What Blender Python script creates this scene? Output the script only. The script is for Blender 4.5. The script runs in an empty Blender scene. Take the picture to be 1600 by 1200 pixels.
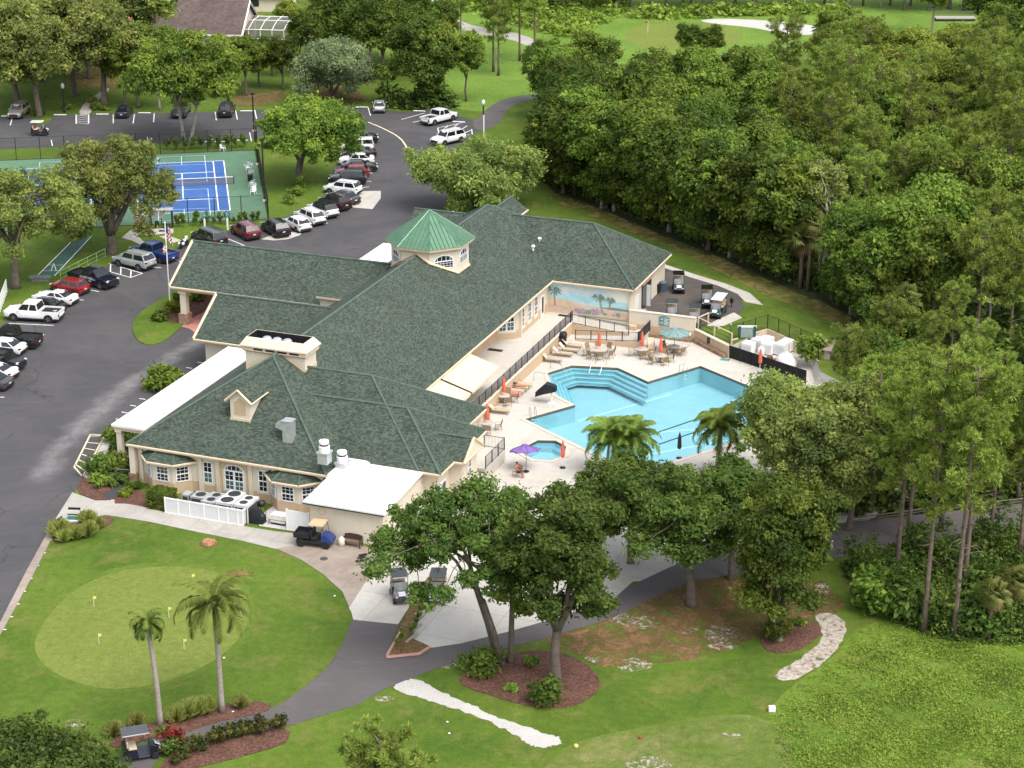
import bpy, math, random
import numpy as np
from mathutils import Vector, Matrix
from mathutils.geometry import tessellate_polygon
R = math.radians
S = bpy.context.scene
COL = S.collection
random.seed(7)
# ------------------------------------------------------------------ camera
CAM_H, CAM_F, CAM_P = 67.0, 3138.0, R(21)
cd = bpy.data.cameras.new('camera'); cam = bpy.data.objects.new('camera', cd); COL.objects.link(cam)
cam.location = (0, 0, CAM_H); cam.rotation_euler = (R(90) - CAM_P, 0, 0)
cd.sensor_width = 36; cd.lens = 36 * CAM_F / 1600; cd.clip_start = 1; cd.clip_end = 3000
S.camera = cam
def P(x, y, z=0.0):
    u = (x - 800) / CAM_F; v = (y - 600) / CAM_F
    d = Vector((u, math.cos(CAM_P) - v * math.sin(CAM_P), -math.sin(CAM_P) - v * math.cos(CAM_P)))
    t = (CAM_H - z) / -d.z
    return Vector((d.x * t, d.y * t, z))
# building frame: x along the front, y towards the back
TH = R(-20.8)
BO = P(197, 693, 3.6)
BA = Vector((math.cos(TH), math.sin(TH), 0)); BB = Vector((-math.sin(TH), math.cos(TH), 0))
def AB(x, y, z=0.0):
    d = P(x, y, z) - BO
    return d.dot(BA), d.dot(BB)
def BW(a, b, z=0.0):
    w = BO + BA * a + BB * b
    return Vector((w.x, w.y, z))
# ------------------------------------------------------------------ mesh builder
class MB:
    def __init__(s): s.v = []; s.f = []; s.m = []; s.uv = {}
    def poly(s, pts, m=0, uv=False):
        i = len(s.v); s.v += [tuple(p) for p in pts]; s.f.append(tuple(range(i, i + len(pts)))); s.m.append(m)
        if uv:
            a, b, c = Vector(pts[0]), Vector(pts[1]), Vector(pts[2])
            n = (b - a).cross(c - a).normalized(); t = Vector((0, 0, 1)).cross(n)
            t = t.normalized() if t.length > 1e-4 else Vector((1, 0, 0)); q = n.cross(t)
            s.uv[len(s.f) - 1] = [(Vector(p).dot(t), Vector(p).dot(q)) for p in pts]
    def box(s, x0, y0, z0, x1, y1, z1, m=0):
        c = [(x0,y0,z0),(x1,y0,z0),(x1,y1,z0),(x0,y1,z0),(x0,y0,z1),(x1,y0,z1),(x1,y1,z1),(x0,y1,z1)]
        i = len(s.v); s.v += c
        for q in ((0,3,2,1),(4,5,6,7),(0,1,5,4),(1,2,6,5),(2,3,7,6),(3,0,4,7)):
            s.f.append(tuple(i + k for k in q)); s.m.append(m)
    def rbox(s, c, size, rz=0.0, m=0, rx=0.0, ry=0.0):
        i = len(s.v); M = Matrix.Translation(c) @ Matrix.Rotation(rz, 4, 'Z') @ Matrix.Rotation(ry, 4, 'Y') @ Matrix.Rotation(rx, 4, 'X')
        h = [k / 2 for k in size]
        for sx, sy, sz in ((-1,-1,-1),(1,-1,-1),(1,1,-1),(-1,1,-1),(-1,-1,1),(1,-1,1),(1,1,1),(-1,1,1)):
            s.v.append(tuple(M @ Vector((sx*h[0], sy*h[1], sz*h[2]))))
        for q in ((0,3,2,1),(4,5,6,7),(0,1,5,4),(1,2,6,5),(2,3,7,6),(3,0,4,7)):
            s.f.append(tuple(i + k for k in q)); s.m.append(m)
    def bbox(s, x0, y0, z0, x1, y1, z1, e=0.04, m=0):   # box with chamfered edges
        s.loft([[(x0+e,y0+e,z0),(x1-e,y0+e,z0),(x1-e,y1-e,z0),(x0+e,y1-e,z0)],
                [(x0,y0,z0+e),(x1,y0,z0+e),(x1,y1,z0+e),(x0,y1,z0+e)],
                [(x0,y0,z1-e),(x1,y0,z1-e),(x1,y1,z1-e),(x0,y1,z1-e)],
                [(x0+e,y0+e,z1),(x1-e,y0+e,z1),(x1-e,y1-e,z1),(x0+e,y1-e,z1)]], m)
    def loft(s, rings, m=0, cap=True, close=True):
        n = len(rings[0]); i = len(s.v)
        for r in rings: s.v += [tuple(p) for p in r]
        for k in range(len(rings) - 1):
            for j in range(n if close else n - 1):
                a = i + k*n + j; b = i + k*n + (j+1) % n
                s.f.append((a, b, b + n, a + n)); s.m.append(m)
        if cap:
            s.f.append(tuple(i + j for j in reversed(range(n)))); s.m.append(m)
            e = i + (len(rings)-1)*n
            s.f.append(tuple(e + j for j in range(n))); s.m.append(m)
    def prism(s, poly, z0, z1, m=0):
        s.loft([[(p[0], p[1], z0) for p in poly], [(p[0], p[1], z1) for p in poly]], m)
    def tube(s, pts, r, n=6, m=0, cap=True):
        pts = [Vector(p) for p in pts]; rs = r if isinstance(r, (list, tuple)) else [r] * len(pts)
        rings = []; up = Vector((0, 0, 1)); prev = None
        for k, p in enumerate(pts):
            d = (pts[min(k+1, len(pts)-1)] - pts[max(k-1, 0)])
            d = d.normalized() if d.length > 1e-6 else up
            if prev is None:
                u = d.cross(up if abs(d.z) < .95 else Vector((1, 0, 0))).normalized()
            else:
                u = (prev - d * prev.dot(d)); u = u.normalized() if u.length > 1e-6 else d.orthogonal().normalized()
            prev = u; w = d.cross(u)
            rings.append([p + (u*math.cos(2*math.pi*j/n) + w*math.sin(2*math.pi*j/n)) * rs[k] for j in range(n)])
        s.loft(rings, m, cap)
    def cyl(s, x, y, z0, z1, r0, r1=None, n=12, m=0):
        r1 = r0 if r1 is None else r1
        s.loft([[(x + r*math.cos(2*math.pi*j/n), y + r*math.sin(2*math.pi*j/n), z) for j in range(n)] for r, z in ((r0, z0), (r1, z1))], m)
    def lathe(s, x, y, prof, n=16, m=0, ph=0.0, sx=1.0, sy=1.0):
        s.loft([[(x + sx*r*math.cos(ph+2*math.pi*j/n), y + sy*r*math.sin(ph+2*math.pi*j/n), z) for j in range(n)] for r, z in prof], m)
    def ell(s, c, r, nu=10, nv=6, m=0, f=None):
        rings = []
        for k in range(nv + 1):
            t = -math.pi/2 + math.pi * (0.02 + 0.96*k/nv)
            rings.append([(c[0] + r[0]*math.cos(t)*math.cos(2*math.pi*j/nu), c[1] + r[1]*math.cos(t)*math.sin(2*math.pi*j/nu), c[2] + r[2]*math.sin(t)) for j in range(nu)])
        s.loft(rings, m)
    def build(s, name, mats, parent=None, loc=None, rz=None, smooth=False):
        me = bpy.data.meshes.new(name); me.from_pydata(s.v, [], s.f); me.update()
        for mm in (mats if isinstance(mats, (list, tuple)) else [mats]): me.materials.append(mm)
        me.polygons.foreach_set('material_index', s.m)
        if s.uv:
            L = me.uv_layers.new(name='UVMap').data
            for fi, uvs in s.uv.items():
                for k, li in enumerate(me.polygons[fi].loop_indices): L[li].uv = uvs[k]
        if smooth: me.polygons.foreach_set('use_smooth', [True] * len(s.f))
        o = bpy.data.objects.new(name, me); COL.objects.link(o)
        if parent: o.parent = parent
        if loc is not None: o.location = loc
        if rz is not None: o.rotation_euler = (0, 0, rz)
        return o
def np_mesh(name, verts, faces, mats, tint=None, parent=None):
    me = bpy.data.meshes.new(name); nf, k = faces.shape
    me.vertices.add(len(verts)); me.vertices.foreach_set('co', verts.astype(np.float32).ravel())
    me.loops.add(nf * k); me.loops.foreach_set('vertex_index', faces.astype(np.int32).ravel())
    me.polygons.add(nf); me.polygons.foreach_set('loop_start', np.arange(0, nf * k, k, dtype=np.int32))
    me.polygons.foreach_set('loop_total', np.full(nf, k, dtype=np.int32))
    for mm in (mats if isinstance(mats, (list, tuple)) else [mats]): me.materials.append(mm)
    if tint is not None:
        at = me.attributes.new('tint', 'FLOAT', 'FACE'); at.data.foreach_set('value', tint.astype(np.float32))
    me.update(calc_edges=True); me.validate()
    o = bpy.data.objects.new(name, me); COL.objects.link(o)
    if parent: o.parent = parent
    return o
def tag(o, label, cat, group=None):
    o['label'] = label; o['category'] = cat
    if group: o['group'] = group
    return o
def thing(name, label, cat, loc=(0, 0, 0), rz=0.0, group=None):
    o = bpy.data.objects.new(name, None); COL.objects.link(o); o.empty_display_size = .3
    o.location = loc; o.rotation_euler = (0, 0, rz)
    return tag(o, label, cat, group)
def kind(o, k='structure'): o['kind'] = k; return o
def dup(o, loc=None, rz=None, label=None, group=None, parent=None, sc=None):
    c = o.copy(); COL.objects.link(c); c.parent = parent
    if loc is not None: c.location = loc
    if rz is not None: c.rotation_euler = (0, 0, rz)
    if label: c['label'] = label
    if group: c['group'] = group
    if sc is not None: c.scale = sc if isinstance(sc, (tuple, list)) else (sc, sc, sc)
    for ch in KIDS(o): dup(ch, parent=c)
    return c
_kids = {}
def KIDS(o):
    return [x for x in o.children]
# ------------------------------------------------------------------ materials
def nodes(name):
    m = bpy.data.materials.new(name); m.use_nodes = True
    nt = m.node_tree; b = nt.nodes['Principled BSDF']
    return m, nt, b
def N(nt, t, **kw):
    n = nt.nodes.new(t)
    for k, v in kw.items():
        if k.startswith('i_'): n.inputs[k[2:].replace('_', ' ')].default_value = v
        else: setattr(n, k, v)
    return n
def ramp(nt, src, stops):
    r = N(nt, 'ShaderNodeValToRGB'); e = r.color_ramp.elements
    while len(e) < len(stops): e.new(.5)
    for k, (p, c) in enumerate(stops):
        e[k].position = p; e[k].color = (c[0], c[1], c[2], 1) if hasattr(c, '__len__') else (c, c, c, 1)
    nt.links.new(src, r.inputs['Fac']); return r.outputs['Color']
def noise(nt, scale, detail=4, rough=.6, vec=None, dist=0.0):
    n = N(nt, 'ShaderNodeTexNoise'); n.inputs['Scale'].default_value = scale; n.inputs['Detail'].default_value = detail
    n.inputs['Roughness'].default_value = rough; n.inputs['Distortion'].default_value = dist
    if vec is None: vec = N(nt, 'ShaderNodeNewGeometry').outputs['Position']
    nt.links.new(vec, n.inputs['Vector']); return n.outputs['Fac']
def mixc(nt, fac, a, b, mode='MIX'):
    n = N(nt, 'ShaderNodeMix', data_type='RGBA', blend_type=mode)
    for k, v in ((0, fac), (6, a), (7, b)):
        if hasattr(v, 'is_output'): nt.links.new(v, n.inputs[k])
        elif k == 0: n.inputs[0].default_value = v
        else: n.inputs[k].default_value = (v[0], v[1], v[2], 1)
    return n.outputs[2]
def math_(nt, op, a, b=0.0, clamp=False):
    n = N(nt, 'ShaderNodeMath', operation=op, use_clamp=clamp)
    for k, v in ((0, a), (1, b)):
        if hasattr(v, 'is_output'): nt.links.new(v, n.inputs[k])
        else: n.inputs[k].default_value = v
    return n.outputs[0]
def bump(nt, b, h, strength=.3, dist=.05):
    n = N(nt, 'ShaderNodeBump'); n.inputs['Strength'].default_value = strength; n.inputs['Distance'].default_value = dist
    nt.links.new(h, n.inputs['Height']); nt.links.new(n.outputs['Normal'], b.inputs['Normal'])
_mc = {}
def mat(name, c, rough=.7, var=.12, scale=3.0, metal=0.0, spec=.4, bmp=0.0):
    """plain surface with a little procedural wear"""
    if name in _mc: return _mc[name]
    m, nt, b = nodes(name)
    tc = N(nt, 'ShaderNodeTexCoord').outputs['Object']
    f = noise(nt, scale, 5, .65, tc)
    lo = [k * (1 - var) for k in c]; hi = [min(1, k * (1 + var)) for k in c]
    nt.links.new(ramp(nt, f, [(.3, lo), (.7, hi)]), b.inputs['Base Color'])
    b.inputs['Roughness'].default_value = rough; b.inputs['Metallic'].default_value = metal
    b.inputs['Specular IOR Level'].default_value = spec
    if bmp: bump(nt, b, noise(nt, scale * 8, 3, .6, tc), bmp, .02)
    _mc[name] = m; return m
def paint(name, c, metal=0.0, rough=.25):
    if name in _mc: return _mc[name]
    m, nt, b = nodes(name)
    f = noise(nt, 2.5, 5, .6, N(nt, 'ShaderNodeTexCoord').outputs['Object'])
    nt.links.new(ramp(nt, f, [(.35, [k*.9 for k in c]), (.65, c)]), b.inputs['Base Color'])
    b.inputs['Metallic'].default_value = metal
    nt.links.new(ramp(nt, f, [(.3, rough*.8), (.75, rough*1.5)]), b.inputs['Roughness'])
    b.inputs['Coat Weight'].default_value = .6; b.inputs['Coat Roughness'].default_value = .06
    _mc[name] = m; return m
def glassy(name, c, rough=.06, spec=.6):
    if name in _mc: return _mc[name]
    m, nt, b = nodes(name)
    f = noise(nt, 1.3, 3, .5, N(nt, 'ShaderNodeTexCoord').outputs['Object'])
    nt.links.new(ramp(nt, f, [(.35, [k*.6 for k in c]), (.7, [k*1.5 for k in c])]), b.inputs['Base Color'])
    b.inputs['Roughness'].default_value = rough; b.inputs['Specular IOR Level'].default_value = spec
    _mc[name] = m; return m
# lawn: mowing-scale and patch-scale variation in world space
def lawn_mat(name, base, light, dry, dryamt=.62, seed=0.0, fine=9.0):
    m, nt, b = nodes(name)
    pos = N(nt, 'ShaderNodeNewGeometry').outputs['Position']
    mp = N(nt, 'ShaderNodeMapping'); mp.inputs['Location'].default_value = (seed, seed*1.7, 0); nt.links.new(pos, mp.inputs['Vector']); v = mp.outputs['Vector']
    a = noise(nt, .09, 6, .62, v, .6); p2 = noise(nt, .35, 6, .7, v, .4); fn = noise(nt, fine, 4, .75, v)
    c = mixc(nt, ramp(nt, a, [(.36, 0), (.62, 1)]), base, light)
    c = mixc(nt, math_(nt, 'MULTIPLY', ramp(nt, p2, [(dryamt-.06, 0), (dryamt+.14, 1)]), .8), c, dry)
    c = mixc(nt, .8, c, ramp(nt, fn, [(.25, .45), (.75, 1.5)]), 'MULTIPLY')
    c = mixc(nt, .55, c, ramp(nt, noise(nt, 1.6, 5, .7, v), [(.3, .62), (.7, 1.3)]), 'MULTIPLY')
    nt.links.new(c, b.inputs['Base Color']); b.inputs['Roughness'].default_value = .95; b.inputs['Specular IOR Level'].default_value = .15
    bump(nt, b, noise(nt, fine*1.4, 4, .7, v), .6, .08)
    return m
def speck_mat(name, cols, scale=6.0, big=.25, rough=.95, bmp=.5, seed=0.0, bigamt=.5, detail=5):
    m, nt, b = nodes(name)
    pos = N(nt, 'ShaderNodeNewGeometry').outputs['Position']
    mp = N(nt, 'ShaderNodeMapping'); mp.inputs['Location'].default_value = (seed, seed*2, seed); nt.links.new(pos, mp.inputs['Vector']); v = mp.outputs['Vector']
    n = len(cols); f = noise(nt, scale, detail, .75, v)
    c = ramp(nt, f, [(.3 + .42*k/max(1, n-1), cols[k]) for k in range(n)])
    c = mixc(nt, bigamt, c, ramp(nt, noise(nt, big, 5, .65, v, .5), [(.3, .6), (.7, 1.4)]), 'MULTIPLY')
    nt.links.new(c, b.inputs['Base Color']); b.inputs['Roughness'].default_value = rough; b.inputs['Specular IOR Level'].default_value = .25
    if bmp: bump(nt, b, f, bmp, .05)
    return m
def ragged(m, scale=1.1, lo=.42, hi=.52, seed=0.0):
    """let the ground below show through in ragged patches"""
    nt = m.node_tree; b = nt.nodes['Principled BSDF']
    mp = N(nt, 'ShaderNodeMapping'); mp.inputs['Location'].default_value = (seed, seed, 0); nt.links.new(N(nt, 'ShaderNodeNewGeometry').outputs['Position'], mp.inputs['Vector'])
    k = ramp(nt, noise(nt, scale, 6, .72, mp.outputs['Vector'], .6), [(lo, 0), (hi, 1)])
    t = N(nt, 'ShaderNodeBsdfTransparent'); x = N(nt, 'ShaderNodeMixShader')
    nt.links.new(k, x.inputs[0]); nt.links.new(t.outputs[0], x.inputs[1]); nt.links.new(b.outputs[0], x.inputs[2]); nt.links.new(x.outputs[0], nt.nodes['Material Output'].inputs['Surface']); return m
# ------------------------------------------------------------------ daylight
w = bpy.data.worlds.new('World'); S.world = w; w.use_nodes = True
nt = w.node_tree; bg = nt.nodes['Background']
sky = nt.nodes.new('ShaderNodeTexSky'); sky.sky_type = 'NISHITA'; sky.sun_disc = False
SUN_EL, SUN_AZ = R(58), R(138)         # veiled sun high to the right, a little behind the camera
sky.sun_elevation = SUN_EL; sky.sun_rotation = SUN_AZ; sky.dust_density = 4.0; sky.air_density = 1.0; sky.ozone_density = .6; sky.altitude = 60
hsv = nt.nodes.new('ShaderNodeHueSaturation'); hsv.inputs['Saturation'].default_value = .4      # thin cloud cover
nt.links.new(sky.outputs['Color'], hsv.inputs['Color']); nt.links.new(hsv.outputs['Color'], bg.inputs['Color']); bg.inputs['Strength'].default_value = .15
sl = bpy.data.lights.new('sun', 'SUN'); so = bpy.data.objects.new('sun', sl); COL.objects.link(so)
sl.energy = .75; sl.angle = R(40); sl.color = (1, .96, .9)
so.location = (100, 100, 200)
so.rotation_euler = Vector((-math.sin(SUN_AZ)*math.cos(SUN_EL), -math.cos(SUN_AZ)*math.cos(SUN_EL), -math.sin(SUN_EL))).to_track_quat('-Z', 'Y').to_euler()
S.view_settings.view_transform = 'Standard'; S.view_settings.look = 'None'; S.view_settings.gamma = 1; S.view_settings.exposure = 1.05
S.render.engine = 'CYCLES'; S.cycles.max_bounces = 6; S.cycles.diffuse_bounces = 3; S.cycles.glossy_bounces = 3; S.cycles.transparent_max_bounces = 12; S.cycles.transmission_bounces = 4
# ================================================================== ground and paving
def chaikin(pts, n=2, closed=True):
    for _ in range(n):
        q = []; L = len(pts)
        for i in range(L if closed else L - 1):
            a, b = pts[i], pts[(i+1) % L]
            q += [a*.75 + b*.25, a*.25 + b*.75]
        pts = q if closed else [pts[0]] + q + [pts[-1]]
    return pts
def flat(name, polys, m, z=None, skirt=0.0):
    """polys: [outer, hole, ...] of world points"""
    flatpts = [p for q in polys for p in q]
    tri = tessellate_polygon([[Vector((p.x, p.y, 0)) for p in q] for q in polys])
    me = bpy.data.meshes.new(name)
    vs = [(p.x, p.y, p.z if z is None else z) for p in flatpts]; fs = []
    for t in tri:
        a, b, c = (Vector(vs[i]) for i in t)
        fs.append(tuple(t) if (b-a).cross(c-a).z > 0 else tuple(reversed(t)))
    if skirt:
        base = len(vs); n = len(polys[0]); vs += [(v[0], v[1], v[2] - skirt) for v in vs[:n]]
        for i in range(n): fs.append((i, (i+1) % n, base + (i+1) % n, base + i))
    me.from_pydata(vs, [], fs); me.update(); me.materials.append(m)
    o = bpy.data.objects.new(name, me); COL.objects.link(o); return o
def px(l, z=0.0): return [P(x, y, z) for x, y in l]
def ab(l, z=0.0): return [BW(a, b, z) for a, b in l]
def sheet(name, m, pts, z, sm=0, skirt=0.0, jit=0.0):
    pts = chaikin(pts, sm) if sm else pts
    if jit:
        rr = random.Random(len(pts)); pts = [p + Vector((rr.uniform(-jit, jit), rr.uniform(-jit, jit), 0)) for p in pts]
    return kind(flat(name, [pts], m, z, skirt))
M_lawn = lawn_mat('lawn', (.068, .124, .015), (.112, .175, .022), (.19, .178, .052), .57)
M_putt = lawn_mat('putting_turf', (.155, .2, .04), (.178, .222, .046), (.22, .222, .065), .64, 3, 14)
M_rough = lawn_mat('rough_grass', (.08, .142, .018), (.13, .2, .026), (.19, .185, .05), .56, 9, 3)
M_fair = lawn_mat('fairway_turf', (.1, .15, .026), (.14, .19, .035), (.24, .22, .09), .55, 5, 10)
M_far = lawn_mat('far_fairway', (.115, .205, .03), (.165, .26, .042), (.2, .25, .055), .66, 15, 3)
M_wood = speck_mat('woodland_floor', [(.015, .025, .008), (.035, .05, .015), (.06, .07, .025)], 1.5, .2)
def asphalt_mat(name, base, worn, streak=None, seed=0):
    m, nt, b = nodes(name)
    v = N(nt, 'ShaderNodeNewGeometry').outputs['Position']
    mp = N(nt, 'ShaderNodeMapping'); mp.inputs['Location'].default_value = (seed, seed, 0); nt.links.new(v, mp.inputs['Vector']); vv = mp.outputs['Vector']
    c = mixc(nt, ramp(nt, noise(nt, .12, 6, .7, vv, 1.0), [(.42, 0), (.72, .75)]), base, worn)
    if streak:
        # a worn wheel track running across the lot
        A_, B_ = streak; d = (B_ - A_).normalized(); nrm = Vector((-d.y, d.x, 0))
        dt = N(nt, 'ShaderNodeVectorMath', operation='DOT_PRODUCT'); nt.links.new(v, dt.inputs[0]); dt.inputs[1].default_value = nrm
        off = math_(nt, 'SUBTRACT', dt.outputs['Value'], A_.dot(nrm))
        al = N(nt, 'ShaderNodeVectorMath', operation='DOT_PRODUCT'); nt.links.new(v, al.inputs[0]); al.inputs[1].default_value = d
        s = math_(nt, 'SUBTRACT', al.outputs['Value'], A_.dot(d))
        bend = math_(nt, 'MULTIPLY', math_(nt, 'MULTIPLY', s, s), .0062)
        wob = math_(nt, 'MULTIPLY', math_(nt, 'SUBTRACT', noise(nt, .3, 4, .6, v), .5), 3.0)
        off = math_(nt, 'ABSOLUTE', math_(nt, 'ADD', math_(nt, 'ADD', off, bend), wob))
        k = ramp(nt, math_(nt, 'MULTIPLY', off, .4), [(.12, 1), (.62, 0)])
        gate = math_(nt, 'MULTIPLY', ramp(nt, math_(nt, 'MULTIPLY', s, .02), [(0, 0), (.06, 1), (.75, 1), (1, 0)]), ramp(nt, noise(nt, .8, 6, .75, v), [(.32, .12), (.66, .95)]))
        c = mixc(nt, math_(nt, 'MULTIPLY', k, gate), c, [x * 2.1 for x in worn])
    # sealed cracks
    vo = N(nt, 'ShaderNodeTexVoronoi', feature='DISTANCE_TO_EDGE'); vo.inputs['Scale'].default_value = .075
    wv = N(nt, 'ShaderNodeVectorMath', operation='ADD'); nt.links.new(vv, wv.inputs[0])
    wn = N(nt, 'ShaderNodeTexNoise'); wn.inputs['Scale'].default_value = .35; nt.links.new(vv, wn.inputs['Vector'])
    sc = N(nt, 'ShaderNodeVectorMath', operation='SCALE'); nt.links.new(wn.outputs['Color'], sc.inputs[0]); sc.inputs['Scale'].default_value = 3.5
    nt.links.new(sc.outputs[0], wv.inputs[1]); nt.links.new(wv.outputs[0], vo.inputs['Vector'])
    cr = ramp(nt, vo.outputs['Distance'], [(.002, 1), (.006, 0)])
    cr = math_(nt, 'MULTIPLY', cr, ramp(nt, noise(nt, .1, 3, .5, vv), [(.48, 0), (.56, .75)]))
    c = mixc(nt, cr, c, [k * .45 for k in base])
    # pale tyre scuffs, squeezed across the traffic
    mp2 = N(nt, 'ShaderNodeMapping'); mp2.inputs['Scale'].default_value = (.25, 1.3, 1); mp2.inputs['Rotation'].default_value = (0, 0, R(15)); nt.links.new(v, mp2.inputs['Vector'])
    c = mixc(nt, ramp(nt, noise(nt, .8, 5, .65, mp2.outputs['Vector']), [(.55, 0), (.8, .45)]), c, [k * 1.25 for k in worn])
    c = mixc(nt, .5, c, ramp(nt, noise(nt, 14, 3, .8, v), [(.25, .7), (.75, 1.3)]), 'MULTIPLY')
    nt.links.new(c, b.inputs['Base Color']); b.inputs['Roughness'].default_value = .82; b.inputs['Specular IOR Level'].default_value = .35
    bump(nt, b, noise(nt, 25, 2, .8, v), .25, .02)
    return m
M_asph = asphalt_mat('lot_asphalt', (.066, .064, .067), (.104, .098, .098), (P(55, 760), P(240, 445)))
M_path = asphalt_mat('path_asphalt', (.1, .091, .09), (.145, .13, .127), None, 40)
M_yard = asphalt_mat('yard_asphalt', (.075, .066, .06), (.14, .12, .105), None, 80)
def conc_mat(name, c, stain=(.3, .25, .2), sx=2.6, amt=.5, joint=.3, rot=TH, stainlo=.5):
    m, nt, b = nodes(name)
    v = N(nt, 'ShaderNodeNewGeometry').outputs['Position']
    mp = N(nt, 'ShaderNodeMapping'); mp.inputs['Rotation'].default_value = (0, 0, -rot); nt.links.new(v, mp.inputs['Vector'])
    br = N(nt, 'ShaderNodeTexBrick'); br.offset = 0; br.inputs['Scale'].default_value = 1; br.inputs['Brick Width'].default_value = sx; br.inputs['Row Height'].default_value = sx
    br.inputs['Mortar Size'].default_value = .022; br.inputs['Color1'].default_value = (1, 1, 1, 1); br.inputs['Color2'].default_value = (.9, .9, .9, 1); br.inputs['Mortar'].default_value = (1-joint, 1-joint, 1-joint, 1)
    nt.links.new(mp.outputs['Vector'], br.inputs['Vector'])
    k = mixc(nt, math_(nt, 'MULTIPLY', ramp(nt, noise(nt, .28, 6, .7, v, .8), [(stainlo-.08, 0), (stainlo+.22, 1)]), amt), c, stain)
    k = mixc(nt, .5, k, ramp(nt, noise(nt, 1.7, 6, .7, v), [(.3, .82), (.7, 1.1)]), 'MULTIPLY')
    k = mixc(nt, 1.0, k, br.outputs['Color'], 'MULTIPLY')
    nt.links.new(k, b.inputs['Base Color']); b.inputs['Roughness'].default_value = .85; b.inputs['Specular IOR Level'].default_value = .3
    return m
M_conc = conc_mat('pavement_concrete', (.43, .405, .365), (.27, .235, .19), 2.4, .6)
M_concold = conc_mat('stained_concrete', (.36, .3, .25), (.2, .155, .12), 4.2, .75, .35)
M_concw = conc_mat('pale_concrete', (.54, .515, .46), (.36, .32, .25), 4.6, .5, .45, TH, .56)
M_deck = conc_mat('pool_deck_concrete', (.56, .525, .465), (.42, .37, .3), 5.2, .45, .06, TH, .55)
M_mulch = speck_mat('red_mulch', [(.045, .021, .015), (.125, .06, .043), (.21, .125, .098)], 5, .5)
M_straw = speck_mat('pine_straw', [(.06, .045, .015), (.16, .1, .045), (.25, .17, .09)], 4, .35)
M_sand = speck_mat('bare_sand', [(.3, .25, .18), (.58, .53, .46), (.72, .68, .62)], 2.2, .6, bigamt=.35)
M_track = ragged(speck_mat('sand_track', [(.2, .13, .08), (.42, .37, .31), (.58, .54, .48)], 3, .6, bigamt=.35, seed=7), 1.8, .32, .46, 3)
M_patch = ragged(speck_mat('sand_patch', [(.2, .15, .09), (.42, .37, .3), (.56, .52, .46)], 4, .6, bigamt=.35, seed=3), 2.2, .48, .6)
M_litter = ragged(speck_mat('leaf_litter', [(.1, .07, .025), (.19, .115, .05), (.28, .19, .1)], 4, .35), .8, .38, .6, 11)
M_shell = speck_mat('white_gravel', [(.34, .32, .29), (.5, .48, .45), (.6, .58, .56)], 9, .3, bigamt=.2)
M_line = speck_mat('white_road_paint', [(.5, .5, .5), (.82, .82, .8), (.86, .86, .85)], 5, .5, bmp=0, bigamt=.2)
M_yline = speck_mat('cream_road_paint', [(.45, .38, .25), (.74, .64, .45), (.78, .7, .5)], 5, .5, bmp=0, bigamt=.2)
M_pink = conc_mat('pink_paving', (.5, .23, .2), (.4, .2, .18), 1.2, .4, .15)
# sunken pool court: hole in the ground
HOLE = [(20.7, 12.6), (20.7, 53.2), (33.1, 53.2), (37.55, 49.5), (39.8, 56.2), (45.3, 52.1), (47.5, 46), (57, 38), (54, 20), (43, 7), (33, 6.5), (28, 8.5), (26.2, 12.6)]
G_out = [Vector((-420, 40, 0)), Vector((420, 40, 0)), Vector((420, 900, 0)), Vector((-420, 900, 0))]
kind(flat('lawn', [G_out, ab(HOLE)], M_lawn, 0.0))
LOT = [(-80,1080),(0,993),(84,818),(118,768),(140,735),(172,688),(250,640),(345,600),(470,520),(640,420),(690,350),(700,300),(712,250),(738,208),(752,205),(745,190),(715,180),(690,165),(655,170),(640,176),(600,172),(560,167),(400,172),(300,176),(140,178),(80,180),(70,182),(0,182),(-80,186),(-80,240),(0,233),(200,226),(300,222),(390,217),(410,212),(430,208),(540,205),(545,225),(522,262),(512,290),(502,312),(470,327),(440,343),(412,352),(385,353),(350,362),(318,372),(285,384),(262,393),(215,394),(185,402),(165,418),(130,436),(105,446),(72,456),(45,474),(15,498),(-5,512),(-80,560)]
sheet('parking_lot', M_asph, px(LOT), .012)
# rough, fairway, far course
sheet('rough_grass', M_rough, px([(1215,1260),(1205,1180),(1195,1115),(1235,1072),(1300,1030),(1335,985),(1400,960),(1660,980),(1660,1260)]), .006, 2)
sheet('tee_turf', M_fair, px([(820,1250),(868,1172),(930,1150),(1010,1135),(1110,1118),(1180,1116),(1215,1135),(1238,1175),(1262,1250)]), .01, 2)
sheet('fairway', M_far, px([(560,60),(540,-60),(1700,-60),(1700,20),(1480,50),(1300,75),(1150,90),(960,100),(820,110),(690,140),(620,110)]), .004, 2)
sheet('fairway', M_far, px([(690,165),(700,120),(760,108),(830,110),(840,150),(800,158),(760,178)]), .005, 2)
sheet('golf_green', M_putt, px([(975,50),(1000,40),(1040,36),(1100,36),(1140,42),(1165,54),(1150,70),(1100,78),(1020,78),(980,68)]), .014, 2)
sheet('sand_bunker', M_shell, px([(1088,32),(1120,29),(1160,30),(1215,33),(1262,38),(1290,46),(1268,56),(1220,52),(1170,42),(1120,38)]), .016, 2)
sheet('golf_path', M_conc, px([(648,-12),(672,-12),(684,16),(712,30),(745,42),(800,50),(838,62),(852,76),(838,78),(796,60),(738,52),(690,34),(668,14)]), .016, 1)
sheet('golf_path', M_path, px([(736,194),(752,180),(770,162),(800,151),(850,146),(850,152),(808,160),(788,176),(784,190),(768,200),(748,205)]), .02, 1)
sheet('footpath', M_conc, px([(121,180),(140,180),(146,166),(160,150),(172,140),(168,137),(150,148),(132,160)]), .02, 1)
sheet('mulch_bed', M_litter, px([(360,165),(372,150),(405,146),(430,152),(420,164),(390,168)]), .02, 2)
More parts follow.
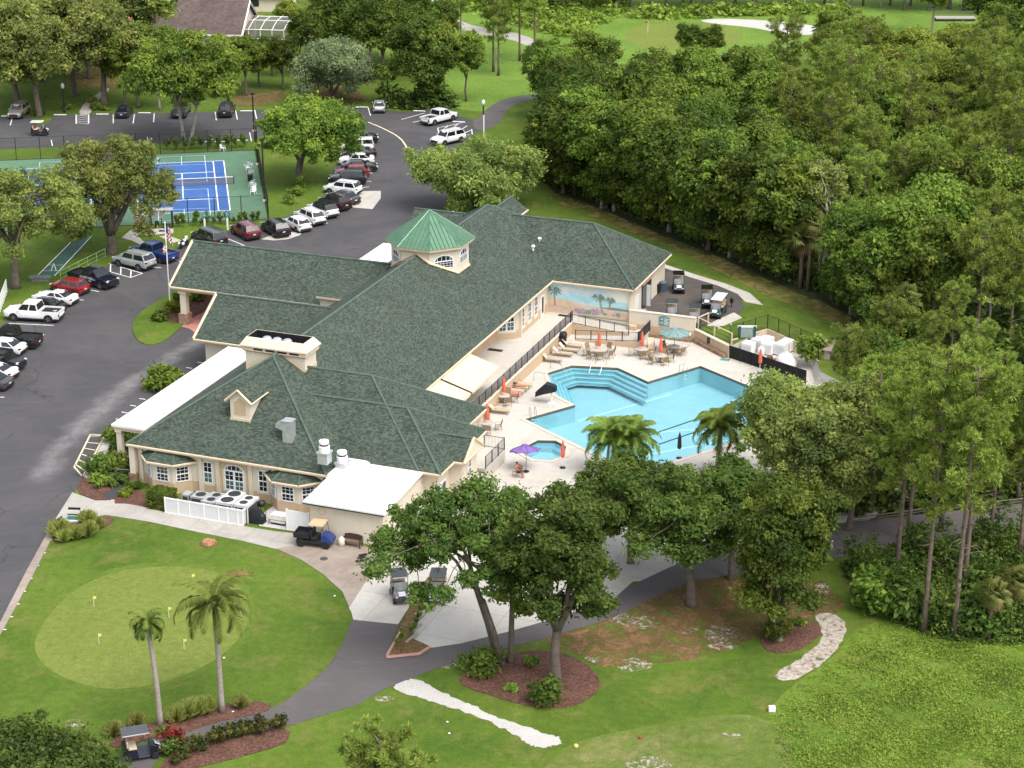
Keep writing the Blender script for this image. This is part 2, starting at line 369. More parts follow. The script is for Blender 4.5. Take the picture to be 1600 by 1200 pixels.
# woodland floor
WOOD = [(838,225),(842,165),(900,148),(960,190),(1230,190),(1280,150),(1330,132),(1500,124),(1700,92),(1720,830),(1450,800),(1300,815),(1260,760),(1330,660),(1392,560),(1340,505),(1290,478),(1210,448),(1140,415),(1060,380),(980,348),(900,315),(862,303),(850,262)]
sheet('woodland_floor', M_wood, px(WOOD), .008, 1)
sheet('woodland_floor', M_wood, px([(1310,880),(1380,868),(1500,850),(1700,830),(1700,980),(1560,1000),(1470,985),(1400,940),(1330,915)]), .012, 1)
# dry margin along the wood
M_dry = ragged(lawn_mat('dry_margin', (.13, .14, .03), (.2, .17, .05), (.28, .2, .08), .5, 30, 5), .5, .36, .56, 5)
sheet('dry_grass', M_dry, px([(862,300),(900,312),(980,345),(1060,376),(1140,410),(1212,444),(1292,474),(1345,505),(1398,560),(1380,575),(1330,520),(1270,490),(1190,458),(1100,412),(1010,372),(930,340),(866,318)]), .011, 2, 0, .25)
# islands in the lot
sheet('lawn_island', M_lawn, px([(50,178),(82,178),(80,190),(66,196),(52,193)]), .02, 1)
ISL = [(207,522),(207,508),(213,494),(236,478),(262,462),(285,448),(330,446),(330,462),(308,472),(288,508),(264,529),(243,540),(220,538)]
ISLAND = sheet('lawn_island', M_lawn, px(ISL), .10, 2, .12)
sheet('mulch_bed', M_mulch, px([(256,500),(246,492),(264,476),(300,462),(335,458),(335,478),(306,494),(284,506),(268,506)]), .125, 1)
sheet('entrance_paving', M_pink, px([(272,508),(286,500),(312,474),(345,462),(470,470),(470,500),(330,540),(296,514)]), .045, 0, .03)
# concrete around the front of the building
sheet('lot_pavement', M_concold, px([(-70,1075),(-62,1080),(2,990),(50,902),(88,828),(98,806),(84,815),(40,895),(-6,985)]), .05, 0, .05)
sheet('pavement', M_conc, px([(84,816),(113,770),(150,783),(172,780),(205,788),(258,801),(376,822),(430,831),(480,836),(484,848),(430,858),(380,846),(300,830),(230,815),(165,805),(120,812),(97,830)]), .05, 0, .04)
sheet('service_drive', M_concold, px([(480,834),(604,858),(546,950),(535,925),(505,898),(470,875),(430,857)]), .046, 0, .04)
sheet('cart_apron', M_concw, px([(604,857),(672,880),(668,905),(622,976),(552,969),(549,957),(545,950)]), .044, 0, .04)
sheet('cart_apron', M_concw, px([(672,880),(760,900),(900,885),(1000,868),(1010,890),(960,935),(870,966),(800,986),(720,1006),(672,1013),(640,1000),(680,905)]), .044, 0, .04)
sheet('mulch_bed', M_straw, px([(668,903),(682,905),(643,998),(672,1011),(655,1022),(603,1028),(622,984)]), .07, 0, .06)
sheet('cart_path', M_path, px([(178,1215),(192,1172),(240,1155),(285,1145),(330,1129),(400,1117),(440,1100),(480,1071),(510,1045),(535,1008),(551,967),(624,975),(603,1027),(672,1013),(720,1003),(800,985),(955,930),(1050,885),(1160,848),(1290,820),(1450,803),(1660,780),(1660,826),(1480,842),(1330,868),(1200,890),(1080,908),(1040,925),(960,965),(850,998),(770,1018),(680,1045),(600,1077),(560,1101),(500,1119),(455,1134),(300,1162),(255,1176),(225,1215)]), .032, 0, .03)
sheet('gravel_path', M_shell, px([(602,1076),(645,1056),(690,1082),(740,1104),(800,1129),(850,1146),(882,1155),(872,1165),(838,1171),(812,1152),(770,1130),(720,1110),(660,1091)]), .02, 3, 0, .13)
sheet('pool_surround', M_concw, ab([(24.9,-4.1),(24.9,4.1),(26.0,4.1),(26.0,12.5),(28,8.5),(33,6.5),(43,7),(54,20),(57,38),(60,34),(60,18),(54,5),(46,-1.5),(38,-5.5),(30,-8)]), .03)
sheet('putting_green', M_putt, px([(52,1012),(60,985),(85,950),(120,918),(170,896),(230,886),(290,885),(340,893),(375,915),(391,945),(388,975),(365,1010),(320,1042),(260,1066),(200,1077),(150,1076),(100,1060),(65,1038)]), .016, 2)
M_collar = lawn_mat('green_collar', (.092, .15, .02), (.122, .182, .026), (.17, .18, .042), .66, 23, 10)
sheet('green_collar', M_collar, px([(44,1014),(52,980),(78,944),(116,911),(168,889),(230,879),(292,878),(345,886),(383,909),(400,944),(397,978),(372,1015),(325,1048),(262,1073),(200,1084),(148,1083),(95,1066),(58,1043)]), .009, 2)
for pts in ([(118,768),(130,742),(146,741),(205,735),(218,762),(172,783),(150,783)], [(170,787),(206,760),(238,778),(258,782),(258,801),(205,788)],
            [(80,850),(92,826),(120,812),(165,806),(182,812),(160,826),(110,846)],
            [(247,1195),(300,1163),(380,1151),(440,1137),(456,1148),(440,1166),(380,1182),(300,1203),(255,1210)],
            [(165,1165),(195,1143),(240,1128),(300,1119),(345,1100),(380,1097),(415,1098),(428,1108),(395,1119),(330,1131),(285,1148),(238,1152),(190,1170)],
            [(1185,1000),(1200,978),(1245,968),(1285,975),(1280,998),(1240,1020),(1205,1022)]):
    sheet('mulch_bed', M_mulch, px(pts), .055, 1, .04, .05)
sheet('mulch_bed', M_mulch, px([(715,1058),(755,1035),(800,1020),(850,1016),(890,1024),(925,1044),(942,1068),(925,1092),(880,1109),(820,1104),(760,1085),(722,1072)]), .055, 2, .04, .06)
for pts in ([(1000,960),(1030,930),(1090,915),(1130,935),(1140,965),(1100,988),(1050,988)], [(1110,915),(1150,895),(1200,890),(1215,920),(1180,950),(1140,945)],
            [(1255,985),(1245,960),(1260,930),(1310,925),(1322,950),(1300,962)], [(870,990),(930,985),(1000,985),(1060,1000),(1000,1020),(930,1020),(880,1010)]):
    sheet('pine_straw', M_litter, px(pts), .02, 2, 0, .15)
rs = random.Random(5)
def blot(cx, cy, rx, ry, m, name, z, n=13):
    sheet(name, m, [P(cx + rx*(.75+.4*rs.random())*math.cos(t), cy + ry*(.75+.4*rs.random())*math.sin(t)) for t in [2*math.pi*k/n for k in range(n)]], z, 1)
sheet('leaf_litter', M_litter, px([(850,985),(900,945),(1000,925),(1060,905),(1150,880),(1215,885),(1290,905),(1320,935),(1250,960),(1180,1000),(1090,1030),(1000,1040),(930,1045),(900,1020),(860,1010)]), .012, 2, 0, .2)
sheet('sand_track', M_track, px([(1209,1056),(1216,1064),(1243,1062),(1283,1040),(1312,1010),(1324,985),(1318,966),(1297,957),(1268,963),(1284,980),(1285,1000),(1262,1022),(1230,1042)]), .022, 2, 0, .12)
for c in ((970,965,22,9),(1003,972,34,10),(990,1040,30,11),(1125,990,30,13),(925,1030,14,6),(1140,1150,18,5),(1015,1195,40,12),(117,1130,18,7),(600,1092,18,5),(1285,920,14,10),(700,1040,16,5),(1130,1010,24,7),(1075,985,16,6)):
    blot(*c, M_patch, 'bare_sand', .018 + .0005*c[2]/10)
blot(520, 150, 60, 18, M_litter, 'leaf_litter', .01); blot(170, 120, 90, 22, M_litter, 'leaf_litter', .009); blot(420, 150, 60, 10, M_litter, 'leaf_litter', .011)
blot(375, 895, 22, 7, M_dry, 'dry_grass', .013); blot(640, 1000, 1, 1, M_dry, 'dry_grass', .01)
# tennis courts
cA = P(359.7, 329); cu = (P(349.6, 252) - cA).normalized(); cv = Vector((-cu.y, cu.x, 0))
def CT(u, v, z=0.0): p = cA + cu*u + cv*v; return Vector((p.x, p.y, z))
M_cg = speck_mat('court_green', [(.085, .17, .105), (.105, .2, .125), (.13, .225, .145)], .8, .12, .8, 0, bigamt=.3)
M_cb = speck_mat('court_blue', [(.04, .105, .3), (.05, .125, .34), (.065, .15, .38)], .8, .12, .8, 0, bigamt=.25)
sheet('court_surface', M_cg, [CT(-4.5, -4.2), CT(28.5, -4.2), CT(28.5, 33), CT(-4.5, 33)], .016)
def cline(u0, v0, u1, v1, w=.07, z=.032, m=None, mb=None):
    a, b = CT(u0, v0, z), CT(u1, v1, z); d = (b-a).normalized(); n = Vector((-d.y, d.x, 0)) * w
    mb.poly([a-n, b-n, b+n, a+n])
for k in (0, 1):
    v0 = k * 15.2
    sheet('court_playing_area', M_cb, [CT(0, v0), CT(23.77, v0), CT(23.77, v0+10.97), CT(0, v0+10.97)], .022)
    mb = MB(); L_ = 23.77
    for q in ((0,0,L_,0),(0,10.97,L_,10.97),(0,1.37,L_,1.37),(0,9.6,L_,9.6),(0,0,0,10.97),(L_,0,L_,10.97),(5.48,1.37,5.48,9.6),(18.29,1.37,18.29,9.6),(5.48,5.48,18.29,5.48)): cline(q[0], q[1]+v0, q[2], q[3]+v0, .075, mb=mb)
    kind(mb.build('court_lines', M_line))
    mb = MB()
    for u in (-3.2, L_-10.2):
        for q in ((u,2.4,u+13.4,2.4),(u,8.5,u+13.4,8.5),(u,2.4,u,8.5),(u+13.4,2.4,u+13.4,8.5),(u,5.45,u+4.6,5.45),(u+8.8,5.45,u+13.4,5.45),(u+4.6,2.4,u+4.6,8.5),(u+8.8,2.4,u+8.8,8.5)): cline(q[0], q[1]+v0, q[2], q[3]+v0, .045, .036, mb=mb)
    kind(mb.build('court_lines', speck_mat('pale_blue_line', [(.4,.55,.7),(.55,.7,.8)], 3, .4, bmp=0)))
# shuffleboard court
sheet('shuffleboard_court', speck_mat('shuffle_green', [(.04,.11,.075),(.055,.14,.095)], 1.5, .3, .7, 0), px([(57,432),(110,383),(142,368),(124,395),(80,434)]), .05, 0, .05)
mb = MB()
def strip(mb, a, b, w, z):
    a, b = a.copy(), b.copy(); a.z = b.z = z; d = (b-a).normalized(); n = Vector((-d.y, d.x, 0)) * w/2
    mb.poly([a-n, b-n, b+n, a+n])
strip(mb, P(60,430), P(118,372), .12, .066); strip(mb, P(85,432), P(143,370), .12, .066); strip(mb, P(72,415), P(99,415), .08, .066); strip(mb, P(66,424), P(92,424), .08, .066)
strip(mb, P(84,412), P(80,424), .08, .066); strip(mb, P(84,412), P(88,424), .08, .066)
kind(mb.build('shuffleboard_lines', M_line))
# concrete by the courts
sheet('court_pavement', M_concw, px([(190,372),(205,359),(271,357),(271,364),(232,368),(214,366),(222,376),(238,385),(222,384),(205,376)]), .05, 0, .04)
sheet('court_pavement', M_concw, px([(249,370),(262,368),(283,376),(270,380)]), .05, 0, .04)
sheet('lot_concrete', M_concw, px([(560,299),(595,298.5),(595,310),(582,327),(545,324)]), .026)
sheet('lot_concrete', M_concw, px([(408,374),(440,362),(472,364),(468,368),(450,374),(428,376)]), .026)
# painted markings
mb = MB()
def ln(x0, y0, x1, y1, w=.13): strip(mb, P(x0, y0), P(x1, y1), w, .028)
for q in ((13.5,505.5,83.5,508.8),(30,519,68,523),(122,468.5,131,469.3),(138,453,155,456),(52,524,69,523.5),(0,568,24,586.5),(0,604,15,604),(0,621,7,621),(236,418,252,418.5),(170,412,222.5,427.5),(172.5,425,204,434),(204,434,222.5,427.5),(173,413,172.5,425),(189,418,188.5,429),(205,422.5,204,433.5),
          (355,373,382,384),(462,355,473,362),(503,347,512,349),(538,327,548,329),(564,294,577,292),(571,283,580,284),(576,270,582,271),(577,240,584,241),(578,231,584,231),(579,250,585,249),(283,404,288,402),(280,408,283,410),(283,410,288,402),
          (16,196,19.5,183),(177,193,177,179),(208,193,210,179),(240,191,241,177),(336,175,338,188),(368,173,371,187),(398,172,401,186),(575,168,579,181),(627,187,663,177),(645,191.5,660,188),(684,200,723,192),(684,200,686,211),(688,206,700,197),(694,210,717,193),(708,210,730,197),(722,210,737,203),(686,211,738,211),(737,202,738,211),
          (329,211,332,219),(360,210,364,221),(390,207,393,221),(80,219,82,228),(230,214,232,222)): ln(*q)
for k in range(9): ln(0 + 10.6*k - 8, 1000 - 20*k + 4, 8 + 10.2*k - 8, 1000 - 20*k + 4.2, .13)
for x, y in ((119,179.5),(138.5,179),): ln(x, y, x, y+14, .16)
for k in range(5): ln(119, 180+3*k, 138.5, 182+3*k, .12)
for x, y in ((308,566),(291,574.5),(277,584),(262,593),(218,623),(203.5,633.5),(190,644),(181,655)): ln(x, y, x+9, y+1.5, .13)
kind(mb.build('parking_lines', M_line))
mb = MB()
cr = [P(x, y) for x, y in ((575,191),(590,197),(605,204),(618,211),(628,219),(634,228),(637,235))]
for a, b in zip(cr, cr[1:]): strip(mb, a, b, .22, .03)
for q in ((141.5,679,164,680.5),(141.5,679,116,730),(116,730,129,745),(129,745,164,680.5)): strip(mb, P(q[0],q[1]), P(q[2],q[3]), .16, .03)
for t in (.06,.25,.42,.6,.77,.92):
    a = P(141.5 + (116-141.5)*t, 679 + 51*t); b = P(164 + (129-164)*max(0,(t-.05)), 680.5 + 64.5*max(0,(t-.05)))
    strip(mb, a, b, .13, .03)
kind(mb.build('hatched_bay_lines', M_yline))
sheet('entry_walk', M_concw, px([(131,746),(166,682),(172,688),(178,700),(186,712),(203,716),(203,732),(165,737),(150,748),(140,750)]), .06, 0, .05)
sheet('ramp_surface', mat('rubber_ramp', (.05,.05,.055), .9), px([(160,776),(172,783),(214,748),(206,744)]), .07, 0, .03)
# pool court
M_kerb = mat('pool_coping', (.62, .52, .42), .8, .1, 2)
M_plaster = mat('pool_plaster', (.46, .63, .67), .8, .06, .4)
POOL = [(22.5,39.2),(24,42),(28.4,42.95),(32.2,40.4),(35.7,46.3),(49.3,37.8),(37.6,19.3),(24.6,27.4),(27.7,32.3),(25.1,34.2)]
SPA = [(26.9,21.4),(27.4,23.1),(28.9,23.6),(30.2,22.7),(30.7,20.9),(30.1,19.4),(28.5,19.0),(27.3,19.8)]
DECK = [(20.9, 12.9), (20.9, 53.1), (33.1, 53.1), (37.5, 49.6), (39.9, 56), (45.1, 52), (47, 46), (54, 37.5), (50.5, 22), (41, 10.3), (32.5, 10.2), (28.6, 11.2), (26.4, 12.9)]
kind(flat('pool_deck', [ab(DECK), list(reversed(ab(POOL))), list(reversed(ab(SPA)))], M_deck, -1.1))
mb = MB()
hp, dp = ab(HOLE, 0.03), ab(DECK, -1.1)
for i in range(len(HOLE)):
    j = (i+1) % len(HOLE); mb.poly([dp[i], dp[j], hp[j], hp[i]])
kind(mb.build('deck_bank', M_deck))
def basin(poly, zb, ztop, name, mats):
    mb = MB(); n = len(poly)
    for i in range(n):
        a, b = poly[i], poly[(i+1) % n]
        mb.poly([BW(*a, ztop), BW(*b, ztop), BW(*b, zb), BW(*a, zb)], 0)
    mb.f.append(tuple(range(len(mb.v), len(mb.v)+n))); mb.v += [tuple(BW(*p, zb)) for p in poly]; mb.m.append(0)
    return mb
def inset(poly, d):
    c = Vector((sum(p[0] for p in poly)/len(poly), sum(p[1] for p in poly)/len(poly))); out = []; n = len(poly)
    A_ = sum(poly[i][0]*poly[(i+1)%n][1]-poly[(i+1)%n][0]*poly[i][1] for i in range(n))
    sg = 1 if A_ > 0 else -1
    for i in range(n):
        p0, p1, p2 = Vector(poly[i-1]), Vector(poly[i]), Vector(poly[(i+1)%n])
        e1 = (p1-p0).normalized(); e2 = (p2-p1).normalized()
        n1 = Vector((-e1.y, e1.x))*sg; n2 = Vector((-e2.y, e2.x))*sg
        b = (n1+n2); b = b / max(.35, b.length_squared/2) if b.length > 1e-6 else n1
        out.append(tuple(p1 + b*d))
    return out
mb = basin(POOL, -2.75, -1.1, 'pool_basin', None)
# entry steps in the shallow end
for k in range(4):
    A0, B0, C0, J0 = Vector(POOL[0]), Vector(POOL[1]), Vector(POOL[2]), Vector(POOL[9])
    d = .42 * (k+1); zt = -1.32 - .28*k
    ins = inset(POOL, d); ring_o = [POOL[9], POOL[0], POOL[1], POOL[2], POOL[3]]; ring_i = [ins[9], ins[0], ins[1], ins[2], ins[3]]
    for i in range(4):
        mb.poly([BW(*ring_o[i], zt), BW(*ring_o[i+1], zt), BW(*ring_i[i+1], zt), BW(*ring_i[i], zt)], 0)
        mb.poly([BW(*ring_i[i], zt), BW(*ring_i[i+1], zt), BW(*ring_i[i+1], zt-.28), BW(*ring_i[i], zt-.28)], 0)
        e0, e1 = Vector(ring_i[i]), Vector(ring_i[i+1])
        a, b = BW(e0.x, e0.y, zt+.006), BW(e1.x, e1.y, zt+.006); dd = (b-a).normalized(); nn = Vector((-dd.y, dd.x, 0))*.07
        mb.poly([a-nn, b-nn, b+nn, a+nn], 1)
kind(mb.build('pool_basin', [M_plaster, mat('step_tile', (.2,.5,.57), .5)]))
mb = basin(SPA, -2.0, -1.1, 'spa', None); ins = inset(SPA, .5)
for i in range(8):
    j = (i+1) % 8; mb.poly([BW(*SPA[i], -1.6), BW(*SPA[j], -1.6), BW(*ins[j], -1.6), BW(*ins[i], -1.6)], 1); mb.poly([BW(*ins[i], -1.6), BW(*ins[j], -1.6), BW(*ins[j], -2), BW(*ins[i], -2)], 0)
kind(mb.build('spa_basin', [M_plaster, mat('spa_bench', (.3,.5,.62), .7)]))
mw, ntw, bw = nodes('pool_water'); ntw.nodes.remove(bw)
tr = N(ntw, 'ShaderNodeBsdfTransparent'); tr.inputs['Color'].default_value = (.7, .91, .95, 1)
gl = N(ntw, 'ShaderNodeBsdfGlossy'); gl.inputs['Roughness'].default_value = .04
fr = N(ntw, 'ShaderNodeFresnel'); fr.inputs['IOR'].default_value = 1.33
bn = N(ntw, 'ShaderNodeBump'); bn.inputs['Strength'].default_value = .6; bn.inputs['Distance'].default_value = .05
ntw.links.new(noise(ntw, 2.2, 3, .5, None, .5), bn.inputs['Height']); ntw.links.new(bn.outputs['Normal'], gl.inputs['Normal']); ntw.links.new(bn.outputs['Normal'], fr.inputs['Normal'])
mx = N(ntw, 'ShaderNodeMixShader'); ntw.links.new(fr.outputs[0], mx.inputs[0]); ntw.links.new(tr.outputs[0], mx.inputs[1]); ntw.links.new(gl.outputs[0], mx.inputs[2])
ntw.links.new(mx.outputs[0], ntw.nodes['Material Output'].inputs['Surface'])
kind(flat('pool_water', [ab(inset(POOL, .01))], mw, -1.22)); kind(flat('spa_water', [ab(inset(SPA, .01))], mw, -1.2))
# coping and dark waterline
for nm, poly in (('pool_coping', POOL), ('spa_coping', SPA)):
    mb = MB(); o_ = inset(poly, -.38); n = len(poly)
    for i in range(n):
        j = (i+1) % n
        mb.poly([BW(*o_[i], -1.05), BW(*o_[j], -1.05), BW(*poly[j], -1.05), BW(*poly[i], -1.05)], 0)
        mb.poly([BW(*o_[i], -1.11), BW(*o_[j], -1.11), BW(*o_[j], -1.05), BW(*o_[i], -1.05)], 0)
        ii, ij = inset(poly, .012)[i], inset(poly, .012)[j]
        mb.poly([BW(*ii, -1.05), BW(*ij, -1.05), BW(*ij, -1.3), BW(*ii, -1.3)], 1)
    kind(mb.build(nm, [M_kerb, mat('waterline_tile', (.12, .1, .085), .5)]))
mb = MB()
for q in ((1000,685,1155,632),(1030,694,1095,672)):
    a, b = P(q[0], q[1], -1.205), P(q[2], q[3], -1.205)
    mb.tube([a, b], .05, 6)
tag(mb.build('lane_rope', mat('lane_rope', (.03,.06,.09), .6)), 'pair of thin dark lane ropes stretched across the pool water', 'lane rope')
mb = MB()
for q in ((27.9,32.6,34,42.2),(30,29,42,36.7),(33,24,45,36)):
    a, b = BW(q[0], q[1], -2.74), BW(q[2], q[3], -2.74); strip(mb, a, b, .25, -2.74)
kind(mb.build('pool_floor_lines', mat('pool_floor_line', (.8,.9,.9), .7)))
# cart yard
sheet('cart_yard', M_yard, ab([(26.2,53.3),(33.2,53.3),(34,55),(36,58),(36,62),(34.2,65.8),(31.5,67.8),(28,69.5),(24,72),(18,72),(18,66),(26.2,66)]), .03, 0, .03)
sheet('cart_yard_edge', M_concw, ab([(24,72),(28,69.5),(31.5,67.8),(34.2,65.8),(35.6,63.6),(37.6,63.2),(35.3,66.6),(32.2,68.7),(28.4,70.6),(24,73)]), .026, 0, .02)
sheet('cart_yard_edge', M_concw, ab([(33.9,54.8),(35.5,55.4),(36.6,58.5),(35.4,59.8),(34.4,57)]), .05, 0, .03)
# ================================================================== clubhouse
def shingle_mat():
    m, nt, b = nodes('green_shingles')
    uv = N(nt, 'ShaderNodeUVMap').outputs['UV']
    br = N(nt, 'ShaderNodeTexBrick'); br.offset = .37; br.offset_frequency = 2
    for k, v in (('Scale', 1), ('Brick Width', .24), ('Row Height', .13), ('Mortar Size', .006), ('Bias', 0)): br.inputs[k].default_value = v
    br.inputs['Color1'].default_value = (.0, .0, .0, 1); br.inputs['Color2'].default_value = (1, 1, 1, 1); br.inputs['Mortar'].default_value = (.0, .0, .0, 1)
    nt.links.new(uv, br.inputs['Vector'])
    f = math_(nt, 'ADD', math_(nt, 'MULTIPLY', br.outputs['Color'], .62), math_(nt, 'MULTIPLY', noise(nt, 4.5, 4, .75, uv), .55))
    c = ramp(nt, f, [(.2, (.026, .038, .029)), (.45, (.047, .067, .051)), (.66, (.069, .092, .072)), (.9, (.1, .122, .098))])
    pos = N(nt, 'ShaderNodeNewGeometry').outputs['Position']
    c = mixc(nt, math_(nt, 'MULTIPLY', ramp(nt, noise(nt, .35, 5, .65, pos, .6), [(.4, 0), (.7, 1)]), .5), c, mixc(nt, .5, c, (.055, .06, .042)))
    c = mixc(nt, .7, c, ramp(nt, noise(nt, .7, 5, .7, pos), [(.3, .72), (.7, 1.25)]), 'MULTIPLY')
    nt.links.new(c, b.inputs['Base Color']); b.inputs['Roughness'].default_value = .9; b.inputs['Specular IOR Level'].default_value = .25
    bump(nt, b, f, .6, .04); return m
def stucco(name, c, seed=0):
    m, nt, b = nodes(name)
    tc = N(nt, 'ShaderNodeTexCoord').outputs['Object']
    f = noise(nt, .6, 6, .65, tc); g = noise(nt, 9, 4, .7, tc)
    mp = N(nt, 'ShaderNodeMapping'); mp.inputs['Scale'].default_value = (2.5, 2.5, .25); nt.links.new(tc, mp.inputs['Vector'])
    s = noise(nt, 1.0, 5, .7, mp.outputs['Vector'])
    k = ramp(nt, f, [(.3, [x*.9 for x in c]), (.7, c)])
    k = mixc(nt, .14, k, ramp(nt, s, [(.35, .78), (.6, 1.05)]), 'MULTIPLY'); k = mixc(nt, .3, k, ramp(nt, g, [(.3, .85), (.7, 1.1)]), 'MULTIPLY')
    nt.links.new(k, b.inputs['Base Color']); b.inputs['Roughness'].default_value = .9; b.inputs['Specular IOR Level'].default_value = .2
    bump(nt, b, g, .25, .02); return m
M_sh = shingle_mat()
M_ridge = mat('ridge_cap', (.085, .125, .10), .9, .25, 2)
M_trim = mat('cream_trim', (.66, .52, .36), .75, .08, 1)
M_cream = stucco('cream_stucco', (.70, .62, .50)); M_tan = stucco('tan_stucco', (.56, .42, .28)); M_white = mat('white_trim', (.78, .78, .77), .5, .05, 2)
M_roofw = speck_mat('white_membrane', [(.7, .7, .7), (.78, .78, .78), (.82, .82, .82)], 1.2, .35, .7, 0, bigamt=.22)
M_glass = glassy('window_glass', (.02, .024, .028)); M_teal = glassy('curtained_glass', (.07, .14, .14))
M_blk = mat('black_metal', (.018, .018, .02), .5, .2, 4); M_brick = speck_mat('brown_stone', [(.14, .08, .05), (.3, .19, .13), (.42, .3, .22)], 4, 1, .9, .4)
M_galv = mat('galvanised_metal', (.55, .57, .6), .4, .15, 3, .6); M_gutter = mat('dark_drip_edge', (.03, .04, .035), .7)
CH = thing('clubhouse', 'sprawling cream clubhouse with green shingle roofs, chimney and octagonal cupola', 'building', BO - Vector((0, 0, 3.6)), TH)
def part(mb, name, mats, parent=None, **k): return mb.build(name, mats, parent or CH, **k)
def roof_poly(mb, pts): mb.poly(pts, 0, True)
def cap(mb, a, b, r=.11, m=1):
    a, b = Vector(a), Vector(b); mb.tube([a + Vector((0, 0, .02)), b + Vector((0, 0, .02))], r, 5, m)
def eave(mb, pts, h=.26, closed=True):
    """cream fascia, soffit and dark drip edge round a roof plan (counter-clockwise points at eave height)"""
    n = len(pts)
    for i in range(n if closed else n - 1):
        a, b = Vector(pts[i]), Vector(pts[(i+1) % n]); d = (b-a).normalized(); o = Vector((d.y, -d.x, 0))
        dz = Vector((0, 0, h))
        mb.poly([a - dz, b - dz, b, a], 2)
        a1, b1 = a + o*.09 - Vector((0, 0, .03)), b + o*.09 - Vector((0, 0, .03)); g = Vector((0, 0, .12))
        mb.poly([a1-g, b1-g, b1, a1], 2); mb.poly([a1, b1, b, a], 2); mb.poly([b1-g, a1-g, a-g, b-g], 2)
    if closed: mb.poly([Vector(p) - Vector((0, 0, h)) for p in reversed(pts)], 2)
def hip(x0, x1, y0, y1, ze, zr, axis, e0=True, e1=True):
    """hip / gable roof; axis: ridge direction; e0,e1: hipped low / high end"""
    mb = MB(); Z = ze
    if axis == 'y':
        h = (x1-x0)/2; xm = (x0+x1)/2; ra = (xm, y0 + (h if e0 else 0), zr); rb = (xm, y1 - (h if e1 else 0), zr)
        roof_poly(mb, [(x1,y0,Z),(x1,y1,Z),rb,ra]); roof_poly(mb, [(x0,y1,Z),(x0,y0,Z),ra,rb])
        if e0: roof_poly(mb, [(x0,y0,Z),(x1,y0,Z),ra]); cap(mb, (x0,y0,Z), ra); cap(mb, (x1,y0,Z), ra)
        else: mb.poly([(x0,y0,Z),(x1,y0,Z),ra], 3)
        if e1: roof_poly(mb, [(x1,y1,Z),(x0,y1,Z),rb]); cap(mb, (x0,y1,Z), rb); cap(mb, (x1,y1,Z), rb)
        else: mb.poly([(x1,y1,Z),(x0,y1,Z),rb], 3)
    else:
        h = (y1-y0)/2; ym = (y0+y1)/2; ra = (x0 + (h if e0 else 0), ym, zr); rb = (x1 - (h if e1 else 0), ym, zr)
        roof_poly(mb, [(x0,y0,Z),(x1,y0,Z),rb,ra]); roof_poly(mb, [(x1,y1,Z),(x0,y1,Z),ra,rb])
        if e0: roof_poly(mb, [(x0,y1,Z),(x0,y0,Z),ra]); cap(mb, (x0,y0,Z), ra); cap(mb, (x0,y1,Z), ra)
        else: mb.poly([(x0,y1,Z),(x0,y0,Z),ra], 3)
        if e1: roof_poly(mb, [(x1,y0,Z),(x1,y1,Z),rb]); cap(mb, (x1,y0,Z), rb); cap(mb, (x1,y1,Z), rb)
        else: mb.poly([(x1,y0,Z),(x1,y1,Z),rb], 3)
    cap(mb, ra, rb, .12); eave(mb, [(x0,y0,Z),(x1,y0,Z),(x1,y1,Z),(x0,y1,Z)])
    return mb
RM = [M_sh, M_ridge, M_trim, M_cream]
def rake(mb, pts, t=.16, dep=.3):
    for a, b in zip(pts, pts[1:]): mb.tube([a, b], t, 4, 2)
MAIN = part(hip(0, 18.1, 0, 67, 3.6, 9.3, 'y'), 'roof', RM)
part(hip(8, 24.65, 3.2, 17.75, 3.58, 8.16, 'x', False), 'roof', RM)
part(hip(8, 26.5, 3.22, 13.1, 3.62, 6.74, 'x', False), 'roof', RM)
part(hip(9, 26.75, 52.9, 66, 3.56, 8.05, 'x', False), 'roof', RM)
mb = hip(-16.7, 9, 36.2, 46.4, 4.05, 7.35, 'x', False, False); rake(mb, [(-16.75,36.2,4.02),(-16.75,41.3,7.35),(-16.75,46.4,4.02)]); mb.tube([(-16.7,41.3,7.4),(9,41.3,7.4)], .07, 4, 4); part(mb, 'roof', RM + [M_gutter])
mb = hip(-7.4, 9, 24.4, 34.0, 3.6, 6.55, 'x', False, False); rake(mb, [(-7.45,24.4,3.58),(-7.45,29.2,6.55),(-7.45,34,3.58)]); mb.tube([(-7.4,29.2,6.6),(9,29.2,6.6)], .07, 4, 4); part(mb, 'roof', RM + [M_gutter])
mb = hip(-1.5, 9, 58.5, 67.5, 3.62, 6.5, 'x', False, False); part(mb, 'roof', RM)
mb = hip(6.6, 10.4, 57, 66.4, 6.7, 7.95, 'y', False, False); part(mb, 'roof', RM)
mb = hip(20, 27.4, 6.0, 10.0, 3.64, 5.0, 'x', False, False); rake(mb, [(27.42,5.9,3.6),(27.42,8.0,5.02),(27.42,10.1,3.6)], .13); part(mb, 'roof', RM)
